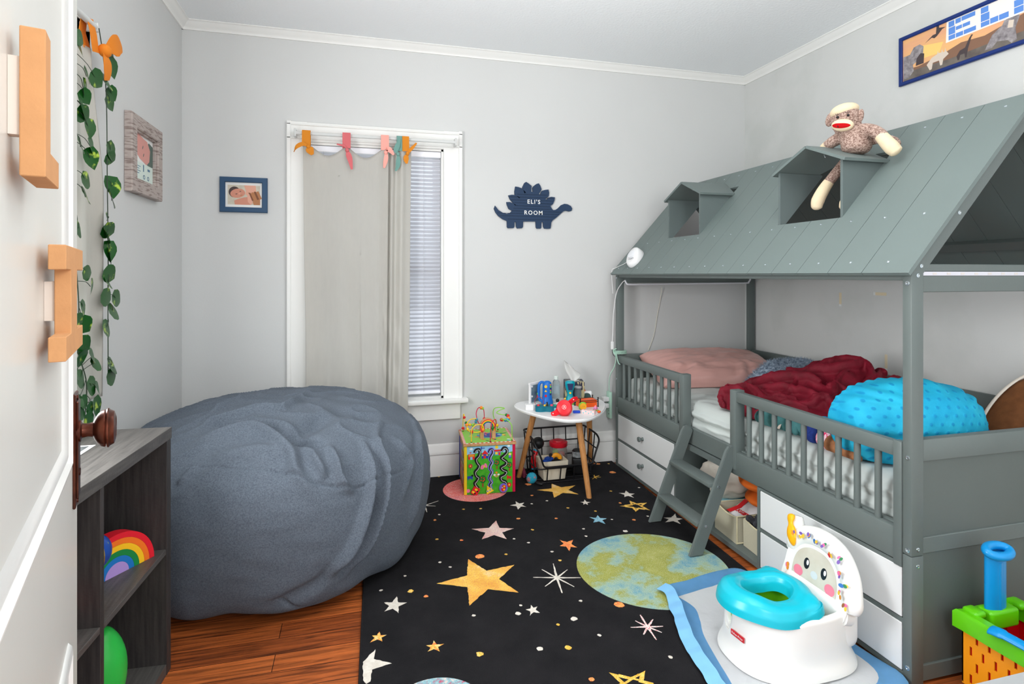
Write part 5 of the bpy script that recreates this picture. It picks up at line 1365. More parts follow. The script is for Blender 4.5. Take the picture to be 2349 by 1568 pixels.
def rp(pts, mi, clip=True):
    lev[0] += 1
    h = ZR + 0.0003 + 0.00001 * lev[0]
    q = []
    for x, y in pts:
        y = min(max(y, 1.205), 3.414); x = min(max(x, rx0(y) + 0.003), rx1(y) - 0.003); q.append((x, y))
    flatpoly(bm, q, Matrix(), mi, h)
rnd = random.Random(9)
def jag(pts, step=0.010, amp=0.0016):
    out = []
    for i in range(len(pts)):
        a, b = Vector(pts[i]), Vector(pts[(i + 1) % len(pts)])
        k = max(1, int((b - a).length / step))
        for j in range(k):
            p = a.lerp(b, j / k)
            if j: p += Vector((rnd.uniform(-amp, amp), rnd.uniform(-amp, amp)))
            out.append((p.x, p.y))
    return out
def starpts(tips, k=0.50):
    c = Vector((sum(p[0] for p in tips) / 5, sum(p[1] for p in tips) / 5)); out = []
    for i in range(5):
        a, b = Vector(tips[i]), Vector(tips[(i + 1) % 5])
        out.append(tuple(a)); m = c + ((a + b) / 2 - c) * k; out.append((m.x, m.y))
    return out, c
STARS = [('gold', [(0.446, 2.391), (0.623, 2.295), (0.584, 2.09), (0.387, 2.053), (0.29, 2.233)]), ('rose', [(0.647, 2.73), (0.71, 2.623), (0.649, 2.527), (0.539, 2.553), (0.513, 2.67)]), ('gold', [(1.072, 3.13), (1.196, 3.07), (1.164, 2.941), (1.019, 2.931), (0.961, 3.059)]), ('white', [(0.804, 2.937), (0.842, 2.908), (0.838, 2.85), (0.788, 2.829), (0.76, 2.891)]), ('white', [(1.167, 2.863), (1.185, 2.821), (1.157, 2.792), (1.136, 2.802), (1.132, 2.838)]), ('white', [(1.44, 2.923), (1.466, 2.868), (1.435, 2.816), (1.389, 2.84), (1.384, 2.9)]), ('hollow', [(1.394, 2.789), (1.471, 2.74), (1.44, 2.646), (1.358, 2.647), (1.312, 2.737)]), ('blue', [(1.154, 2.661), (1.183, 2.613), (1.151, 2.555), (1.1, 2.585), (1.105, 2.648)]), ('white', [(1.543, 2.578), (1.544, 2.511), (1.503, 2.462), (1.44, 2.499), (1.46, 2.549)]), ('orange', [(0.88, 2.459), (0.941, 2.443), (0.931, 2.369), (0.886, 2.346), (0.86, 2.401)]), ('white', [(0.135, 2.182), (0.169, 2.132), (0.134, 2.072), (0.085, 2.096), (0.087, 2.154)]), ('white', [(0.605, 2.0), (0.625, 1.984), (0.622, 1.944), (0.582, 1.936), (0.578, 1.977)]), ('multi', [(0.065, 1.982), (0.088, 1.958), (0.072, 1.926), (0.033, 1.931), (0.04, 1.967)]), ('multi', [(0.236, 1.888), (0.267, 1.862), (0.248, 1.827), (0.21, 1.837), (0.209, 1.869)]), ('hollow', [(0.731, 1.599), (0.842, 1.578), (0.861, 1.503), (0.755, 1.49), (0.696, 1.52)])]
mi_of = {'gold': 1, 'rose': 2, 'white': 3, 'hollow': 4, 'blue': 5, 'orange': 6, 'multi': 7}
def circ(c, rx, ry, n=70, a=0): return ell(c[0], c[1], rx, ry, n, a)
rp(circ((0.632, 3.165), 0.183, 0.183), 8)
rp(circ((1.168, 2.13), 0.312, 0.302), 9)
rp(circ((0.205, 1.57), 0.142, 0.142), 10)
for nm, tips in STARS:
    pts, c = starpts(tips)
    rp(jag(pts), mi_of[nm])
    if nm == 'hollow':
        pin = [(c.x + (x - c.x) * 0.58, c.y + (y - c.y) * 0.58) for x, y in pts]
        rp(pin, 11)
        for i in range(0, 10, 4):
            a = Vector(pts[i]); b = Vector(pts[(i + 4) % 10]); d = (b - a).normalized(); n_ = Vector((-d.y, d.x)) * 0.004
            a2, b2 = a.lerp(b, 0.18), a.lerp(b, 0.82)
            rp([tuple(a2 - n_), tuple(b2 - n_), tuple(b2 + n_), tuple(a2 + n_)], 4)
rp(jag([(0.049, 1.892), (0.043, 1.846), (0.097, 1.81), (0.037, 1.797), (0.031, 1.746), (0.019, 1.739), (0.010, 1.757), (0.010, 1.84), (0.025, 1.859)][::-1]), 3)
for (mi, c, rays) in ((3, (0.759, 2.152), [(0.782, 2.262), (0.822, 2.2), (0.851, 2.128), (0.802, 2.072), (0.742, 2.043), (0.694, 2.104), (0.669, 2.179), (0.721, 2.229)]), (12, (0.954, 1.771), [(0.962, 1.841), (0.993, 1.805), (1.007, 1.761), (0.985, 1.731), (0.948, 1.701), (0.92, 1.737), (0.896, 1.784), (0.929, 1.814)]), (3, (0.329, 3.004), [(0.407, 3.047), (0.383, 2.981), (0.355, 3.104), (0.331, 2.917)]), (4, (1.354, 3.165), [(1.367, 3.2), (1.391, 3.155), (1.33, 3.137), (1.393, 3.184), (1.356, 3.135)])):
    for r_ in rays:
        a, b = Vector(c), Vector(r_); d = (b - a).normalized(); n_ = Vector((-d.y, d.x)) * 0.005
        rp(jag([tuple(a - n_), tuple(b - n_ * 0.35), tuple(b + n_ * 0.35), tuple(a + n_)], 0.012, 0.001), mi)
DOTS = [(0.458, 3.41, 'y'), (0.971, 3.314, 'w'), (0.941, 3.154, 'O'), (0.911, 2.989, 'o'), (0.876, 2.881, 'w'), (0.967, 2.898, 'w'), (0.517, 2.905, 'y'), (0.604, 2.889, 'y'), (0.388, 2.87, 'w'), (0.358, 2.813, 'o'), (0.759, 2.722, 'o'), (0.941, 2.677, 'o'), (1.042, 2.781, 'y'), (1.164, 2.707, 'y'), (1.202, 2.594, 'w'), (1.304, 2.563, 'o'), (1.331, 2.771, 'o'), (1.353, 2.936, 'y'), (1.531, 2.943, 'w'), (1.495, 3.211, 'O'), (1.463, 3.385, 'O'), (1.536, 3.366, 'y'), (1.028, 2.533, 'w'), (1.01, 2.459, 'w'), (0.791, 2.587, 'y'), (0.735, 2.467, 'w'), (0.682, 2.519, 'w'), (0.341, 2.606, 'y'), (0.447, 2.568, 'o'), (0.611, 2.388, 'y'), (0.498, 2.4, 'O'), (0.326, 2.394, 'w'), (0.362, 2.343, 'w'), (0.81, 2.359, 'w'), (0.818, 2.279, 'y'), (0.176, 2.321, 'w'), (0.189, 2.205, 'Y'), (0.079, 2.239, 'w'), (0.24, 2.154, 'o'), (0.39, 1.989, 'w'), (0.568, 2.005, 'w'), (0.546, 1.959, 'W'), (0.79, 1.976, 'w'), (0.726, 1.879, 'W'), (0.661, 1.862, 'y'), (0.918, 1.915, 'O'), (0.776, 1.771, 'w'), (0.562, 1.756, 'W'), (0.652, 1.74, 'Y'), (0.369, 1.781, 'Y'), (0.947, 1.612, 'w'), (0.669, 1.583, 'o'), (1.209, 2.459, 'W'), (1.391, 2.582, 'w')]
for x, y, k in DOTS:
    r_ = {'w': 0.0065, 'y': 0.007, 'o': 0.0085, 'W': 0.011, 'Y': 0.011, 'O': 0.018}[k]
    rp(ell(x, y, r_, r_ * 1.1, 9, rnd.uniform(0, 90), 0.22), {'w': 3, 'W': 3, 'y': 4, 'Y': 4, 'o': 6, 'O': 6}[k])
obj('pile', bm, RM_, rug, smooth=0, fix=False)
bm = NB(); tube(bm, [Vector((x, y, 0.0075)) for x, y in C4], 0.0062, 8, closed=True); obj('bound_edge', bm, mat('rug_binding', (22, 22, 24), 0.8), rug, smooth=60)
# ------------------------------------------------------------------ side table
def smooth_closed(pts, n=6):
    P = [Vector((p[0], p[1], 0)) for p in pts]; k = len(P); out = []
    for i in range(k):
        p0, p1, p2, p3 = P[i - 1], P[i], P[(i + 1) % k], P[(i + 2) % k]
        for j in range(n):
            t = j / n
            q = 0.5 * ((2 * p1) + (p2 - p0) * t + (2 * p0 - 5 * p1 + 4 * p2 - p3) * t * t + (3 * p1 - p0 - 3 * p2 + p3) * t ** 3)
            out.append((q.x, q.y))
    return out
m_ttop = mat('table_white_lacquer', (232, 232, 232), 0.35)
m_tleg = mat('table_oak_leg', (196, 140, 84), 0.5, rgb2=(168, 112, 62), vscale=6, vstretch=(22, 22, 1.5))
tb = empty('side_table', (1.18, 3.17, 0), 'small white round-cornered side table on three wooden legs', 'table')
to = smooth_closed([(0.878, 3.215), (0.905, 3.09), (0.967, 2.955), (1.03, 2.875), (1.096, 2.840), (1.19, 2.850), (1.30, 2.945), (1.368, 3.04), (1.425, 3.16), (1.436, 3.27), (1.38, 3.345), (1.2, 3.372), (1.0, 3.355), (0.905, 3.305)])
bm = NB(); prism(bm, to, T(0, 0, 0.434), 0.018)
es = [e for e in bm.edges if abs(e.verts[0].co.z - e.verts[1].co.z) < 1e-6]
bmesh.ops.bevel(bm, geom=es, offset=0.006, segments=3, affect='EDGES')
obj('table_top', bm, m_ttop, tb, smooth=50)
RUGZ = 0.0140
for a, b in (((1.17, 2.965, 0.434), (1.201, 2.880, RUGZ)), ((0.995, 3.205, 0.434), (0.918, 3.283, RUGZ)), ((1.355, 3.255, 0.434), (1.415, 3.372, RUGZ))):
    bm = NB(); tube(bm, [a, b], [0.0185, 0.0145], 20)
    for v in bm.verts:
        if v.co.z < RUGZ + 0.02: v.co.z = RUGZ
    obj('leg', bm, m_tleg, tb, smooth=50)
TZ = 0.4522
# things on the table.  Camera-facing helper frame: local x to the right, y away, z up
def FR(x, y, z, rot=-15): return T(x, y, z) @ R(rot, 'Z')
m_clear = mat('clear_plastic', (225, 238, 242), 0.06, trans=0.92, ior=1.2, spec=0.3)
m_teal_p = mat('teal_plastic', (0, 148, 164), 0.35); m_blue_p = mat('blue_plastic', (24, 104, 190), 0.3); m_tealdk = mat('deep_teal_plastic', (0, 104, 124), 0.4)
m_yel = mat('yellow_plastic', (246, 196, 44), 0.4); m_red_p = mat('red_plastic', (218, 24, 36), 0.3); m_lime = mat('lime_plastic', (120, 196, 60), 0.4); m_org = mat('orange_plastic', (240, 92, 24), 0.45)
m_navy = mat('navy_print', (28, 40, 84), 0.5); m_pinkp = mat('pink_plastic', (236, 80, 110), 0.4)
# acrylic photo stand
s = empty('photo_stand', (1.02, 3.27, TZ), 'white and clear photo stand with a blue picture at the back of the table', 'photo stand')
M = FR(1.015, 3.255, TZ, 34)
bm = NB(); box(bm, -0.060, -0.048, -0.006, 0.006, 0.0, 0.128, 0.001, 0, M); box(bm, -0.062, 0.062, -0.0065, 0.0065, 0.118, 0.130, 0.001, 0, M); box(bm, -0.068, 0.062, -0.016, 0.016, 0.0, 0.006, 0.001, 0, M); obj('stand', bm, m_wplas, s)
bm = NB(); box(bm, -0.047, 0.058, -0.003, 0.003, 0.007, 0.117, 0, 0, M); obj('clear_panel', bm, m_clear, s, smooth=0)
bm = NB(); box(bm, -0.044, 0.045, 0.0032, 0.0042, 0.012, 0.112, 0, 0, M); obj('picture', bm, mat('print_blue_scene', (40, 96, 150), 0.5, rgb2=(170, 190, 196), vscale=22), s, smooth=0)
bm = NB()
for x, z in ((-0.040, 0.108), (0.052, 0.108), (-0.040, 0.05)): lathe(bm, [(0, -0.002), (0.006, -0.002), (0.006, 0.004), (0, 0.005)], M @ T(x, -0.003, z) @ R(90, 'X'), 12)
obj('button', bm, m_wplas, s)
# white block
s = empty('white_box', (0.935, 3.115, TZ), 'small plain white box at the left edge of the table', 'box')
bm = NB(); box(bm, -0.022, 0.024, -0.02, 0.02, 0, 0.028, 0.002, 0, FR(0.935, 3.125, TZ, -12)); obj('body', bm, m_wplas, s)
bm = NB(); box(bm, -0.019, 0.021, -0.017, 0.017, 0.028, 0.030, 0.001, 0, FR(0.935, 3.125, TZ, -12)); obj('lid', bm, m_wplas, s)
# blue toy phone with a big handle
s = empty('toy_phone', (1.06, 3.19, TZ), 'bright blue toy handset with loop handle and yellow buttons on the table', 'toy')
M = FR(1.070, 3.205, TZ, -18)
bm = NB()
lathe(bm, [(0, 0.006), (0.036, 0.006), (0.036, 0.02), (0.031, 0.035), (0.028, 0.06), (0.028, 0.09), (0.0275, 0.118), (0.024, 0.134), (0.012, 0.142), (0, 0.143)], M @ S(1, 0.8, 1), 24); obj('body', bm, m_blue_p, s, smooth=50)
bm = NB(); lathe(bm, [(0, 0), (0.038, 0), (0.039, 0.004), (0.037, 0.009), (0, 0.009)], M @ S(1, 0.8, 1), 24); obj('base_ring', bm, m_yel, s)
bm = NB(); tube(bm, [M @ Vector(p) for p in bez([(-0.018, 0, 0.130), (-0.034, 0, 0.134), (-0.048, 0, 0.118), (-0.050, 0, 0.08), (-0.048, 0, 0.045), (-0.040, 0, 0.026), (-0.026, 0, 0.030)], 6)], 0.0085, 12); obj('handle', bm, m_blue_p, s, smooth=60)
for i, (z, sh, mm) in enumerate(((0.112, 20, m_yel), (0.086, 3, m_yel), (0.058, 4, m_red_p))):
    bm = NB(); lathe(bm, [(0.0085, 0), (0.008, 0.0035), (0, 0.004)], M @ T(-0.008, -0.0225, z) @ R(90, 'X') @ R(90 if sh == 3 else 45, 'Z'), sh); obj('button', bm, mm, s, smooth=30)
bm = NB()
for i in range(6): box(bm, 0.009, 0.018, -0.0245, -0.019, 0.062 + i * 0.011, 0.071 + i * 0.011, 0.001, i % 3, M @ R(18, 'Z'))
obj('side_panel', bm, [m_navy, m_lime, mat('toy_tan', (176, 120, 80), 0.5)], s)
bm = NB()
for i, z in enumerate((0.06, 0.046)): box(bm, -0.060, -0.054, -0.006, 0.004, z, z + 0.012, 0.002, i, M)
obj('side_button', bm, [m_lime, m_red_p], s)
# teal game board with knobs and wire loop
s = empty('toy_console', (1.02, 3.07, TZ), 'flat teal toy console with coloured knobs and red wire loop on the table', 'toy')
M = FR(1.020, 3.070, TZ, -16)
bm = NB(); prism(bm, [(x, y) for x, y in smooth_closed([(-0.06, -0.026), (-0.03, -0.034), (0.0, -0.026), (0.03, -0.034), (0.064, -0.026), (0.066, 0.02), (0.03, 0.032), (-0.03, 0.032), (-0.06, 0.02)], 4)], M, 0.030, bev=0.004); obj('body', bm, m_tealdk, s, smooth=50)
for i, (x, y, mm, r_) in enumerate(((-0.045, -0.008, m_red_p, 0.008), (-0.010, -0.012, m_yel, 0.006), (0.030, -0.006, m_pinkp, 0.008), (0.050, -0.018, mat('teal_button', (0, 160, 120), 0.4), 0.008), (0.004, 0.016, m_yel, 0.007))):
    bm = NB(); lathe(bm, [(r_, 0.030), (r_, 0.034), (r_ * 0.7, 0.037), (0, 0.0375)], M @ T(x, y, 0), 14); obj('knob', bm, mm, s, smooth=50)
bm = NB(); tube(bm, [M @ Vector((-0.040 + 0.025 * cos(rad(a)), 0.012, 0.048 + 0.027 * sin(rad(a)))) for a in range(-40, 221, 13)], 0.0014, 8); obj('wire_loop', bm, mat('red_wire', (150, 30, 50), 0.4), s, smooth=60)
bm = NB(); lathe(bm, [(0.007, 0.03), (0.005, 0.04), (0.003, 0.046), (0.0045, 0.05), (0, 0.054)], M @ T(0.004, -0.012, 0), 12); obj('joystick', bm, m_black, s, smooth=50)
bm = NB(); box(bm, 0.042, 0.063, -0.0345, -0.026, 0.008, 0.024, 0.001, 0, M); obj('panel', bm, mat('print_aqua', (150, 200, 210), 0.5), s)
# bottle
s = empty('water_bottle', (1.148, 3.268, TZ), 'clear plastic water bottle with white cap on the table', 'bottle')
bm = NB(); lathe(bm, [(0, 0), (0.022, 0), (0.0235, 0.004), (0.0225, 0.03), (0.0235, 0.05), (0.0225, 0.075), (0.0230, 0.105), (0.019, 0.125), (0.012, 0.134), (0.0115, 0.138), (0, 0.138)], T(1.148, 3.268, TZ + 0.0003), 28); obj('body', bm, m_clear, s, smooth=60)
bm = NB(); lathe(bm, [(0.0125, 0.136), (0.013, 0.138), (0.013, 0.154), (0.011, 0.156), (0, 0.156)], T(1.148, 3.268, TZ), 24); obj('cap', bm, mat('cap_pale_green', (214, 226, 218), 0.4), s)
bm = NB(); lathe(bm, [(0.0238, 0.052), (0.0238, 0.100)], T(1.148, 3.268, TZ), 28); obj('label', bm, mat('bottle_label_clear', (206, 224, 230), 0.3, alpha=0.35), s, smooth=60)
# teal toy torch standing
s = empty('toy_torch', (1.205, 3.19, TZ), 'turquoise toy torch standing upright with yellow button on the table', 'toy')
M = FR(1.206, 3.185, TZ, -15)
bm = NB(); lathe(bm, [(0, 0.012), (0.028, 0.012), (0.028, 0.028), (0.020, 0.044), (0.0165, 0.06), (0.018, 0.075), (0.026, 0.098), (0.0295, 0.12), (0.0285, 0.133), (0.022, 0.139), (0, 0.140)], M @ S(1, 0.7, 1), 28); obj('body', bm, m_teal_p, s, smooth=45)
bm = NB(); lathe(bm, [(0, 0), (0.025, 0), (0.027, 0.003), (0.027, 0.013), (0, 0.013)], M @ S(1, 0.7, 1), 24); obj('lens_ring', bm, m_lime, s)
bm = NB(); prism(bm, [(-0.018, 0.126), (-0.011, 0.088), (0.011, 0.088), (0.018, 0.126)][::-1], M @ T(0, -0.019, 0) @ R(90, 'X') @ S(1, 1, 1), 0.004, bev=0.001); obj('screen', bm, m_navy, s)
bm = NB(); lathe(bm, [(0.0065, 0), (0.006, 0.004), (0, 0.0055)], M @ T(0, -0.0125, 0.070) @ R(90, 'X'), 16); obj('button', bm, m_yel, s, smooth=50)
bm = NB(); lathe(bm, [(0.006, 0), (0.006, 0.005), (0.003, 0.009), (0, 0.009)], M @ T(-0.026, -0.004, 0.034) @ R(-90, 'Y'), 12); obj('side_knob', bm, m_yel, s)
# tissue box
s = empty('tissue_box', (1.30, 3.30, TZ), 'patterned cube tissue box with a white tissue sticking up', 'tissue box')
M = FR(1.274, 3.297, TZ, -14)
bm = NB(); box(bm, -0.058, 0.058, -0.055, 0.055, 0, 0.118, 0.002, 0, M)
obj('carton', bm, mat('zigzag_print', (38, 38, 66), 0.5, rgb2=(196, 184, 140), vscale=30, vstretch=(1.6, 1.6, 0.5), contrast=(0.53, 0.56)), s)
bm = NB(); prism(bm, ell(0, 0, 0.034, 0.022, 20), M @ T(0, 0, 0.1182), 0.0006); obj('opening', bm, mat('tissue_film', (220, 224, 226), 0.2), s)
bm = NB()
def tis(u, v):
    a = (u - 0.5) * 2
    w = 0.008 + 0.040 * sin(PI * min(1, v * 0.78)) ** 0.9
    return M @ Vector((-0.006 + a * w - 0.044 * v * v * 0.9 + 0.018 * v, 0.012 * sin(a * 3.2 + 2 * v) * (0.4 + v) - 0.004, 0.117 + v * 0.098 - 0.030 * a * v + 0.004 * nz(a, v, 0, 4)))
grid(bm, tis, 24, 20); bmesh.ops.solidify(bm, geom=list(bm.faces), thickness=0.0008); obj('tissue', bm, mat('tissue_white', (244, 244, 242), 0.8), s, smooth=70)
# glass jar in front of the tissue box
s = empty('glass_jar', (1.268, 3.205, TZ), 'small clear glass jar standing in front of the tissue box', 'jar')
bm = NB(); lathe(bm, [(0, 0), (0.020, 0), (0.0215, 0.004), (0.0215, 0.070), (0.019, 0.080), (0.0195, 0.092)], T(1.268, 3.215, TZ + 0.0003), 28); bmesh.ops.solidify(bm, geom=list(bm.faces), thickness=0.0018); obj('glass', bm, m_clear, s, smooth=60)
bm = NB(); lathe(bm, [(0.020, 0.088), (0.0225, 0.090), (0.0225, 0.098), (0.020, 0.0995), (0, 0.0995)], T(1.268, 3.215, TZ), 28); obj('lid', bm, mat('jar_lid_clear', (214, 218, 220), 0.2, trans=0.5, ior=1.2), s)
# white toy camera
s = empty('toy_camera', (1.352, 3.252, TZ), 'white toy camera with dark round lens and orange button on the table', 'toy')
M = FR(1.340, 3.262, TZ, -16)
bm = NB(); box(bm, -0.036, 0.036, -0.014, 0.014, 0, 0.058, 0.010, 0, M, seg=3); obj('body', bm, m_wplas, s, smooth=50)
bm = NB(); lathe(bm, [(0.025, 0), (0.025, 0.003), (0.021, 0.004), (0.020, 0.002), (0, 0.002)], M @ T(0.003, -0.014, 0.024) @ R(90, 'X'), 28); obj('lens', bm, mat('lens_dark_green', (58, 82, 80), 0.3), s, smooth=40)
bm = NB(); lathe(bm, [(0.010, 0), (0.0095, 0.007), (0.007, 0.0095), (0, 0.0095)], M @ T(-0.014, 0, 0.057), 18); obj('button', bm, m_org, s, smooth=50)
# orange toy trampoline box with posts
s = empty('toy_ring', (1.283, 3.118, TZ), 'orange toy boxing ring with black corner posts and ropes on the table', 'toy')
M = FR(1.283, 3.118, TZ, 4)
bm = NB(); box(bm, -0.053, 0.053, -0.032, 0.032, 0, 0.040, 0.002, 0, M); obj('base', bm, m_org, s)
for x in (-0.057, 0.057):
    for y in (-0.036, 0.036):
        bm = NB(); lathe(bm, [(0, 0), (0.005, 0), (0.0045, 0.004), (0.0035, 0.006), (0.0035, 0.048), (0.005, 0.050), (0.004, 0.055), (0, 0.056)], M @ T(x, y, 0), 12); obj('post', bm, m_black, s)
bm = NB()
for z in (0.030, 0.040): tube(bm, [M @ Vector(p) for p in ((-0.057, -0.036, z), (0.057, -0.036, z), (0.057, 0.036, z), (-0.057, 0.036, z))], 0.0016, 6, closed=True)
obj('rope', bm, m_black, s)
# red headphones
s = empty('headphones', (1.06, 2.93, TZ), 'red children\'s folding headphones lying at the front of the table', 'headphones')
m_hp = mat('headphone_red', (228, 24, 40), 0.32)
M = FR(1.078, 2.935, TZ + 0.044, -15) @ R(-18, 'Y') @ R(68, 'X')
bm = NB(); lathe(bm, [(0, 0.019), (0.020, 0.019), (0.038, 0.015), (0.0425, 0.006), (0.0425, -0.004), (0.040, -0.008), (0.044, -0.011), (0.044, -0.022), (0.036, -0.026), (0.020, -0.024), (0, -0.022)], M @ S(1, 1.0, 1), 36); obj('ear_cup', bm, m_hp, s, smooth=40)
bm = NB(); tube(bm, [M @ Vector(p) for p in bez([(-0.036, -0.010, 0.006), (-0.060, -0.014, -0.002), (-0.078, -0.010, -0.010)], 6)], [0.021, 0.019, 0.017, 0.016, 0.0155, 0.015, 0.0145, 0.014, 0.013, 0.012, 0.012, 0.011, 0.008], 14, flat=(0.35, 1)); obj('headband', bm, m_hp, s, smooth=60)
bm = NB(); tube(bm, [M @ Vector(p) for p in bez([(0.034, 0.012, 0.002), (0.060, 0.026, -0.010), (0.085, 0.030, -0.030)], 6)], [0.020, 0.018, 0.017, 0.016, 0.0155, 0.015, 0.0145, 0.014, 0.0135, 0.013, 0.012, 0.012, 0.010], 14, flat=(0.35, 1)); obj('headband', bm, m_hp, s, smooth=60)
bm = NB()
o_ = ell(0, 0, 0.0115, 0.0115, 28); i_ = ell(0, 0, 0.0100, 0.0100, 28); ML_ = M @ T(0, 0, 0.0193)
for k in range(28): flatpoly(bm, [o_[k], o_[(k + 1) % 28], i_[(k + 1) % 28], i_[k]], ML_, 0, 0.0002)
for pts in ([(-0.006, -0.006), (-0.0035, -0.006), (0.0, 0.003), (-0.001, 0.006)], [(-0.001, 0.006), (0.0035, -0.006), (0.006, -0.006), (0.0018, 0.006)], [(-0.0035, -0.0015), (0.006, 0.002), (0.006, 0.0035), (-0.0035, 0.0005)]): flatpoly(bm, pts, ML_, 0, 0.0004)
obj('emblem', bm, m_paper, s, smooth=0, fix=False)
bm = NB()
for p in ((-0.068, -0.012, 0.003), (0.062, 0.026, -0.004)): ball(bm, M @ Vector(p), 0.0035, 10, 8)
obj('rivet', bm, m_paper, s)
# little things at the right front
s = empty('toy_taco', (1.222, 3.03, TZ), 'tiny orange and green smiling round toy on the table', 'toy')
M = FR(1.228, 3.035, TZ, -16)
bm = NB(); lathe(bm, [(0, -0.007), (0.019, -0.006), (0.0205, 0), (0.019, 0.006), (0, 0.007)], M @ T(0, 0, 0.0195) @ R(90, 'X'), 24); obj('body', bm, mat('toy_amber', (244, 176, 36), 0.4), s, smooth=50)
bm = NB(); tube(bm, [M @ Vector((0.0208 * cos(rad(a)), 0.001, 0.0195 + 0.0208 * sin(rad(a)))) for a in range(40, 221, 10)], 0.005, 8); obj('leaf_edge', bm, m_lime, s, smooth=60)
bm = NB()
for x in (0.0, 0.009): ball(bm, M @ Vector((x, -0.0072, 0.021)), 0.0014, 8, 6)
obj('eye', bm, m_black, s)
bm = NB(); box(bm, -0.020, 0.020, -0.008, 0.008, 0, 0.014, 0.003, 0, FR(1.165, 2.975, TZ, -12)); obj('eraser', bm, mat('cobalt_block', (24, 72, 196), 0.4), None, 'small cobalt blue block beside the red headphones', 'block')
s = empty('soap_box', (1.213, 2.93, TZ), 'pale pink little box with teal dots at the table front', 'box')
M = FR(1.222, 2.940, TZ, -38)
bm = NB(); box(bm, -0.037, 0.037, -0.013, 0.013, 0, 0.021, 0.001, 0, M); obj('carton', bm, mat('pink_card', (244, 202, 200), 0.5), s)
bm = NB()
for x, z in ((-0.026, 0.006), (-0.012, 0.015), (0.004, 0.006), (0.018, 0.015), (0.029, 0.006)): lathe(bm, [(0.0042, 0), (0, 0.0005)], M @ T(x, -0.0130, z) @ R(90, 'X'), 10)
for x, y in ((-0.022, 0.003), (0.0, -0.005), (0.024, 0.004)): lathe(bm, [(0.0042, 0), (0, 0.0005)], M @ T(x, y, 0.0210), 10)
obj('dots', bm, mat('teal_dot', (120, 196, 200), 0.5), s)
s = empty('toy_figurine', (1.287, 2.99, TZ), 'tiny multicoloured toy figurine beside the pink box', 'figurine')
M = FR(1.287, 2.995, TZ, -15)
bm = NB(); ball(bm, M @ Vector((0, 0, 0.014)), (0.015, 0.010, 0.010), 14, 10); obj('body', bm, mat('lilac_plastic', (206, 130, 176), 0.4), s, smooth=70)
bm = NB(); lathe(bm, [(0.008, 0.020), (0.004, 0.028), (0, 0.034)], M, 10); obj('crown', bm, mat('figurine_pink', (236, 140, 160), 0.4), s)
bm = NB()
for x in (-0.013, -0.005, 0.006, 0.014): ball(bm, M @ Vector((x, -0.006, 0.0045)), 0.0045, 8, 6)
obj('foot', bm, mat('figurine_olive', (150, 160, 50), 0.4), s)
bm = NB()
for x in (-0.005, 0.004): ball(bm, M @ Vector((x, -0.0095, 0.016)), 0.0017, 8, 6)
obj('eye', bm, m_black, s)
bm = NB(); ball(bm, (1.287, 2.945, TZ + 0.007), (0.011, 0.008, 0.007), 12, 8); obj('trinket', bm, m_org, None, 'tiny orange trinket near the right front edge of the table', 'trinket', smooth=70)
s = empty('toy_dog', (1.105, 3.13, TZ), 'tiny black and white toy dog behind the red headphones', 'toy')
bm = NB(); ball(bm, (1.108, 3.130, TZ + 0.040), (0.011, 0.010, 0.011), 12, 8); obj('head', bm, m_black, s, smooth=70)
bm = NB(); ball(bm, (1.112, 3.128, TZ + 0.017), (0.012, 0.010, 0.0175), 12, 8); obj('body', bm, m_wplas, s, smooth=70)

# ------------------------------------------------------------------ wire basket and what is in it
m_wire = mat('black_wire', (20, 20, 24), 0.45)
bx0, bx1, by0, by1 = 0.972, 1.372, 3.120, 3.388
bs = empty('wire_basket', (1.17, 3.25, RUGZ), 'black wire basket on the rug under the side table', 'basket')
def loop(z, ins, dip=None):
    x0, x1, y0, y1 = bx0 + ins, bx1 - ins, by0 + ins, by1 - ins
    c = 0.03
    P = []
    for (cx, cy, a0) in ((x1 - c, y1 - c, 0), (x0 + c, y1 - c, 90)):
        P += [(cx + c * cos(rad(a0 + a)), cy + c * sin(rad(a0 + a)), z) for a in range(0, 91, 15)]
    if dip is None:
        for (cx, cy, a0) in ((x0 + c, y0 + c, 180), (x1 - c, y0 + c, 270)):
            P += [(cx + c * cos(rad(a0 + a)), cy + c * sin(rad(a0 + a)), z) for a in range(0, 91, 15)]
    else:
        P += bez([(x0, y0 + 0.10, z), (x0, y0 + 0.05, z - 0.005), (x0 + 0.004, y0 + 0.012, z - 0.03), (x0 + 0.030, y0, z - 0.09), (x0 + 0.050, y0, dip + 0.01), (x0 + 0.075, y0, dip)], 5)
        P += bez([(x1 - 0.075, y0, dip), (x1 - 0.050, y0, dip + 0.01), (x1 - 0.030, y0, z - 0.09), (x1 - 0.004, y0 + 0.012, z - 0.03), (x1, y0 + 0.05, z - 0.005), (x1, y0 + 0.10, z)], 5)
    return P
bm = NB(); tube(bm, loop(0.268, 0, 0.112), 0.0056, 8, closed=True); obj('rim', bm, m_wire, bs, smooth=60)
bm = NB()
tube(bm, loop(0.100, 0.012), 0.0040, 8, closed=True); tube(bm, loop(RUGZ + 0.0035, 0.024), 0.0044, 8, closed=True)
P = loop(0.185, 0.005); k = len(P) // 2; tube(bm, [(bx0 + 0.005, by0 + 0.04, 0.185)] + [Vector(p) for p in P[:k]][::-1] + [(bx1 - 0.005, by0 + 0.04, 0.185)], 0.0040, 8)
def upr(xt, yt, zt, xb, yb): tube(bm, [(xt, yt, zt), ((xt + xb) / 2, (yt + yb) / 2, zt * 0.5 + 0.007), (xb, yb, RUGZ + 0.0035)], 0.0040, 8)
for i in range(5):
    x = bx0 + 0.04 + i * 0.08; upr(x, by1, 0.268, x, by1 - 0.024)
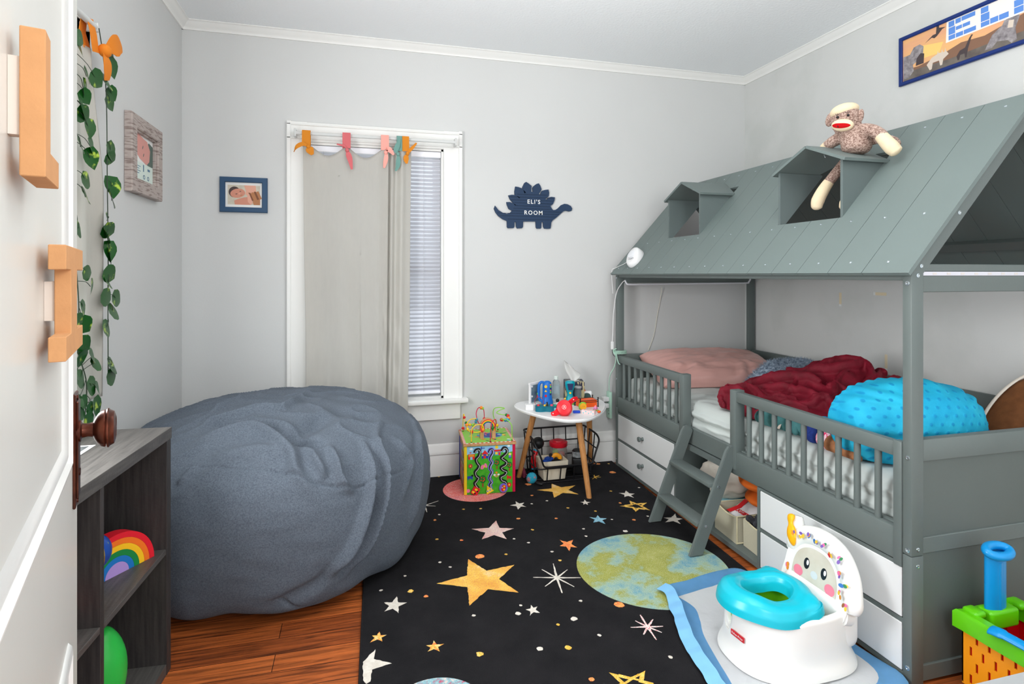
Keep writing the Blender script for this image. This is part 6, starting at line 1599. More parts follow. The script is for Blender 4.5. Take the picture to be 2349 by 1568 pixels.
for i in range(3):
    y = by0 + 0.085 + i * 0.075
    upr(bx0, y, 0.266, bx0 + 0.024, y); upr(bx1, y, 0.266, bx1 - 0.024, y)
for x in (bx0 + 0.075, bx0 + 0.155, bx0 + 0.24, bx1 - 0.075): upr(x, by0, 0.112, x, by0 + 0.024)
for y in (3.20, 3.30): tube(bm, [(bx0 + 0.024, y, RUGZ + 0.0035), (bx1 - 0.024, y, RUGZ + 0.0035)], 0.0040, 8)
obj('wires', bm, m_wire, bs, smooth=60)
BZ = RUGZ + 0.0075
s = empty('storage_bin', (1.10, 3.22, BZ), 'cream woven bin holding toy cars inside the wire basket', 'bin')
m_bin = mat('cream_woven', (218, 208, 188), 0.7, bump=0.2, bscale=120)
bm = NB()
def taper_box(bm, cx, cy, z0, z1, w0, d0, w1, d1, t=0.003, M=Matrix()):
    pts = []
    for w, d, z in ((w0, d0, z0), (w1, d1, z1), (w1 - t, d1 - t, z1), (w0 - t, d0 - t, z0 + t)):
        pts.append([bm.verts.new(M @ Vector((cx + sx * w, cy + sy * d, z))) for sx, sy in ((-1, -1), (1, -1), (1, 1), (-1, 1))])
    bm.faces.new(pts[0][::-1])
    for a, b in zip(pts[:-1], pts[1:]):
        for i in range(4): bm.faces.new((a[i], a[(i + 1) % 4], b[(i + 1) % 4], b[i]))
    bm.faces.new(pts[3])
taper_box(bm, 1.102, 3.217, BZ, 0.130, 0.066, 0.052, 0.078, 0.063)
bmesh.ops.bevel(bm, geom=[e for e in bm.edges], offset=0.002, segments=1, affect='EDGES')
obj('body', bm, m_bin, s, smooth=40)
bm = NB(); taper_box(bm, 1.102, 3.217, 0.098, 0.133, 0.0785, 0.0635, 0.0805, 0.0655, 0.005); obj('fold_band', bm, m_bin, s, smooth=40)
s = empty('toy_car', (1.08, 3.22, 0.10), 'blue toy car lying in the cream bin', 'toy car')
bm = NB(); box(bm, -0.035, 0.03, -0.016, 0.016, -0.010, 0.012, 0.005, 0, T(1.080, 3.212, 0.122) @ R(20, 'Z') @ R(-12, 'Y'), seg=2); box(bm, -0.02, 0.010, -0.013, 0.013, 0.010, 0.022, 0.005, 0, T(1.080, 3.212, 0.122) @ R(20, 'Z') @ R(-12, 'Y'), seg=2); obj('body', bm, mat('car_blue', (24, 68, 156), 0.3), s)
for dx, dy in ((-0.022, -0.017), (0.018, -0.017)):
    bm = NB(); lathe(bm, [(0, -0.003), (0.009, -0.003), (0.009, 0.003), (0, 0.003)], T(1.080, 3.212, 0.122) @ R(20, 'Z') @ R(-12, 'Y') @ T(dx, dy, -0.008) @ R(90, 'X'), 14); obj('wheel', bm, m_black, s)
s = empty('toy_car', (1.13, 3.23, 0.10), 'yellow and black toy vehicle lying in the cream bin', 'toy car')
Mv = T(1.132, 3.226, 0.124) @ R(-10, 'Z') @ R(18, 'Y')
bm = NB(); tube(bm, [Mv @ Vector(p) for p in bez([(-0.024, 0, -0.010), (-0.018, 0, 0.012), (-0.004, 0, 0.022), (0.016, 0, 0.018), (0.024, 0, 0.006)], 6)], 0.010, 12, flat=(1, 1.3)); obj('body', bm, mat('car_amber', (240, 158, 30), 0.35), s, smooth=60)
bm = NB(); box(bm, -0.012, 0.030, -0.014, 0.014, -0.016, 0.004, 0.004, 0, Mv); obj('chassis', bm, m_black, s)
bm = NB(); lathe(bm, [(0, -0.004), (0.012, -0.004), (0.012, 0.004), (0, 0.004)], Mv @ T(-0.036, -0.002, 0.010) @ R(90, 'X'), 16); obj('wheel', bm, mat('tyre_black', (34, 32, 34), 0.7), s)
s = empty('plastic_jar', (1.185, 3.335, BZ), 'clear jar with wide red screw lid inside the wire basket', 'jar')
bm = NB(); lathe(bm, [(0, 0), (0.050, 0), (0.054, 0.006), (0.055, 0.12), (0.048, 0.138), (0.046, 0.150)], T(1.185, 3.332, BZ), 32); obj('body', bm, mat('jar_tinted_clear', (226, 214, 210), 0.1, trans=0.75, ior=1.15), s, smooth=50)
bm = NB(); lathe(bm, [(0.053, 0.144), (0.056, 0.148), (0.056, 0.170), (0.051, 0.174), (0.036, 0.175), (0.034, 0.180), (0, 0.180)], T(1.185, 3.332, BZ), 36); obj('lid', bm, mat('lid_red', (204, 24, 44), 0.35), s, smooth=40)
for i, (dx, dy, z, mm) in enumerate(((-0.026, -0.022, 0.118, m_lime), (0.018, -0.028, 0.05, m_red_p), (-0.008, 0.0, 0.03, m_red_p), (0.02, 0.01, 0.09, m_red_p), (-0.02, -0.02, 0.075, mat('candy_green', (170, 200, 120), 0.5)))):
    bm = NB(); ball(bm, (1.185 + dx, 3.332 + dy, BZ + z), 0.018, 14, 10); obj('contents', bm, mm, s, smooth=70)
s = empty('toy_wand', (1.01, 3.33, BZ), 'red toy handle with blue bands and round black top in the wire basket', 'toy')
pts = bez([(1.012, 3.285, 0.055), (1.010, 3.288, 0.09), (1.018, 3.296, 0.125), (1.034, 3.305, 0.160)], 6)
bm = NB(); tube(bm, pts, [0.0165 + 0.001 * math.sin(i * 0.3) for i in range(len(pts))], 18); obj('handle', bm, m_red_p, s, smooth=60)
for i in (1, len(pts) - 2):
    bm = NB(); d = (pts[min(i + 1, len(pts) - 1)] - pts[i - 1]).normalized(); cyl(bm, pts[i] - d * 0.004, pts[i] + d * 0.004, 0.0182, n=20); obj('band', bm, mat('band_sky_blue', (40, 150, 196), 0.4), s)
bm = NB(); ball(bm, (1.050, 3.316, 0.198), 0.036, 24, 16); obj('top_ball', bm, m_black, s, smooth=70)
s = empty('gadget', (1.285, 3.26, BZ), 'black electronic gadget with silver label inside the wire basket', 'gadget')
bm = NB(); box(bm, -0.040, 0.040, -0.035, 0.035, 0, 0.095, 0.010, 0, FR(1.285, 3.245, BZ, -15), seg=2); lathe(bm, [(0.034, 0.09), (0.034, 0.13), (0.028, 0.138), (0, 0.138)], FR(1.280, 3.250, BZ, -15), 24); obj('body', bm, m_black, s, smooth=40)
bm = NB(); lathe(bm, [(0.0345, 0.098), (0.0345, 0.130)], FR(1.280, 3.250, BZ, -15), 24); obj('label', bm, mat('silver_label', (170, 176, 178), 0.4, rgb2=(60, 62, 64), vscale=60), s, smooth=60)
bm = NB(); tube(bm, bez([(1.30, 3.205, 0.11), (1.325, 3.19, 0.12), (1.335, 3.185, 0.09), (1.332, 3.18, 0.05)], 6), 0.0040, 8); obj('cable', bm, m_black, s, smooth=60)
s = empty('crochet_flower', (0.972, 3.19, RUGZ), 'turquoise crochet piece with a black clip beside the wire basket', 'crochet')
bm = NB(); knit(bm, (0.962, 3.165, RUGZ + 0.030), (0.030, 0.020, 0.030), amp=0.10, fr=(14, 7), floor=RUGZ + 0.0008); obj('body', bm, mat('turquoise_yarn', (34, 150, 176), 0.8, rgb2=(170, 110, 110), vscale=40, contrast=(0.56, 0.64)), s, smooth=80)
bm = NB(); tube(bm, bez([(0.978, 3.135, RUGZ + 0.014), (0.995, 3.12, RUGZ + 0.010), (1.010, 3.105, RUGZ + 0.0095)], 5), [0.006, 0.007, 0.008, 0.0085, 0.009, 0.009, 0.009, 0.009, 0.008, 0.007, 0.006], 10); obj('clip', bm, m_black, s, smooth=60)
s = empty('cloth_scrap', (0.955, 3.27, RUGZ), 'dark red cloth scrap left of the wire basket', 'cloth')
bm = NB(); heap(bm, [(0.938, 3.235), (0.925, 3.30), (0.945, 3.335), (0.962, 3.33), (0.964, 3.26)], RUGZ + 0.0006, [(0.945, 3.29, 0.02, 0.03, 0.035)], [], 0.005, 3, amp=0.006, thick=0.01, wig=0.004); obj('fabric', bm, mat('burgundy_cloth', (96, 22, 48), 0.8, rgb2=(140, 60, 80), vscale=30), s, smooth=80)
# ------------------------------------------------------------------ wooden activity cube
CA = -4.5
CM = T(0.706, 3.222, RUGZ) @ R(CA, 'Z')
CW, CD, CH = 0.286, 0.296, 0.266
ac = empty('activity_cube', (0.706, 3.222, RUGZ), 'colourful wooden activity cube with bead wires on the pink rug planet', 'activity cube')
m_wood = mat('light_wood', (208, 160, 112), 0.5, rgb2=(186, 136, 90), vscale=5, vstretch=(20, 20, 2))
gcol = {'sky': (150, 204, 232), 'grass': (88, 186, 44), 'red': (222, 36, 40), 'blue': (36, 70, 170), 'yellow': (248, 208, 40), 'pink': (240, 120, 170), 'dgreen': (30, 120, 40), 'brown': (150, 76, 36), 'white': (246, 246, 244), 'black': (26, 24, 26), 'orange': (244, 140, 40), 'purple': (120, 110, 214), 'tan': (240, 206, 120), 'crimson': (200, 20, 66), 'lgreen': (140, 206, 70), 'aqua': (60, 160, 200)}
gi = {k: i for i, k in enumerate(gcol)}
def gm(k): return mat('cube_' + k, gcol[k], 0.4) if k != 'grass' else mat('cube_grass', gcol['grass'], 0.4, rgb2=(52, 160, 30), vscale=50)
GM = [gm(k) for k in gcol]
bm = NB(); box(bm, -CW / 2 + 0.004, CW / 2 - 0.004, -CD / 2 + 0.006, CD / 2 - 0.006, 0.0006, CH, 0, 0, CM); obj('core', bm, m_wood, ac)
# corner trims
for sx, sy, k in ((-1, -1, 'yellow'), (1, -1, 'crimson'), (-1, 1, 'blue'), (1, 1, 'yellow')):
    bm = NB(); box(bm, sx * CW / 2, sx * (CW / 2 - 0.016), sy * CD / 2, sy * (CD / 2 - 0.012), 0.0006, CH, 0.0015, 0, CM); obj('corner_post', bm, gm(k), ac)
# front panel with track grooves
FM = CM @ T(0, -CD / 2 + 0.004, 0) @ R(90, 'X')                    # local x right, y up, z toward the viewer
PWd, PHt = CW - 0.032, CH - 0.004
def uv(x, y): return ((x - 270) / 720 * PWd - PWd / 2, (1405 - y) / 745 * PHt + 0.002)
bm = NB(); box(bm, -PWd / 2, PWd / 2, 0.0006, CH, -0.004, 0.0, 0, gi['grass'], FM)
h_ = [0.0002]
def dr_(pts, k, cv=uv, M=None):
    h_[0] += 0.000012
    flatpoly(bm, [cv(*p) for p in pts], FM if M is None else M, gi[k], h_[0])
def el_(cx, cy, rx, ry, n=14, a=0): return ell(cx, cy, rx, ry, n, a)
def rc_(x0, y0, x1, y1): return [(x0, y0), (x1, y0), (x1, y1), (x0, y1)]
dr_([(270, 665), (990, 665), (990, 770), (900, 790), (760, 760), (620, 790), (480, 765), (270, 790)], 'sky')
def tree(x, y, s):
    dr_(rc_(x - 12 * s, y + 40 * s, x + 12 * s, y + 125 * s), 'brown'); dr_(el_(x, y, 55 * s, 65 * s), 'dgreen')
    for a, b in ((-20, -25), (18, -15), (-28, 18), (5, 30), (25, 12)): dr_(el_(x + a * s, y + b * s, 11 * s, 11 * s, 10), 'red')
def flower(x, y, k, k2, s=1.0):
    dr_(rc_(x - 3, y + 20, x + 3, y + 70), 'dgreen')
    for a in range(0, 360, 60): dr_(el_(x + 20 * s * cos(rad(a)), y + 20 * s * sin(rad(a)), 15 * s, 15 * s, 10), k)
    dr_(el_(x, y, 13 * s, 13 * s, 10), k2)
dr_(rc_(288, 780, 395, 865), 'red'); dr_(rc_(322, 825, 358, 868), 'sky'); dr_(rc_(300, 790, 385, 802), 'yellow'); dr_(rc_(300, 812, 385, 820), 'yellow'); dr_(rc_(312, 750, 340, 765), 'red')
dr_(rc_(500, 790, 607, 858), 'blue'); dr_([(498, 792), (552, 728), (608, 792)], 'red'); dr_(rc_(532, 815, 566, 860), 'red'); dr_(rc_(508, 798, 528, 818), 'yellow'); dr_(rc_(576, 798, 596, 818), 'yellow')
dr_(rc_(706, 755, 806, 820), 'aqua'); dr_(rc_(700, 730, 815, 760), 'red'); dr_(rc_(716, 768, 755, 806), 'yellow'); dr_(rc_(768, 772, 796, 820), 'red')
dr_(el_(738, 690, 26, 26, 14), 'yellow'); dr_(el_(338, 700, 26, 20, 12), 'white'); dr_(el_(930, 680, 24, 16, 12), 'white')
dr_([(460, 690), (550, 690), (550, 703), (460, 700)], 'blue'); dr_(rc_(490, 672, 505, 722), 'blue')
flower(325, 965, 'crimson', 'yellow'); tree(520, 1180, 1.0); tree(742, 930, 0.85); tree(942, 980, 0.8)
dr_(el_(515, 990, 28, 40, 12, 30), 'pink'); dr_(el_(565, 970, 22, 38, 12, -20), 'pink'); dr_(el_(540, 985, 12, 22, 10), 'yellow')
dr_(rc_(278, 1120, 362, 1160), 'blue'); dr_(rc_(285, 1155, 300, 1180), 'blue'); dr_(rc_(340, 1155, 358, 1178), 'blue'); dr_(el_(355, 1115, 18, 16, 10), 'black')
dr_(el_(735, 1138, 32, 26, 12), 'tan'); dr_(rc_(722, 1115, 730, 1160), 'black'); dr_(rc_(740, 1115, 748, 1160), 'black'); dr_(el_(705, 1125, 20, 14, 10), 'white'); dr_(el_(768, 1122, 20, 14, 10), 'white'); dr_(el_(735, 1090, 18, 16, 10), 'orange')
dr_(el_(950, 812, 24, 20, 12), 'tan'); dr_(rc_(930, 830, 968, 862), 'purple'); dr_(rc_(930, 858, 944, 878), 'blue'); dr_(rc_(955, 858, 968, 878), 'blue')
dr_(rc_(900, 1160, 972, 1195), 'red'); dr_(rc_(902, 1190, 918, 1216), 'red'); dr_(rc_(950, 1190, 968, 1214), 'red'); dr_(rc_(900, 1145, 925, 1170), 'red')
flower(938, 1295, 'red', 'yellow', 1.1); flower(290, 1348, 'pink', 'pink', 0.9)
def stroke(P_, w, k):
    P2 = bez([(x, y, 0) for x, y in P_], 6)
    for a, b in zip(P2[:-1], P2[1:]):
        d = (b - a); n_ = Vector((-d.y, d.x, 0)).normalized() * w
        e = d.normalized() * w * 0.45
        q = [a - n_ - e, b - n_ + e, b + n_ + e, a + n_ - e]
        dr_([(p.x, p.y) for p in q], k)
T1 = [(392, 752), (408, 722), (450, 712), (470, 745), (455, 810), (412, 860), (430, 920), (458, 960), (440, 1010), (398, 1060), (412, 1120), (446, 1150), (420, 1200), (392, 1235), (420, 1285), (445, 1310)]
T2 = [(612, 760), (630, 722), (668, 722), (672, 775), (640, 830), (632, 870), (664, 920), (640, 965), (628, 1010), (660, 1070), (632, 1130), (622, 1170), (655, 1230), (628, 1270), (650, 1330)]
T3 = [(820, 745), (850, 708), (890, 722), (900, 775), (848, 830), (812, 860), (845, 890), (890, 930), (870, 975), (808, 1010), (830, 1050), (888, 1080), (860, 1130), (800, 1160), (815, 1210), (872, 1240), (885, 1280)]
for P_, w1, w2 in ((T1, 24, 24), (T3, 24, 24)): stroke(P_, w1, 'black')
stroke(T2, 26, 'purple'); stroke(T2, 14, 'black')
for P_ in (T1, T2, T3): stroke([(x + 7, y + 5) for x, y in P_], 3.2, 'white')
obj('front_panel', bm, GM, ac, smooth=0, fix=False)
# sliders
for nm, c, shp, k, k2 in (('slider', (400, 1345), 'sq', 'red', 'yellow'), ('slider', (610, 1340), 'tri', 'yellow', 'white'), ('slider', (840, 1325), 'circ', 'purple', 'orange')):
    x, y = uv(*c)
    bm = NB()
    if shp == 'circ': poly = ell(0, 0, 0.024, 0.024, 28)
    elif shp == 'sq': poly = [(p.x, p.y) for p in [R(-30, 'Z') @ Vector(q) for q in ((-0.019, -0.020, 0), (0.019, -0.020, 0), (0.019, 0.020, 0), (-0.019, 0.020, 0))]]
    else: poly = [(p.x, p.y) for p in [R(25, 'Z') @ Vector(q) for q in ((-0.022, -0.018, 0), (0.022, -0.016, 0), (0.0, 0.026, 0))]]
    prism(bm, poly, FM @ T(x, y, 0.006), 0.010, gi[k]); lathe(bm, [(0.006, 0.0), (0.006, 0.007)], FM @ T(x, y, 0), 12, gi['black'])
    if shp == 'sq':
        for q in ((-0.012, -0.004), (0.004, 0.008)): flatpoly(bm, ell(q[0], q[1], 0.009, 0.006, 12, -30), FM @ T(x, y, 0.0163), gi[k2], 0)
        for q in ((-0.004, -0.012), (0.010, -0.002)): flatpoly(bm, ell(q[0], q[1], 0.005, 0.005, 12), FM @ T(x, y, 0.0165), gi['black'], 0)
    elif shp == 'tri':
        for q in ((-0.007, -0.006), (0.006, 0.0)):
            flatpoly(bm, ell(q[0], q[1], 0.006, 0.006, 12), FM @ T(x, y, 0.0163), gi[k2], 0); flatpoly(bm, ell(q[0], q[1], 0.0035, 0.0035, 12), FM @ T(x, y, 0.0165), gi['black'], 0)
    else:
        flatpoly(bm, ell(0, 0, 0.013, 0.019, 16, -15), FM @ T(x, y, 0.0163), gi['red'], 0)
        for q in ((0.004, 0.009), (0.003, -0.008)): flatpoly(bm, ell(q[0], q[1], 0.0055, 0.0055, 12), FM @ T(x, y, 0.0165), gi['yellow'], 0)
        flatpoly(bm, ell(-0.007, 0.003, 0.004, 0.004, 12), FM @ T(x, y, 0.0166), gi['sky'], 0)
    obj('slider', bm, GM, ac, smooth=30)
# left panel
LM = CM @ T(-CW / 2 + 0.004, 0, 0) @ R(-90, 'Z') @ R(90, 'X')
bm = NB(); box(bm, -CD / 2 + 0.012, CD / 2 - 0.012, 0.0006, CH, -0.004, 0, 0, gi['yellow'], LM); h_[0] = 0.0002
idt = lambda x, y: (x, y)
for pts, k in ((rc_(-0.11, 0.02, -0.03, 0.10), 'red'), (rc_(0.02, 0.15, 0.11, 0.24), 'lgreen'), (rc_(0.03, 0.03, 0.12, 0.11), 'orange'), (rc_(-0.12, 0.14, -0.04, 0.22), 'purple'), (el_(-0.07, 0.06, 0.025, 0.025), 'yellow'), (el_(0.07, 0.19, 0.03, 0.03), 'crimson'), (rc_(-0.02, 0.01, 0.01, 0.25), 'blue'), (el_(0.08, 0.07, 0.02, 0.03), 'sky')): dr_(pts, k, idt, LM)
obj('left_panel', bm, GM, ac, smooth=0, fix=False)
bm = NB()
for z in (0.06, 0.13, 0.20): box(bm, -0.05, 0.05, -0.012, 0.012, 0.0, 0.006, 0.002, 0, LM @ T(0.05, z, 0))
obj('side_rail', bm, m_wood, ac)
# top tray
bm = NB(); box(bm, -CW / 2 - 0.004, CW / 2 + 0.004, -CD / 2 - 0.004, CD / 2 + 0.004, CH, CH + 0.014, 0.001, 0, CM); obj('top_board', bm, m_wood, ac)
TM = CM @ T(0, 0, CH + 0.014)
bm = NB(); h_[0] = 0.0002
dr_(rc_(-CW / 2, -CD / 2, CW / 2, CD / 2), 'white', idt, TM)
for i in range(24):
    a = -CW / 2 + i * CW / 24
    if i % 2 == 0:
        dr_(rc_(a, -CD / 2, a + CW / 24, -CD / 2 + 0.012), 'red', idt, TM); dr_(rc_(a, CD / 2 - 0.012, a + CW / 24, CD / 2), 'red', idt, TM)
        b = -CD / 2 + i * CD / 24
        dr_(rc_(-CW / 2, b, -CW / 2 + 0.012, b + CD / 24), 'red', idt, TM); dr_(rc_(CW / 2 - 0.012, b, CW / 2, b + CD / 24), 'red', idt, TM)
dr_(rc_(-CW / 2 + 0.012, -CD / 2 + 0.012, CW / 2 - 0.012, CD / 2 - 0.012), 'lgreen', idt, TM)
dr_(el_(0.02, 0.0, 0.075, 0.055, 24), 'aqua', idt, TM); dr_(el_(0.02, -0.002, 0.06, 0.042, 24), 'blue', idt, TM)
rnd = random.Random(21)
for i in range(34):
    x, y = rnd.uniform(-0.12, 0.12), rnd.uniform(-0.125, 0.125)
    dr_(el_(x, y, rnd.uniform(0.006, 0.016), rnd.uniform(0.004, 0.010), 8, rnd.uniform(0, 180)), rnd.choice(['red', 'orange', 'yellow', 'blue', 'dgreen', 'white', 'aqua', 'crimson', 'pink']), idt, TM)
obj('top_print', bm, GM, ac, smooth=0, fix=False)
def wire(k, pts, beads, r=0.0026):
    p = bez([TM @ Vector(q) for q in pts], 8)
    bm = NB(); tube(bm, p, r, 8); w = obj('bead_wire', bm, gm(k), ac, smooth=60)
    for t, kk, rr in beads:
        i = max(1, min(len(p) - 2, int(t * (len(p) - 1)))); d = (p[i + 1] - p[i - 1]).normalized()
        bm = NB(); lathe(bm, [(0.003, -rr * 0.8), (rr * 0.7, -rr * 0.62), (rr, 0), (rr * 0.7, rr * 0.62), (0.003, rr * 0.8)], axisM(p[i], d), 14); obj('bead', bm, gm(kk), w, smooth=60)
    for q in (p[0], p[-1]):
        if abs((TM.inverted() @ q).z) < 0.004:
            bm = NB(); lathe(bm, [(0.0055, 0), (0.005, 0.003), (0, 0.004)], T(q.x, q.y, (TM @ Vector((0, 0, 0.0005))).z), 10); obj('wire_foot', bm, gm('black'), w)
# yellow wire, left
wire('yellow', [(-0.100, -0.125, 0), (-0.100, -0.125, 0.05), (-0.095, -0.12, 0.075), (-0.070, -0.11, 0.092), (-0.035, -0.10, 0.086), (-0.030, -0.10, 0.062), (-0.045, -0.10, 0.052), (-0.075, -0.105, 0.050), (-0.112, -0.09, 0.058), (-0.118, -0.06, 0.085), (-0.095, -0.02, 0.100), (-0.060, 0.0, 0.098), (-0.055, 0.03, 0.075), (-0.075, 0.05, 0.05), (-0.110, 0.07, 0.06), (-0.118, 0.085, 0.085), (-0.118, 0.09, 0.10), (-0.122, 0.098, 0.102), (-0.124, 0.105, 0.06), (-0.124, 0.11, 0)],
     [(0.27, 'orange', 0.010), (0.30, 'red', 0.009), (0.395, 'red', 0.010), (0.44, 'yellow', 0.009), (0.47, 'orange', 0.010), (0.60, 'aqua', 0.009), (0.64, 'aqua', 0.009), (0.68, 'lgreen', 0.010), (0.71, 'yellow', 0.009), (0.74, 'dgreen', 0.009), (0.80, 'red', 0.009), (0.985, 'red', 0.010)])
# red wire, centre
wire('crimson', [(0.005, -0.13, 0), (0.006, -0.13, 0.06), (0.015, -0.12, 0.105), (0.035, -0.11, 0.118), (0.042, -0.10, 0.10), (0.035, -0.09, 0.070), (0.012, -0.09, 0.065)], [(0.93, 'dgreen', 0.011)])
wire('crimson', [(-0.03, -0.03, 0.06), (-0.045, 0.02, 0.075), (-0.050, 0.07, 0.11), (-0.035, 0.10, 0.135), (-0.015, 0.11, 0.135), (0.0, 0.11, 0.12), (0.004, 0.115, 0.06), (0.004, 0.12, 0)], [(0.58, 'orange', 0.011), (0.66, 'lgreen', 0.009), (0.85, 'red', 0.010)])
# green wire, right
wire('lgreen', [(0.128, -0.125, 0), (0.128, -0.125, 0.05), (0.126, -0.12, 0.085), (0.105, -0.10, 0.108), (0.075, -0.08, 0.110), (0.085, -0.06, 0.100), (0.12, -0.04, 0.095), (0.125, 0.0, 0.110), (0.09, 0.02, 0.112), (0.065, 0.03, 0.122), (0.09, 0.04, 0.135), (0.115, 0.05, 0.140), (0.085, 0.07, 0.142), (0.058, 0.085, 0.13), (0.055, 0.09, 0.09), (0.075, 0.10, 0.04), (0.085, 0.105, 0)],
     [(0.40, 'orange', 0.011), (0.43, 'red', 0.010), (0.46, 'dgreen', 0.009), (0.37, 'aqua', 0.011), (0.345, 'aqua', 0.010), (0.32, 'yellow', 0.010), (0.295, 'red', 0.010), (0.955, 'yellow', 0.011)])
# rainbow arch
AM = TM @ T(0.0, -0.055, 0) @ R(90, 'X')
def arch(ro, ri, leg, t, z0):
    o_ = [(ro * cos(PI * k / 20), leg + ro * sin(PI * k / 20)) for k in range(21)]; i_ = [(ri * cos(PI * k / 20), leg + ri * sin(PI * k / 20)) for k in range(20, -1, -1)]
    b = NB(); prism(b, [(ro, 0)] + o_ + [(-ro, 0), (-ri, 0)] + i_ + [(ri, 0)], AM @ T(0, 0, z0), t); return b
ar = obj('rainbow_arch', arch(0.044, 0.024, 0.068, 0.034, -0.017), m_wood, ac, smooth=30)
for i, k in enumerate(('red', 'orange', 'yellow', 'dgreen', 'blue')):
    obj('band', arch(0.043 - i * 0.0036, 0.0397 - i * 0.0036, 0.036, 0.0008, 0.0172), gm(k), ar, smooth=30) if False else None
    ro, ri = 0.0425 - i * 0.0036, 0.0389 - i * 0.0036
    b = NB(); o_ = [(ro * cos(PI * q / 20), 0.068 + ro * sin(PI * q / 20)) for q in range(21)]; i_ = [(ri * cos(PI * q / 20), 0.068 + ri * sin(PI * q / 20)) for q in range(20, -1, -1)]
    prism(b, [(ro, 0.045)] + o_ + [(-ro, 0.045), (-ri, 0.045)] + i_ + [(ri, 0.045)], AM @ T(0, 0, 0.0171), 0.0006); obj('band', b, gm(k), ar, smooth=30)
# ------------------------------------------------------------------ absorbent pad and potty
m_pad = mat('pad_white', (238, 240, 242), 0.85, bump=0.3, bscale=40); m_padb = mat('pad_blue_film', (126, 186, 230), 0.45, vary=0.05, vscale=20)
pd = empty('floor_pad', (1.35, 1.65, RUGZ), 'white absorbent pad with crumpled blue border under the potty', 'pad')
outp = [Vector(p) for p in ((1.110, 1.965, 0), (1.300, 2.000, 0), (1.480, 2.020, 0), (1.545, 1.90, 0), (1.548, 1.60, 0), (1.540, 1.30, 0), (1.15, 1.235, 0), (0.985, 1.28, 0), (1.012, 1.48, 0), (1.060, 1.68, 0), (1.105, 1.78, 0), (1.135, 1.87, 0))]
cen = Vector((1.31, 1.63, 0))
ol = bez(outp + [outp[0]], 10)[:-1]
nr = 26
bm = NB(); rings = []
for j in range(nr + 1):
    t = j / nr; ring = []
    for p in ol:
        q = cen.lerp(p, t)
        z = RUGZ + 0.004 + 0.004 * abs(nz(q.x, q.y, 2, 9)) * min(1, 3 * (1 - t) + 0.3) + 0.012 * smooth01((t - 0.84) / 0.16) * max(0, nz(q.x, q.y, 7, 8) + 0.25)
        lim = rx1(q.y) if False else 9
        ring.append(bm.verts.new((q.x, q.y, z)))
    rings.append(ring)
N_ = len(ol)
for j in range(nr):
    for i in range(N_):
        f = bm.faces.new((rings[j][i], rings[j][(i + 1) % N_], rings[j + 1][(i + 1) % N_], rings[j + 1][i])) if j else None
        if f: f.material_index = 1 if j >= nr - 5 else 0
bm.faces.new(rings[1])
for v in rings[0]: bm.verts.remove(v)
bmesh.ops.solidify(bm, geom=list(bm.faces), thickness=0.001)
obj('sheet', bm, [m_pad, m_padb], pd, smooth=80)
bm = NB()
lf = bez([(1.098, 1.965, 0.030), (1.10, 1.90, 0.034), (1.075, 1.82, 0.030), (1.045, 1.74, 0.034), (1.02, 1.66, 0.028), (1.00, 1.56, 0.030), (0.99, 1.45, 0.026), (0.975, 1.30, 0.026)], 10)
ribbon(bm, [p + Vector((0.02 + 0.006 * nz(p.y, 1, 2, 20), 0, 0.004 * nz(p.y, 3, 1, 25))) for p in lf], [0.022 + 0.006 * nz(p.y, 5, 5, 15) for p in lf], (1, 0.2, 0.25), 0.0012)
obj('folded_edge', bm, m_padb, pd, smooth=60)

m_pot = mat('potty_white_plastic', (240, 240, 236), 0.28, spec=0.5); m_seat = mat('potty_turquoise', (18, 180, 200), 0.3, spec=0.5); m_bowl = mat('potty_lime', (112, 188, 24), 0.35)
PZ = RUGZ + 0.0095
pt = empty('potty', (1.31, 1.54, PZ), 'white toddler potty with turquoise seat and smiling face on the backrest', 'potty')
# body: superellipse footprint from front (-x) to back (+x)
pcx, pcy = 1.300, 1.545
def body(u, v):
    th = 2 * PI * u
    c_, s_ = cos(th), sin(th)
    if v <= 0.86: w = v / 0.86; ins = 0.0
    else: w = 1.0; ins = (v - 0.86) / 0.14
    H_ = 0.160
    z = PZ + H_ * w
    a = 0.175 - 0.012 * w if c_ < 0 else 0.205 - 0.010 * w
    b = 0.148 - 0.010 * w
    fl = 0.014 * math.exp(-(w / 0.18) ** 2)
    ex = 0.85 if c_ < 0 else 0.62
    x = (a + fl) * math.copysign(abs(c_) ** ex, c_); y = (b + fl) * math.copysign(abs(s_) ** (0.85 if c_ < 0 else 0.75), s_)
    d = th - (PI - 0.26)
    z -= 0.080 * smooth01(1.35 - abs(d / 0.17)) * smooth01((w - 0.35) / 0.65)
    if ins:
        r_ = 0.014
        q = 1 - 0.10 * ins - 0.0
        x *= 1 - 0.085 * sin(ins * PI / 2); y *= 1 - 0.105 * sin(ins * PI / 2); z += r_ * (1 - cos(ins * PI / 2)) * 0 + r_ * sin(ins * PI / 2) * (1 - 0.5 * ins)
    return Vector((pcx + x, pcy + y, z))
bm = NB(); gv, gf = grid(bm, body, 120, 40, wrapu=True)
bm.faces.new(gv[0][::-1])
obj('base', bm, m_pot, pt, smooth=50)
bm = NB(); lathe(bm, [(0.090, 0.03), (0.116, 0.10), (0.117, 0.176), (0.088, 0.176), (0.082, 0.12), (0.05, 0.105), (0.0, 0.10)], T(pcx - 0.032, pcy, PZ) @ S(1.07, 1.0, 1), 40); obj('bowl', bm, m_bowl, pt, smooth=50)
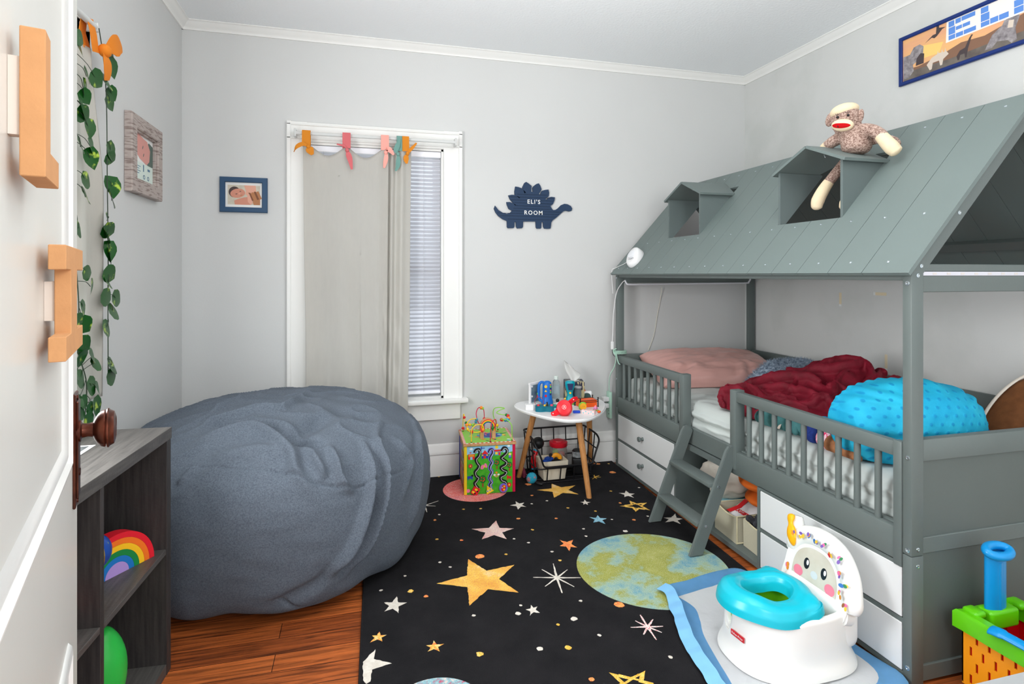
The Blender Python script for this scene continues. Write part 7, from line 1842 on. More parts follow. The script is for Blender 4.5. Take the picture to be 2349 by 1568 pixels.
def seatf(u, v):
    th = 2 * PI * u; c_, s_ = cos(th), sin(th)
    prof = [(0.072, -0.034), (0.075, -0.006), (0.081, 0.010), (0.092, 0.016), (0.104, 0.014), (0.118, 0.004), (0.128, -0.016), (0.131, -0.036), (0.124, -0.038)]
    k = v * (len(prof) - 1); i = min(int(k), len(prof) - 2); t = k - i
    r_ = prof[i][0] * (1 - t) + prof[i + 1][0] * t; h = prof[i][1] * (1 - t) + prof[i + 1][1] * t
    sx = 1.22 if c_ < 0 else 1.12
    hol = smooth01((r_ - 0.072) / 0.04)
    x = r_ * (1.02 * (1 - hol) + sx * hol) * c_; y = r_ * (0.80 * (1 - hol) + 1.04 * hol) * s_
    z = h + 0.018 * smooth01(-c_ * 1.4 - 0.25) * (1 - abs((r_ - 0.094) / 0.05) * 0.4) + 0.012 * smooth01(c_ * 1.5 - 0.4)
    wing = math.exp(-((th - 1.72 * PI) / 0.24) ** 2) + math.exp(-((th - 0.28 * PI) / 0.24) ** 2)
    if r_ > 0.104: x += 0.018 * wing * c_; y += 0.026 * wing * s_ * smooth01((r_ - 0.104) / 0.02); z += (0.016 if r_ > 0.124 else 0.006) * wing
    return Vector((pcx - 0.050 + x, pcy + y, PZ + 0.188 + z))
bm = NB(); grid(bm, seatf, 96, 40, wrapu=True); obj('seat', bm, m_seat, pt, smooth=60)
bm = NB(); box(bm, 1.398, 1.498, pcy - 0.128, pcy + 0.128, PZ + 0.04, PZ + 0.192, 0.040, seg=5); obj('tank', bm, m_pot, pt, smooth=70)
# backrest: face panel plus hood.  local frame: a along -y (toward the viewer), z up, leaning back
BKM = Matrix(((0, 0.0, -1, 1.430), (-1, 0, 0, pcy), (0, 1, 0, PZ + 0.150), (0, 0, 0, 1))) @ R(-12, 'X')
pan = smooth_closed([(-0.128, -0.02), (-0.130, 0.06), (-0.118, 0.115), (-0.070, 0.162), (0.0, 0.180), (0.070, 0.165), (0.112, 0.118), (0.128, 0.06), (0.130, -0.02), (0.0, -0.03)], 6)
bm = NB(); prism(bm, pan, BKM @ T(0, 0, -0.022), 0.034, bev=0.006); obj('backrest', bm, m_pot, pt, smooth=40)
hood_c = bez([(0.143, 0.022, 0), (0.132, 0.070, 0), (0.112, 0.120, 0), (0.068, 0.165, 0), (0.0, 0.180, 0), (-0.068, 0.166, 0), (-0.112, 0.128, 0), (-0.134, 0.098, 0)], 8)
bm = NB(); tube(bm, [BKM @ (p + Vector((0, 0, -0.004))) for p in hood_c], [0.014 + 0.015 * smooth01(min(i + 2, len(hood_c) - 1 - i) / 7) for i in range(len(hood_c))], 20, flat=(1.15, 0.85), up=BKM.to_3x3() @ Vector((0, 0, 1))); obj('hood', bm, m_pot, pt, smooth=70)
bm = NB(); tube(bm, [BKM @ Vector(p) for p in ((-0.118, 0.150, -0.006), (-0.126, 0.185, -0.008), (-0.128, 0.210, -0.010))], [0.030, 0.026, 0.016], 16, flat=(1, 0.8)); obj('flush_tower', bm, m_pot, pt, smooth=70)
bm = NB(); tube(bm, [BKM @ p for p in bez([(-0.135, 0.212, 0.012), (-0.128, 0.190, 0.018), (-0.118, 0.168, 0.020), (-0.104, 0.142, 0.024), (-0.096, 0.118, 0.020)], 6)], [0.006, 0.013, 0.0155, 0.016, 0.0155, 0.0145, 0.0125, 0.011, 0.0105, 0.011, 0.013, 0.016, 0.018, 0.0195, 0.020, 0.0205, 0.020, 0.019, 0.0175, 0.016, 0.0145, 0.0125, 0.010, 0.007, 0.003], 16, flat=(1, 0.55), up=(1, 0, 0)); obj('flush_lever', bm, mat('lever_amber', (248, 176, 12), 0.35), pt, smooth=70)
FZ = BKM @ T(0, 0, 0.0125)
bm = NB()
fm = [mat('face_taupe', (200, 194, 178), 0.35, rgb2=(214, 210, 196), vscale=18), mat('face_cheek', (232, 130, 150), 0.4), mat('face_ink', (28, 36, 42), 0.4), mat('face_white', (240, 244, 246), 0.35), mat('face_mouth_red', (238, 54, 50), 0.4), mat('face_nose', (206, 214, 216), 0.35)]
flatpoly(bm, smooth_closed([(-0.088, 0.02), (-0.092, 0.075), (-0.075, 0.115), (-0.04, 0.138), (0.0, 0.144), (0.04, 0.138), (0.075, 0.110), (0.092, 0.062), (0.085, 0.018), (0.05, -0.006), (0.0, -0.012), (-0.05, -0.004)], 5), FZ, 0, 0.0004)
for sx in (-1, 1):
    flatpoly(bm, ell(sx * 0.066, 0.052, 0.020, 0.017, 20), FZ, 1, 0.0008); flatpoly(bm, ell(sx * 0.036, 0.088, 0.012, 0.018, 20), FZ, 2, 0.0009); flatpoly(bm, ell(sx * 0.036 + 0.004, 0.092, 0.0050, 0.0085, 14), FZ, 3, 0.0012)
flatpoly(bm, ell(0.0, 0.066, 0.015, 0.012, 20), FZ, 5, 0.0008)
mo = [(-0.058 + 0.116 * k / 16, 0.040 - 0.046 * sin(PI * k / 16)) for k in range(17)]; mu = [(-0.058 + 0.116 * k / 16, 0.040 - 0.028 * sin(PI * k / 16)) for k in range(16, -1, -1)]
for k in range(16):
    flatpoly(bm, [mo[k], mo[k + 1], mu[16 - k - 1], mu[16 - k]], FZ, 2, 0.0010)
flatpoly(bm, ell(-0.012, -0.0005, 0.020, 0.005, 16, -8), FZ, 4, 0.0013)
obj('face', bm, fm, pt, smooth=0, fix=False)
# small plain colour stickers on hood and panel
sm = [mat('sticker_' + str(i), c, 0.5) for i, c in enumerate(((232, 110, 160), (222, 140, 50), (46, 110, 180), (206, 50, 60), (120, 90, 170), (46, 130, 80), (240, 196, 60), (150, 96, 60)))]
rnd = random.Random(3)
for i, (t, off) in enumerate(((0.08, 0.2), (0.16, -0.5), (0.22, 0.5), (0.30, -0.2), (0.38, 0.6), (0.42, -0.4), (0.50, 0.3), (0.56, -0.5), (0.62, 0.4), (0.70, -0.2), (0.78, 0.3))):
    k = int(t * (len(hood_c) - 1)); c = hood_c[k]; d = (hood_c[k + 1] - hood_c[k - 1]).normalized(); nrm = Vector((-d.y, d.x, 0)); 
    if nrm.dot(c - Vector((0, 0.05, 0))) < 0: nrm = -nrm
    al = 0.55 * off; rr = 0.0322 * (1 if 0.1 < t < 0.9 else 0.8)
    P0 = c + nrm * (sin(al) * rr * 1.0) + Vector((0, 0, -0.004 + cos(al) * rr * 1.15)); N0 = (nrm * sin(al) + Vector((0, 0, cos(al)))).normalized()
    Ms = BKM @ axisM(P0, N0) @ R(rnd.uniform(0, 360), 'Z')
    bm = NB()
    for q in range(3): flatpoly(bm, ell(rnd.uniform(-0.008, 0.008), rnd.uniform(-0.010, 0.010), rnd.uniform(0.006, 0.009), rnd.uniform(0.004, 0.006), 9, rnd.uniform(0, 90)), Ms, rnd.randrange(8), 0.0012 + 0.0003 * q)
    obj('sticker', bm, sm, pt, smooth=0, fix=False)
for (x, y) in ((-0.113, 0.05), (0.098, -0.012)):
    bm = NB()
    for q in range(3): flatpoly(bm, ell(x + rnd.uniform(-0.006, 0.006), y + rnd.uniform(-0.012, 0.012), 0.006, 0.0085, 9), FZ, rnd.randrange(8), 0.0008 + 0.0003 * q)
    obj('sticker', bm, sm, pt, smooth=0, fix=False)
# red maker's tab on the front
tabp = body((PI + 0.10) / (2 * PI), 0.40); tn = Vector((-0.985, -0.12, 0.07)).normalized(); tabp = tabp + tn * 0.003 - Vector((0, 0, 0.012))
MT = axisM(tabp + tn * 0.0015, tn)
zt_ = MT.to_3x3() @ Vector((0, 0, 1)); xr = Vector((0, 0, 1)).cross(tn).normalized(); MT = Matrix(((xr.x, 0, tn.x, tabp.x + tn.x * 0.002), (xr.y, 0, tn.y, tabp.y + tn.y * 0.002), (xr.z, 1, tn.z, tabp.z + 0.02), (0, 0, 0, 1)))
bm = NB(); box(bm, -0.027, 0.027, -0.008, 0.008, -0.003, 0.0008, 0.0006, 0, MT); obj('logo_tab', bm, mat('logo_red', (206, 36, 44), 0.4), pt)
bm = NB(); text_mesh(bm, "Fisher-Price", MT @ T(0, 0, 0.0010), 0.0095, 0.0002); obj('logo_lettering', bm, m_paper, pt, smooth=0)

# ------------------------------------------------------------------ toy shopping trolley at the bed's end
m_oran = mat('basket_orange', (240, 152, 22), 0.35); m_lim2 = mat('basket_lime', (92, 190, 8), 0.3, spec=0.5); m_bl2 = mat('basket_blue', (10, 138, 204), 0.3, spec=0.5); m_rd2 = mat('basket_red', (196, 8, 18), 0.35)
ct = empty('toy_trolley', (1.82, 1.12, 0), 'orange and lime toy shopping trolley with blue handles at the bed end', 'toy trolley')
tx0, tx1, ty0, ty1 = 1.704, 1.935, 0.985, 1.285
def ring4(ins, z): return [(tx0 + ins, ty0 + ins, z), (tx1 - ins, ty0 + ins, z), (tx1 - ins, ty1 - ins, z), (tx0 + ins, ty1 - ins, z)]
def slab_ring(bm, x0, x1, y0, y1, t, z0, z1, bev, M=None):
    prism_pts_o = smooth_closed([(x0 + 0.02, y0), (x1 - 0.02, y0), (x1, y0 + 0.02), (x1, y1 - 0.02), (x1 - 0.02, y1), (x0 + 0.02, y1), (x0, y1 - 0.02), (x0, y0 + 0.02)], 3)
    k = len(prism_pts_o); cx, cy = (x0 + x1) / 2, (y0 + y1) / 2
    sx, sy = ((x1 - x0) - 2 * t) / (x1 - x0), ((y1 - y0) - 2 * t) / (y1 - y0)
    pin = [(cx + (x - cx) * sx, cy + (y - cy) * sy) for x, y in prism_pts_o]
    A = [[bm.verts.new((p[0], p[1], z)) for p in q] for q, z in ((prism_pts_o, z0), (prism_pts_o, z1 - bev), ([(cx + (x - cx) * (1 - bev * 6), cy + (y - cy) * (1 - bev * 5)) for x, y in prism_pts_o], z1), (pin, z1), (pin, z0))]
    for a, b in zip(A, A[1:] + A[:1]):
        for i in range(k): bm.faces.new((a[i], a[(i + 1) % k], b[(i + 1) % k], b[i]))
# slotted body: the two long sides and ends as lattices with real slots
def lattice(bm, o, du, dv, L, H, nrm, t=0.004):
    pu = 0.0335; rows = 4; ph = H / rows
    cells = []
    us = set([0, L]); 
    M = Matrix(((du.x, dv.x, nrm.x, o.x), (du.y, dv.y, nrm.y, o.y), (du.z, dv.z, nrm.z, o.z), (0, 0, 0, 1)))
    for r_ in range(rows):
        z0, z1 = r_ * ph, (r_ + 1) * ph
        sz0, sz1 = z0 + ph * 0.20, z0 + ph * 0.86
        off = pu * (0.35 if r_ % 2 else 0.85)
        xs = []
        x = off
        while x < L - 0.012: xs.append(x); x += pu
        box(bm, 0, L, z0, sz0, 0, t, 0, 0, M); box(bm, 0, L, sz1, z1, 0, t, 0, 0, M)
        prev = 0
        for x in xs: box(bm, prev, x - 0.0035, sz0, sz1, 0, t, 0, 0, M); prev = x + 0.0035
        box(bm, prev, L, sz0, sz1, 0, t, 0, 0, M)
bm = NB()
zb, zt2 = 0.030, 0.190
lattice(bm, Vector((tx0 + 0.004, ty0 + 0.006, zb)), Vector((0, 1, 0)), Vector((0, 0, 1)), ty1 - ty0 - 0.012, zt2 - zb, Vector((1, 0, 0)))
lattice(bm, Vector((tx1 - 0.008, ty0 + 0.006, zb)), Vector((0, 1, 0)), Vector((0, 0, 1)), ty1 - ty0 - 0.012, zt2 - zb, Vector((1, 0, 0)))
lattice(bm, Vector((tx0 + 0.004, ty0 + 0.006, zb)), Vector((1, 0, 0)), Vector((0, 0, 1)), tx1 - tx0 - 0.008, zt2 - zb, Vector((0, 1, 0)))
lattice(bm, Vector((tx0 + 0.004, ty1 - 0.010, zb)), Vector((1, 0, 0)), Vector((0, 0, 1)), tx1 - tx0 - 0.008, zt2 - zb, Vector((0, 1, 0)))
box(bm, tx0 + 0.004, tx1 - 0.004, ty0 + 0.006, ty1 - 0.006, zb - 0.004, zb)
bmesh.ops.remove_doubles(bm, verts=bm.verts, dist=0.00005)
obj('slotted_body', bm, m_oran, ct, smooth=0)
bm = NB(); box(bm, tx0 + 0.012, tx1 - 0.012, ty0 + 0.014, ty1 - 0.014, zb + 0.002, zb + 0.005)
for x in (tx0 + 0.010, tx1 - 0.014): box(bm, x, x + 0.003, ty0 + 0.013, ty1 - 0.013, zb + 0.002, 0.222)
for y in (ty0 + 0.013, ty1 - 0.016): box(bm, tx0 + 0.011, tx1 - 0.011, y, y + 0.003, zb + 0.002, 0.222)
for y in (1.02, 1.10, 1.18): box(bm, tx1 - 0.022, tx1 - 0.014, y, y + 0.012, 0.06, 0.20, 0.002)
for x in (1.79, 1.86): box(bm, x, x + 0.012, ty1 - 0.026, ty1 - 0.016, 0.06, 0.20, 0.002)
obj('liner', bm, m_rd2, ct)
bm = NB(); slab_ring(bm, tx0 - 0.008, tx1 + 0.008, ty0 - 0.006, ty1 + 0.006, 0.030, 0.184, 0.236, 0.008); obj('rim', bm, m_lim2, ct, smooth=50)
bm = NB(); box(bm, 1.762, 1.872, ty1 - 0.052, ty1 - 0.004, 0.190, 0.244, 0.010, seg=3); obj('handle_socket', bm, m_lim2, ct, smooth=50)
for x in (tx0 + 0.03, tx1 - 0.03):
    bm = NB(); box(bm, x - 0.020, x + 0.020, ty1 - 0.045, ty1 + 0.002, 0.225, 0.246, 0.009, seg=3); obj('corner_hump', bm, m_lim2, ct, smooth=50)
bm = NB(); tube(bm, [(1.807, ty1 - 0.028, 0.20), (1.807, ty1 - 0.028, 0.405)], 0.038, 4 * 6, flat=(1, 0.42), up=(0, 1, 0)); tube(bm, [(1.807, ty1 - 0.040, 0.24), (1.807, ty1 - 0.040, 0.38)], 0.010, 12, flat=(1, 0.5), up=(0, 1, 0)); obj('pull_handle', bm, m_bl2, ct, smooth=50)
bm = NB(); tube(bm, [Vector((1.807, ty1 - 0.036, 0.412)) + Vector((0.040 * cos(rad(a)), 0.018 * sin(rad(a)), 0.008 * sin(rad(a)))) for a in range(0, 360, 12)], 0.0125, 14, closed=True); obj('grip', bm, m_bl2, ct, smooth=70)
bm = NB(); tube(bm, bez([(tx0 - 0.012, 1.190, 0.236), (tx0 - 0.010, 1.160, 0.240), (tx0 + 0.000, 1.10, 0.236), (tx0 + 0.010, 1.02, 0.236), (tx0 + 0.014, 0.95, 0.236)], 8), [0.010] + [0.017] * 8 + [0.014] * 24, 14, flat=(0.45, 1.1), up=(1, 0, 0.3)); obj('carry_handle', bm, m_bl2, ct, smooth=60)
for x in (tx0 + 0.03, tx1 - 0.03):
    for y in (ty0 + 0.05, ty1 - 0.05):
        bm = NB(); lathe(bm, [(0, -0.008), (0.013, -0.008), (0.0145, -0.004), (0.0145, 0.004), (0.013, 0.008), (0, 0.008)], T(x, y, 0.0150) @ R(90, 'Y'), 18); obj('wheel', bm, m_lim2, ct, smooth=40)
bm = NB(); ball(bm, (1.86, 1.14, zb + 0.035), 0.029, 16, 12); obj('play_food', bm, mat('bread_orange', (214, 124, 44), 0.6), None, 'round orange play food inside the red trolley liner', 'play food', smooth=70)
# white box with grey rim at the lower right corner
wb = empty('storage_box', (1.72, 0.82, 0), 'white storage box with grey rim in the lower right corner', 'box')
bm = NB(); box(bm, 1.33, 2.05, 0.62, 0.968, 0.003, 0.270, 0.004); obj('body', bm, mat('box_cream', (236, 236, 222), 0.5), wb)
bm = NB(); 
for x0, x1, y0, y1 in ((1.322, 2.058, 0.930, 0.974), (1.322, 2.058, 0.612, 0.655), (1.322, 1.362, 0.655, 0.930), (2.02, 2.058, 0.655, 0.930)): box(bm, x0, x1, y0, y1, 0.270, 0.302, 0.003)
obj('rim', bm, mat('box_rim_grey', (168, 171, 172), 0.5), wb)
bm = NB(); box(bm, 1.36, 2.022, 0.653, 0.932, 0.270, 0.290); obj('lid', bm, mat('box_cream2', (240, 240, 228), 0.5), wb)
# ------------------------------------------------------------------ sock monkey on the near dormer
m_mk = mat('marl_brown_knit', (118, 92, 82), 0.9, rgb2=(176, 152, 140), vscale=150, vstretch=(1, 1, 1.6), contrast=(0.42, 0.58), sheen=0.3, bump=0.3, bscale=220)
m_mc = mat('cream_knit', (222, 204, 172), 0.9, vary=0.03, vscale=60, sheen=0.3, bump=0.3, bscale=220)
mk = empty('sock_monkey', (1.87, 1.80, 1.70), 'sock monkey plush with cream muzzle and red mouth sitting on the near dormer', 'plush toy')
HC = Vector((1.846, 1.830, 1.828))
# one continuous body
bm = NB()
def fuse(pts, rs):
    p = bez(pts, 6); n_ = len(p); k = len(rs) - 1
    rr = []
    for i in range(n_):
        t = i / (n_ - 1) * k; j = min(int(t), k - 1); rr.append(rs[j] + (rs[j + 1] - rs[j]) * (t - j))
    tube(bm, p, rr, 16)
ball(bm, HC, (0.050, 0.056, 0.058), 24, 18); ball(bm, (1.852, 1.826, 1.800), (0.046, 0.050, 0.040), 20, 14)
fuse([(1.868, 1.796, 1.690), (1.868, 1.797, 1.705), (1.866, 1.800, 1.725), (1.862, 1.808, 1.755), (1.856, 1.818, 1.785), (1.850, 1.826, 1.81)], [0.030, 0.050, 0.054, 0.050, 0.043, 0.036])
fuse([(1.862, 1.800, 1.772), (1.862, 1.765, 1.775), (1.866, 1.725, 1.762), (1.871, 1.695, 1.738), (1.873, 1.684, 1.728)], [0.020, 0.024, 0.023, 0.022, 0.019])
fuse([(1.856, 1.838, 1.770), (1.846, 1.870, 1.762), (1.836, 1.895, 1.750), (1.832, 1.910, 1.740)], [0.020, 0.024, 0.022, 0.020])
bm = remesh(bm, 0.0045, 4)
obj('body', bm, m_mk, mk, smooth=80, fix=False)
def mb(name, c, r, m, M=Matrix(), n=22, nv=14, par=mk):
    bm = NB(); ball(bm, c, r, n, nv, M=M); return obj(name, bm, m, par, smooth=80)
FW = Vector((-0.80, -0.36, -0.10)).normalized()                       # where the face looks
RT = FW.cross(Vector((0, 0, 1))).normalized(); UPv = RT.cross(FW).normalized()
HM = Matrix(((RT.x, UPv.x, -FW.x, 0), (RT.y, UPv.y, -FW.y, 0), (RT.z, UPv.z, -FW.z, 0), (0, 0, 0, 1)))   # local x right (picture), y up, -z forward
def hp(x, y, z): return HC + RT * x + UPv * y - FW * z
mb('cap', hp(0.004, 0.036, 0.002), (0.051, 0.029, 0.051), m_mc, HM @ R(-8, 'Z'))
mz = mb('muzzle', hp(-0.006, -0.024, -0.050), (0.040, 0.024, 0.022), m_mc, HM @ R(10, 'Z'))
bm = NB()
lip = [(-0.031, -0.004), (-0.024, 0.006), (0.0, 0.006), (0.020, 0.008), (0.036, 0.006), (0.022, -0.006), (0.0, -0.014), (-0.020, -0.014)]
vs = []
for i in range(13):
    for j in range(7):
        x = -0.033 + 0.066 * i / 12; a = abs(x / 0.034)
        y0, y1 = -0.0125 * math.sqrt(max(0, 1 - a * a)), 0.0065 * (1 - a ** 4)
        y = y0 + (y1 - y0) * j / 6
        q = 1 - (x / 0.0385) ** 2 - (y / 0.0235) ** 2
        vs.append(bm.verts.new(mz_p) if False else bm.verts.new(hp(-0.006, -0.024, -0.050) + (HM @ R(10, 'Z')).to_3x3() @ Vector((x, y, -0.0222 * math.sqrt(max(0.02, q)) - 0.0012))))
for i in range(12):
    for j in range(6): bm.faces.new((vs[i * 7 + j], vs[(i + 1) * 7 + j], vs[(i + 1) * 7 + j + 1], vs[i * 7 + j + 1]))
bmesh.ops.solidify(bm, geom=list(bm.faces), thickness=0.001)
obj('lips', bm, mat('felt_red', (222, 10, 22), 0.8), mk, smooth=60)
mb('mouth_mark', hp(0.002, -0.028, -0.0745), (0.0016, 0.005, 0.0016), m_black, HM, 10, 8)
for x in (-0.026, 0.010): mb('eye', hp(x, 0.010, -0.0520 + 0.005 * (abs(x) > 0.02)), 0.0052, mat('eye_glossy', (10, 10, 12), 0.1), HM, 14, 10)
bm = NB()
for x in (-0.026, 0.010):
    for d in (-0.005, 0, 0.005): cyl(bm, hp(x + d * 0.7, 0.017, -0.0520), hp(x + d * 1.6, 0.024, -0.0505), 0.0008, n=5)
obj('eyelashes', bm, m_black, mk)
mb('ear', hp(0.056, 0.014, 0.000), (0.018, 0.029, 0.011), m_mk, HM @ R(22, 'Z')); mb('ear', hp(-0.054, 0.004, -0.006), (0.012, 0.026, 0.010), m_mk, HM @ R(12, 'Z'))
def limb(name, pts, rs, m):
    p = bez(pts, 6); n_ = len(p); k = len(rs) - 1
    bm = NB(); tube(bm, p, [rs[min(int(i / (n_ - 1) * k), k - 1)] * (1 - (i / (n_ - 1) * k) % 1 if i < n_ - 1 else 0) + rs[min(int(i / (n_ - 1) * k) + 1, k)] * ((i / (n_ - 1) * k) % 1 if i < n_ - 1 else 1) for i in range(n_)], 18)
    return obj(name, bm, m, mk, smooth=80)
limb('hand', [(1.870, 1.696, 1.737), (1.876, 1.680, 1.712), (1.886, 1.664, 1.686), (1.894, 1.652, 1.668), (1.897, 1.648, 1.662)], [0.0215, 0.024, 0.026, 0.022, 0.006], m_mc)
limb('hand', [(1.833, 1.908, 1.744), (1.830, 1.925, 1.735), (1.829, 1.938, 1.731)], [0.020, 0.018, 0.006], m_mc)
limb('tail', [(1.905, 1.770, 1.735), (1.925, 1.735, 1.738), (1.945, 1.705, 1.722), (1.950, 1.69, 1.706)], [0.016, 0.017, 0.016, 0.007], m_mk)
limb('leg', [(1.872, 1.836, 1.668), (1.862, 1.842, 1.670), (1.835, 1.860, 1.630), (1.812, 1.880, 1.590)], [0.024, 0.021, 0.020, 0.019], m_mk)
limb('foot', [(1.813, 1.879, 1.592), (1.798, 1.896, 1.555), (1.786, 1.908, 1.518), (1.784, 1.912, 1.492), (1.784, 1.913, 1.482)], [0.0195, 0.023, 0.0245, 0.020, 0.006], m_mc)
limb('leg', [(1.878, 1.795, 1.660), (1.872, 1.790, 1.640), (1.850, 1.782, 1.580), (1.835, 1.785, 1.545)], [0.024, 0.021, 0.020, 0.019], m_mk)
limb('foot', [(1.836, 1.785, 1.547), (1.826, 1.792, 1.52), (1.818, 1.800, 1.495), (1.815, 1.804, 1.478), (1.815, 1.805, 1.470)], [0.0195, 0.023, 0.0245, 0.020, 0.006], m_mc)

# ------------------------------------------------------------------ sound machine on the roof
sm_ = empty('sound_machine', (1.632, 3.15, 1.30), 'white oval sound machine with round dial lying on the bed roof', 'sound machine')
MS = ML @ T(S_of_x(1.632), 3.150, 0.0125) @ R(28, 'Z') @ S(1.12, 1.12, 1.12)
bm = NB()
def smf(u, v):
    th = 2 * PI * u; r_ = [1.0, 1.03, 1.0, 0.93, 0.80, 0.0][min(5, int(v * 5 + 0.001))]; z = [0.0005, 0.008, 0.022, 0.034, 0.040, 0.041][min(5, int(v * 5 + 0.001))]
    return MS @ Vector((0.062 * r_ * cos(th), 0.048 * r_ * sin(th), z * (1 + 0.25 * cos(th))))
grid(bm, smf, 48, 6, wrapu=True); bmesh.ops.remove_doubles(bm, verts=bm.verts, dist=0.0003); obj('body', bm, m_wplas, sm_, smooth=60)
bm = NB(); lathe(bm, [(0.025, 0.036), (0.0245, 0.047), (0.018, 0.050), (0, 0.049)], MS @ T(0.010, 0.002, 0.002) @ R(-10, 'Y'), 28); obj('dial', bm, mat('dial_white', (228, 230, 234), 0.4), sm_, smooth=50)
bm = NB()
for i in range(5): ball(bm, MS @ Vector((-0.030 + 0.002 * i, -0.020 + i * 0.010, 0.0335)), 0.0026, 8, 6)
obj('button', bm, mat('button_grey', (150, 152, 156), 0.5), sm_)
bm = NB(); tube(bm, bez([MS @ Vector((0.045, 0.030, 0.012)), MS @ Vector((0.02, 0.090, 0.006)), Vector((1.580, 3.352, 1.264)), Vector((1.560, 3.368, 1.240)), Vector((1.570, 3.372, 1.10))], 8), 0.0022, 8); obj('cord', bm, m_wplas, sm_, smooth=60)
# ------------------------------------------------------------------ light strip under the roof, cables, power strip
m_led = mat('led_channel', (206, 206, 212), 0.35); m_mint = mat('mint_plastic', (178, 214, 196), 0.4)
ld = empty('light_strip', (2.04, 3.27, 1.16), 'thin white light strip along the head end under the roof with cable', 'light strip')
bm = NB(); tube(bm, bez([(1.592, 3.245, 1.186), (1.600, 3.240, 1.168), (1.625, 3.236, 1.160), (1.80, 3.236, 1.161), (2.2, 3.236, 1.164), (2.45, 3.236, 1.166), (2.478, 3.236, 1.172), (2.492, 3.236, 1.192)], 6), 0.0055, 10); obj('strip', bm, m_led, ld, smooth=60)
bm = NB(); tube(bm, bez([(1.592, 3.245, 1.186), (1.583, 3.275, 1.165), (1.571, 3.322, 1.105), (1.566, 3.352, 0.98), (1.560, 3.352, 0.85), (1.557, 3.353, 0.795)], 8), 0.0040, 8, flat=(1, 0.5)); obj('cable', bm, m_wplas, ld, smooth=60)
bm = NB(); box(bm, 1.549, 1.563, 3.342, 3.362, 0.745, 0.795, 0.002); obj('controller', bm, m_wplas, ld)
bm = NB(); tube(bm, bez([(1.556, 3.352, 0.746), (1.558, 3.348, 0.715), (1.570, 3.334, 0.702), (1.592, 3.318, 0.712), (1.598, 3.30, 0.73)], 8), 0.0020, 8); obj('lead', bm, m_black, ld, smooth=60)
s = empty('light_strip', (2.05, 1.335, 1.22), 'white light strip between the beams at the foot end of the bed', 'light strip')
bm = NB(); box(bm, 1.624, 2.54, 1.3285, 1.350, 1.2175, 1.2295, 0.001); obj('strip', bm, mat('led_strip_white', (204, 204, 212), 0.4), s)
bm = NB()
for i in range(16): box(bm, 1.66 + i * 0.055, 1.674 + i * 0.055, 1.3277, 1.3290, 1.2205, 1.2265)
obj('diode', bm, mat('diode_dark', (206, 200, 196), 0.5), s)
s = empty('hanging_string', (1.93, 3.43, 0.92), 'thin white string hanging on the wall behind the pillow', 'string')
bm = NB(); tube(bm, bez([(1.945, 3.418, 1.135), (1.94, 3.432, 1.05), (1.92, 3.434, 0.95), (1.895, 3.434, 0.82), (1.855, 3.434, 0.72)], 8), 0.0020, 8); obj('string', bm, mat('cord_cream', (226, 222, 206), 0.6), s, smooth=60)
ps = empty('power_strip', (1.575, 3.42, 0.29), 'mint green power strip on the wall beside the bed with plugged adapters', 'power strip')
bm = NB(); box(bm, 1.553, 1.5715, 3.385, 3.437, 0.295, 0.465, 0.004, seg=2); obj('body', bm, m_mint, ps, smooth=40)
bm = NB(); tube(bm, bez([(1.562, 3.41, 0.465), (1.556, 3.40, 0.52), (1.550, 3.37, 0.58), (1.562, 3.34, 0.63), (1.568, 3.325, 0.68), (1.560, 3.318, 0.715), (1.552, 3.33, 0.74), (1.565, 3.31, 0.755)], 8), 0.0032, 8)
for k in range(3): tube(bm, [Vector((1.600 + 0.042 * cos(rad(a)), 3.332 + 0.030 * sin(rad(a)), 0.722 + 0.008 * k)) for a in range(0, 360, 15)], 0.0032, 8, closed=True)
tube(bm, bez([(1.562, 3.31, 0.73), (1.566, 3.30, 0.69), (1.571, 3.29, 0.665), (1.575, 3.28, 0.66)], 8), 0.0032, 8)
obj('cord', bm, m_mint, ps, smooth=60)
bm = NB()
for z in (0.34, 0.32): box(bm, 1.5525, 1.5535, 3.395, 3.402, z, z + 0.009)
obj('socket', bm, m_black, ps)
bm = NB(); box(bm, 1.512, 1.552, 3.388, 3.430, 0.405, 0.432, 0.003); obj('charger', bm, m_wplas, None, 'white charger plugged into the mint power strip, the upper one', 'charger')
bm = NB(); box(bm, 1.522, 1.552, 3.388, 3.428, 0.362, 0.392, 0.006, seg=2); obj('charger', bm, m_wplas, None, 'white rounded charger plugged into the mint power strip, the lower one', 'charger')
# adhesive strips on the right wall
m_strip = mat('adhesive_strip', (222, 208, 178), 0.6); m_tab = mat('strip_tab_white', (224, 226, 224), 0.5)
for (y, z, w_, h_, lab) in ((2.619, 1.086, 0.016, 0.068, 'upright cream adhesive strip on the wall over the bed, nearest the far corner'), (2.364, 1.121, 0.070, 0.016, 'horizontal cream adhesive strip on the wall above the bed'), (2.331, 0.775, 0.015, 0.075, 'lowest upright cream adhesive strip on the wall just above the bed rail')):
    s = empty('adhesive_strip', (XR, y, z), lab, 'adhesive strip')
    M = MXr(y, z, XR)
    bm = NB(); box(bm, -w_ / 2, w_ / 2, -h_ / 2, h_ / 2, 0.0002, 0.002, 0.0005, 0, M); obj('strip', bm, m_strip, s)
    bm = NB()
    if h_ > w_: box(bm, -w_ / 2, w_ / 2, -h_ / 2 - 0.008, -h_ / 2 + 0.004, 0.0002, 0.0022, 0.0005, 0, M)
    else: box(bm, -w_ / 2 - 0.006, -w_ / 2 + 0.006, -h_ / 2, h_ / 2, 0.0002, 0.0022, 0.0005, 0, M)
    obj('tab', bm, m_tab, s)

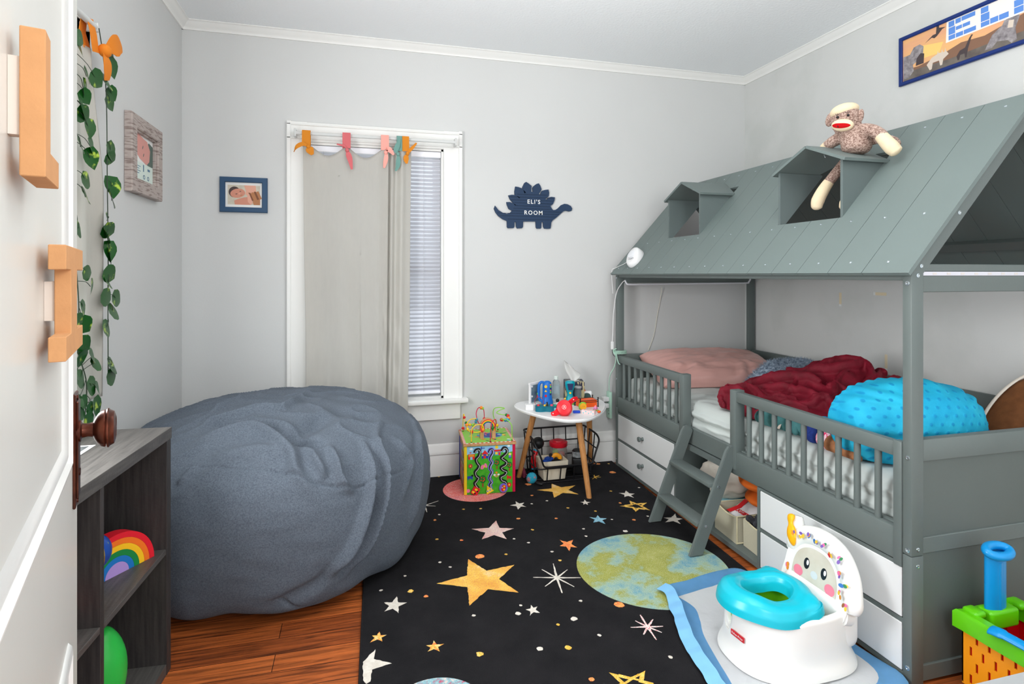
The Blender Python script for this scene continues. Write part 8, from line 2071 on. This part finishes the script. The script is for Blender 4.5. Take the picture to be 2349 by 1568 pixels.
# ------------------------------------------------------------------ things in the cubby under the bed
CZ = 0.0345
m_bfab = mat('bin_canvas', (188, 182, 160), 0.85, bump=0.2, bscale=160); m_pip = mat('bin_piping', (222, 212, 176), 0.7)
def bin_(cx, cy, w, d, h, lab, rot):
    s = empty('fabric_bin', (cx, cy, CZ), lab, 'storage bin')
    M = T(cx, cy, CZ + 0.0008) @ R(rot, 'Z')
    bm = NB(); t = 0.006
    prev = None
    for sx, sy, L, ax in ((-1, 0, d, 'y'), (1, 0, d, 'y'), (0, -1, w, 'x'), (0, 1, w, 'x')):
        bow = 0.010
        def f(u, v, sx=sx, sy=sy, L=L, ax=ax):
            q = (u - 0.5) * 2; o = bow * (1 - q * q) * v
            hh = h * v - (0.020 * (1 - q * q) * v if sx == -1 else 0)
            return M @ (Vector((sx * (w / 2 - o), q * d / 2, hh)) if ax == 'y' else Vector((q * w / 2, sy * (d / 2 - o), hh)))
        grid(bm, f, 14, 6)
    grid(bm, lambda u, v: M @ Vector(((u - 0.5) * w, (v - 0.5) * d, 0.001)), 2, 2)
    bmesh.ops.remove_doubles(bm, verts=bm.verts, dist=0.0005)
    bmesh.ops.solidify(bm, geom=list(bm.faces), thickness=0.004)
    obj('body', bm, m_bfab, s, smooth=40)
    bm = NB()
    top = []
    for u in range(13):
        q = (u / 12 - 0.5) * 2; top.append(M @ Vector((-w / 2 + 0.010 * (1 - q * q), q * d / 2, h - 0.020 * (1 - q * q))))
    tube(bm, top + [M @ Vector((w / 2, d / 2, h)), M @ Vector((w / 2, -d / 2, h))], 0.0034, 8, closed=True)
    tube(bm, [M @ Vector(p) for p in ((-w / 2, -d / 2, 0.003), (-w / 2, d / 2, 0.003), (w / 2, d / 2, 0.003), (w / 2, -d / 2, 0.003))], 0.003, 8, closed=True)
    for sx, sy in ((-1, -1), (-1, 1)): tube(bm, [M @ Vector((sx * w / 2, sy * d / 2, 0.002)), M @ Vector((sx * w / 2, sy * d / 2, h))], 0.002, 6)
    obj('piping', bm, m_pip, s, smooth=60)
bin_(1.735, 2.248, 0.25, 0.17, 0.120, 'beige canvas bin holding a white and red pack under the bed', -4)
bin_(1.745, 2.082, 0.24, 0.125, 0.118, 'beige canvas bin with a black fluffy item under the bed', -4)
s = empty('wipes_pack', (1.70, 2.25, 0.05), 'white and red plastic pack lying in the beige canvas bin', 'pack')
MP = T(1.705, 2.248, 0.128) @ R(-90, 'Z') @ R(28, 'X')
bm = NB()
for sg in (1, -1): grid(bm, lambda u, v: MP @ Vector(((u - 0.5) * 0.135, (v - 0.5) * 0.13, sg * 0.026 * (max(0, 1 - (2 * u - 1) ** 4) * max(0, 1 - (2 * v - 1) ** 4)) ** 0.5 + 0.003 * nz(u * 3, v * 3, 1, 2))), 24, 20)
bmesh.ops.remove_doubles(bm, verts=bm.verts, dist=0.0008); obj('film', bm, mat('pack_white', (236, 236, 238), 0.3), s, smooth=70)
bm = NB(); text_mesh(bm, "HUGGIES", MP @ T(0.006, -0.020, 0.0272), 0.024, 0.0006, bold=0.0008); obj('lettering', bm, mat('pack_red', (214, 22, 34), 0.4), s, smooth=0)
bm = NB(); flatpoly(bm, [(-0.06, -0.05), (-0.035, -0.05), (-0.012, 0.0), (-0.02, 0.05), (-0.045, 0.05), (-0.04, 0.0)], MP, 0, 0.0285); bmesh.ops.solidify(bm, geom=list(bm.faces), thickness=0.0008); obj('red_panel', bm, mat('pack_red', (214, 22, 34), 0.4), s, smooth=0)
s = empty('fluffy_gloves', (1.69, 2.082, 0.10), 'black fluffy yarn bundle in the right-hand canvas bin under the bed', 'yarn bundle')
rnd = random.Random(8)
bm = NB()
for i in range(13):
    c = Vector((1.690 + rnd.uniform(-0.045, 0.06), 2.082 + rnd.uniform(-0.035, 0.035), 0.125 + rnd.uniform(0, 0.055)))
    p = bez([c, c + Vector((rnd.uniform(-0.03, 0.03), rnd.uniform(-0.02, 0.02), 0.012)), c + Vector((rnd.uniform(-0.04, 0.04), rnd.uniform(-0.025, 0.025), -0.008))], 5); tube(bm, p, [0.010 + 0.004 * sin(PI * (q + 0.5) / len(p)) for q in range(len(p))], 10)
ball(bm, (1.70, 2.082, 0.118), (0.07, 0.042, 0.05), 20, 12)
for v in bm.verts: v.co += Vector((nz(v.co.x, v.co.y, v.co.z, 80), nz(v.co.y, v.co.z, v.co.x, 80), nz(v.co.z, v.co.x, v.co.y, 80))) * 0.004
obj('yarn', bm, mat('black_chenille', (34, 34, 38), 0.9, rgb2=(66, 66, 72), vscale=60, sheen=0.3), s, smooth=80)
def bundle(name, label, cat, c, r, m, seed, rot=0, fold=0.010, fr=9):
    s = empty(name, (c[0], c[1], c[2] - r[2]), label, cat)
    bm = NB(); ball(bm, c, r, 56, 36, M=R(rot, 'Z'))
    for v in bm.verts:
        d = (v.co - Vector(c)).normalized(); p = v.co
        w_ = (1 - abs(nz(p.x * 0.6, p.y, p.z * 1.6, fr * 2.0)) ** 0.8) * fold * 1.6 - fold + fold * 0.8 * nz(p.x + seed, p.y, p.z, fr)
        v.co += d * w_
        v.co.z = max(v.co.z, c[2] - r[2] + 0.0005); v.co.x = max(v.co.x, 1.615); v.co.z = min(v.co.z, 0.341)
    return obj('fabric', bm, m, s, smooth=80)
m_cot = mat('cream_muslin', (216, 208, 196), 0.8, vary=0.03, vscale=14, sheen=0.2); m_rust2 = mat('rust_velour', (206, 96, 26), 0.8, sheen=0.5, vary=0.06, vscale=12)
bundle('muslin_cloth', 'crumpled cream muslin cloth stuffed behind the ladder under the bed', 'cloth', (1.775, 2.452, 0.232), (0.135, 0.115, 0.104), m_cot, 2, -20, 0.016, 10)
bundle('blue_clothes', 'light blue and red clothes bundle on the cubby floor under the cream cloth', 'clothes', (1.785, 2.425, 0.085), (0.12, 0.105, 0.050), mat('print_clothes', (150, 196, 206), 0.8, rgb2=(190, 26, 40), vscale=9, contrast=(0.53, 0.56)), 5, 0, 0.008, 14)
bundle('rust_towel', 'folded rust orange cloth on top of the stack under the bed, upper one', 'cloth', (1.80, 2.165, 0.296), (0.165, 0.135, 0.040), m_rust2, 1, 0, 0.005, 8)
bundle('rust_towel', 'folded rust orange cloth in the stack under the bed, lower one', 'cloth', (1.825, 2.165, 0.216), (0.155, 0.130, 0.036), m_rust2, 7, 0, 0.005, 8)
bundle('denim_cloth', 'folded blue cloth under the rust orange ones in the bed cubby', 'cloth', (1.98, 2.23, 0.107), (0.10, 0.13, 0.070), mat('denim_blue', (84, 120, 156), 0.8, rgb2=(120, 150, 180), vscale=20), 9, 0, 0.008, 8)
WORLD = 1.7
EXPO = -0.12
def LIGHTS():
    # ceiling lamp of the room: a bulb under the ceiling (above the frame) that mostly lights the ceiling
    l = bpy.data.lights.new('ceiling_lamp', 'POINT'); l.energy = 5; l.color = (1.0, 0.98, 0.95); l.shadow_soft_size = 0.14
    o = bpy.data.objects.new('ceiling_lamp', l); C.objects.link(o); o.location = (0.9, 1.85, 2.24)
    area('bounce_fill', (0.85, 1.05, 1.98), (180, 0, 0), 0.55, 32, (1.0, 0.99, 0.97))  # added unseen fill, imitates flash bounced off the ceiling
    # added side light at the left window, whose bare half is invented
    area('side_fill', (-0.90, 1.35, 1.26), (0, -90, 0), 1.1, 46, (0.98, 0.99, 1.0), 0.66)
    # stand-in for the camera flash behind the doorway, turned to fill the left wall
    area('flash_fill', (0.75, -0.5, 1.6), (88, 0, 12), 0.5, 14, (1.0, 0.98, 0.96))
# ------------------------------------------------------------------ light, camera
sc = bpy.context.scene
wd = bpy.data.worlds.new('world'); sc.world = wd; wd.use_nodes = True
bg = wd.node_tree.nodes['Background']
bg.inputs[0].default_value = (0.93, 0.97, 1.0, 1); bg.inputs[1].default_value = WORLD
def area(name, loc, rot, size, power, col=(1, 1, 1), sizey=None, spread=180):
    l = bpy.data.lights.new(name, 'AREA'); l.energy = power; l.color = col
    l.shape = 'RECTANGLE' if sizey else 'DISK'; l.size = size
    if sizey: l.size_y = sizey
    l.spread = rad(spread)
    o = bpy.data.objects.new(name, l); C.objects.link(o); o.location = loc; o.rotation_euler = [rad(a) for a in rot]
    return o
LIGHTS()
cam = bpy.data.cameras.new('camera'); co = bpy.data.objects.new('camera', cam); C.objects.link(co)
co.location = (0, 0, 1.22); co.rotation_euler = (rad(90), 0, rad(-14.94))
cam.sensor_width = 36; cam.sensor_fit = 'HORIZONTAL'; cam.lens = 36 * 1310 / 2349
cam.shift_x = 0; cam.shift_y = -(784 - 630) / 2349
cam.clip_start = 0.02
sc.camera = co
sc.view_settings.view_transform = 'Standard'; sc.view_settings.look = 'None'
sc.view_settings.gamma = 1.0; sc.view_settings.use_curve_mapping = False
sc.view_settings.exposure = EXPO
sc.cycles.max_bounces = 10; sc.cycles.diffuse_bounces = 6; sc.cycles.transmission_bounces = 8
sc.cycles.sample_clamp_indirect = 6
try:
    sc.cycles.use_denoising = True
except Exception: pass
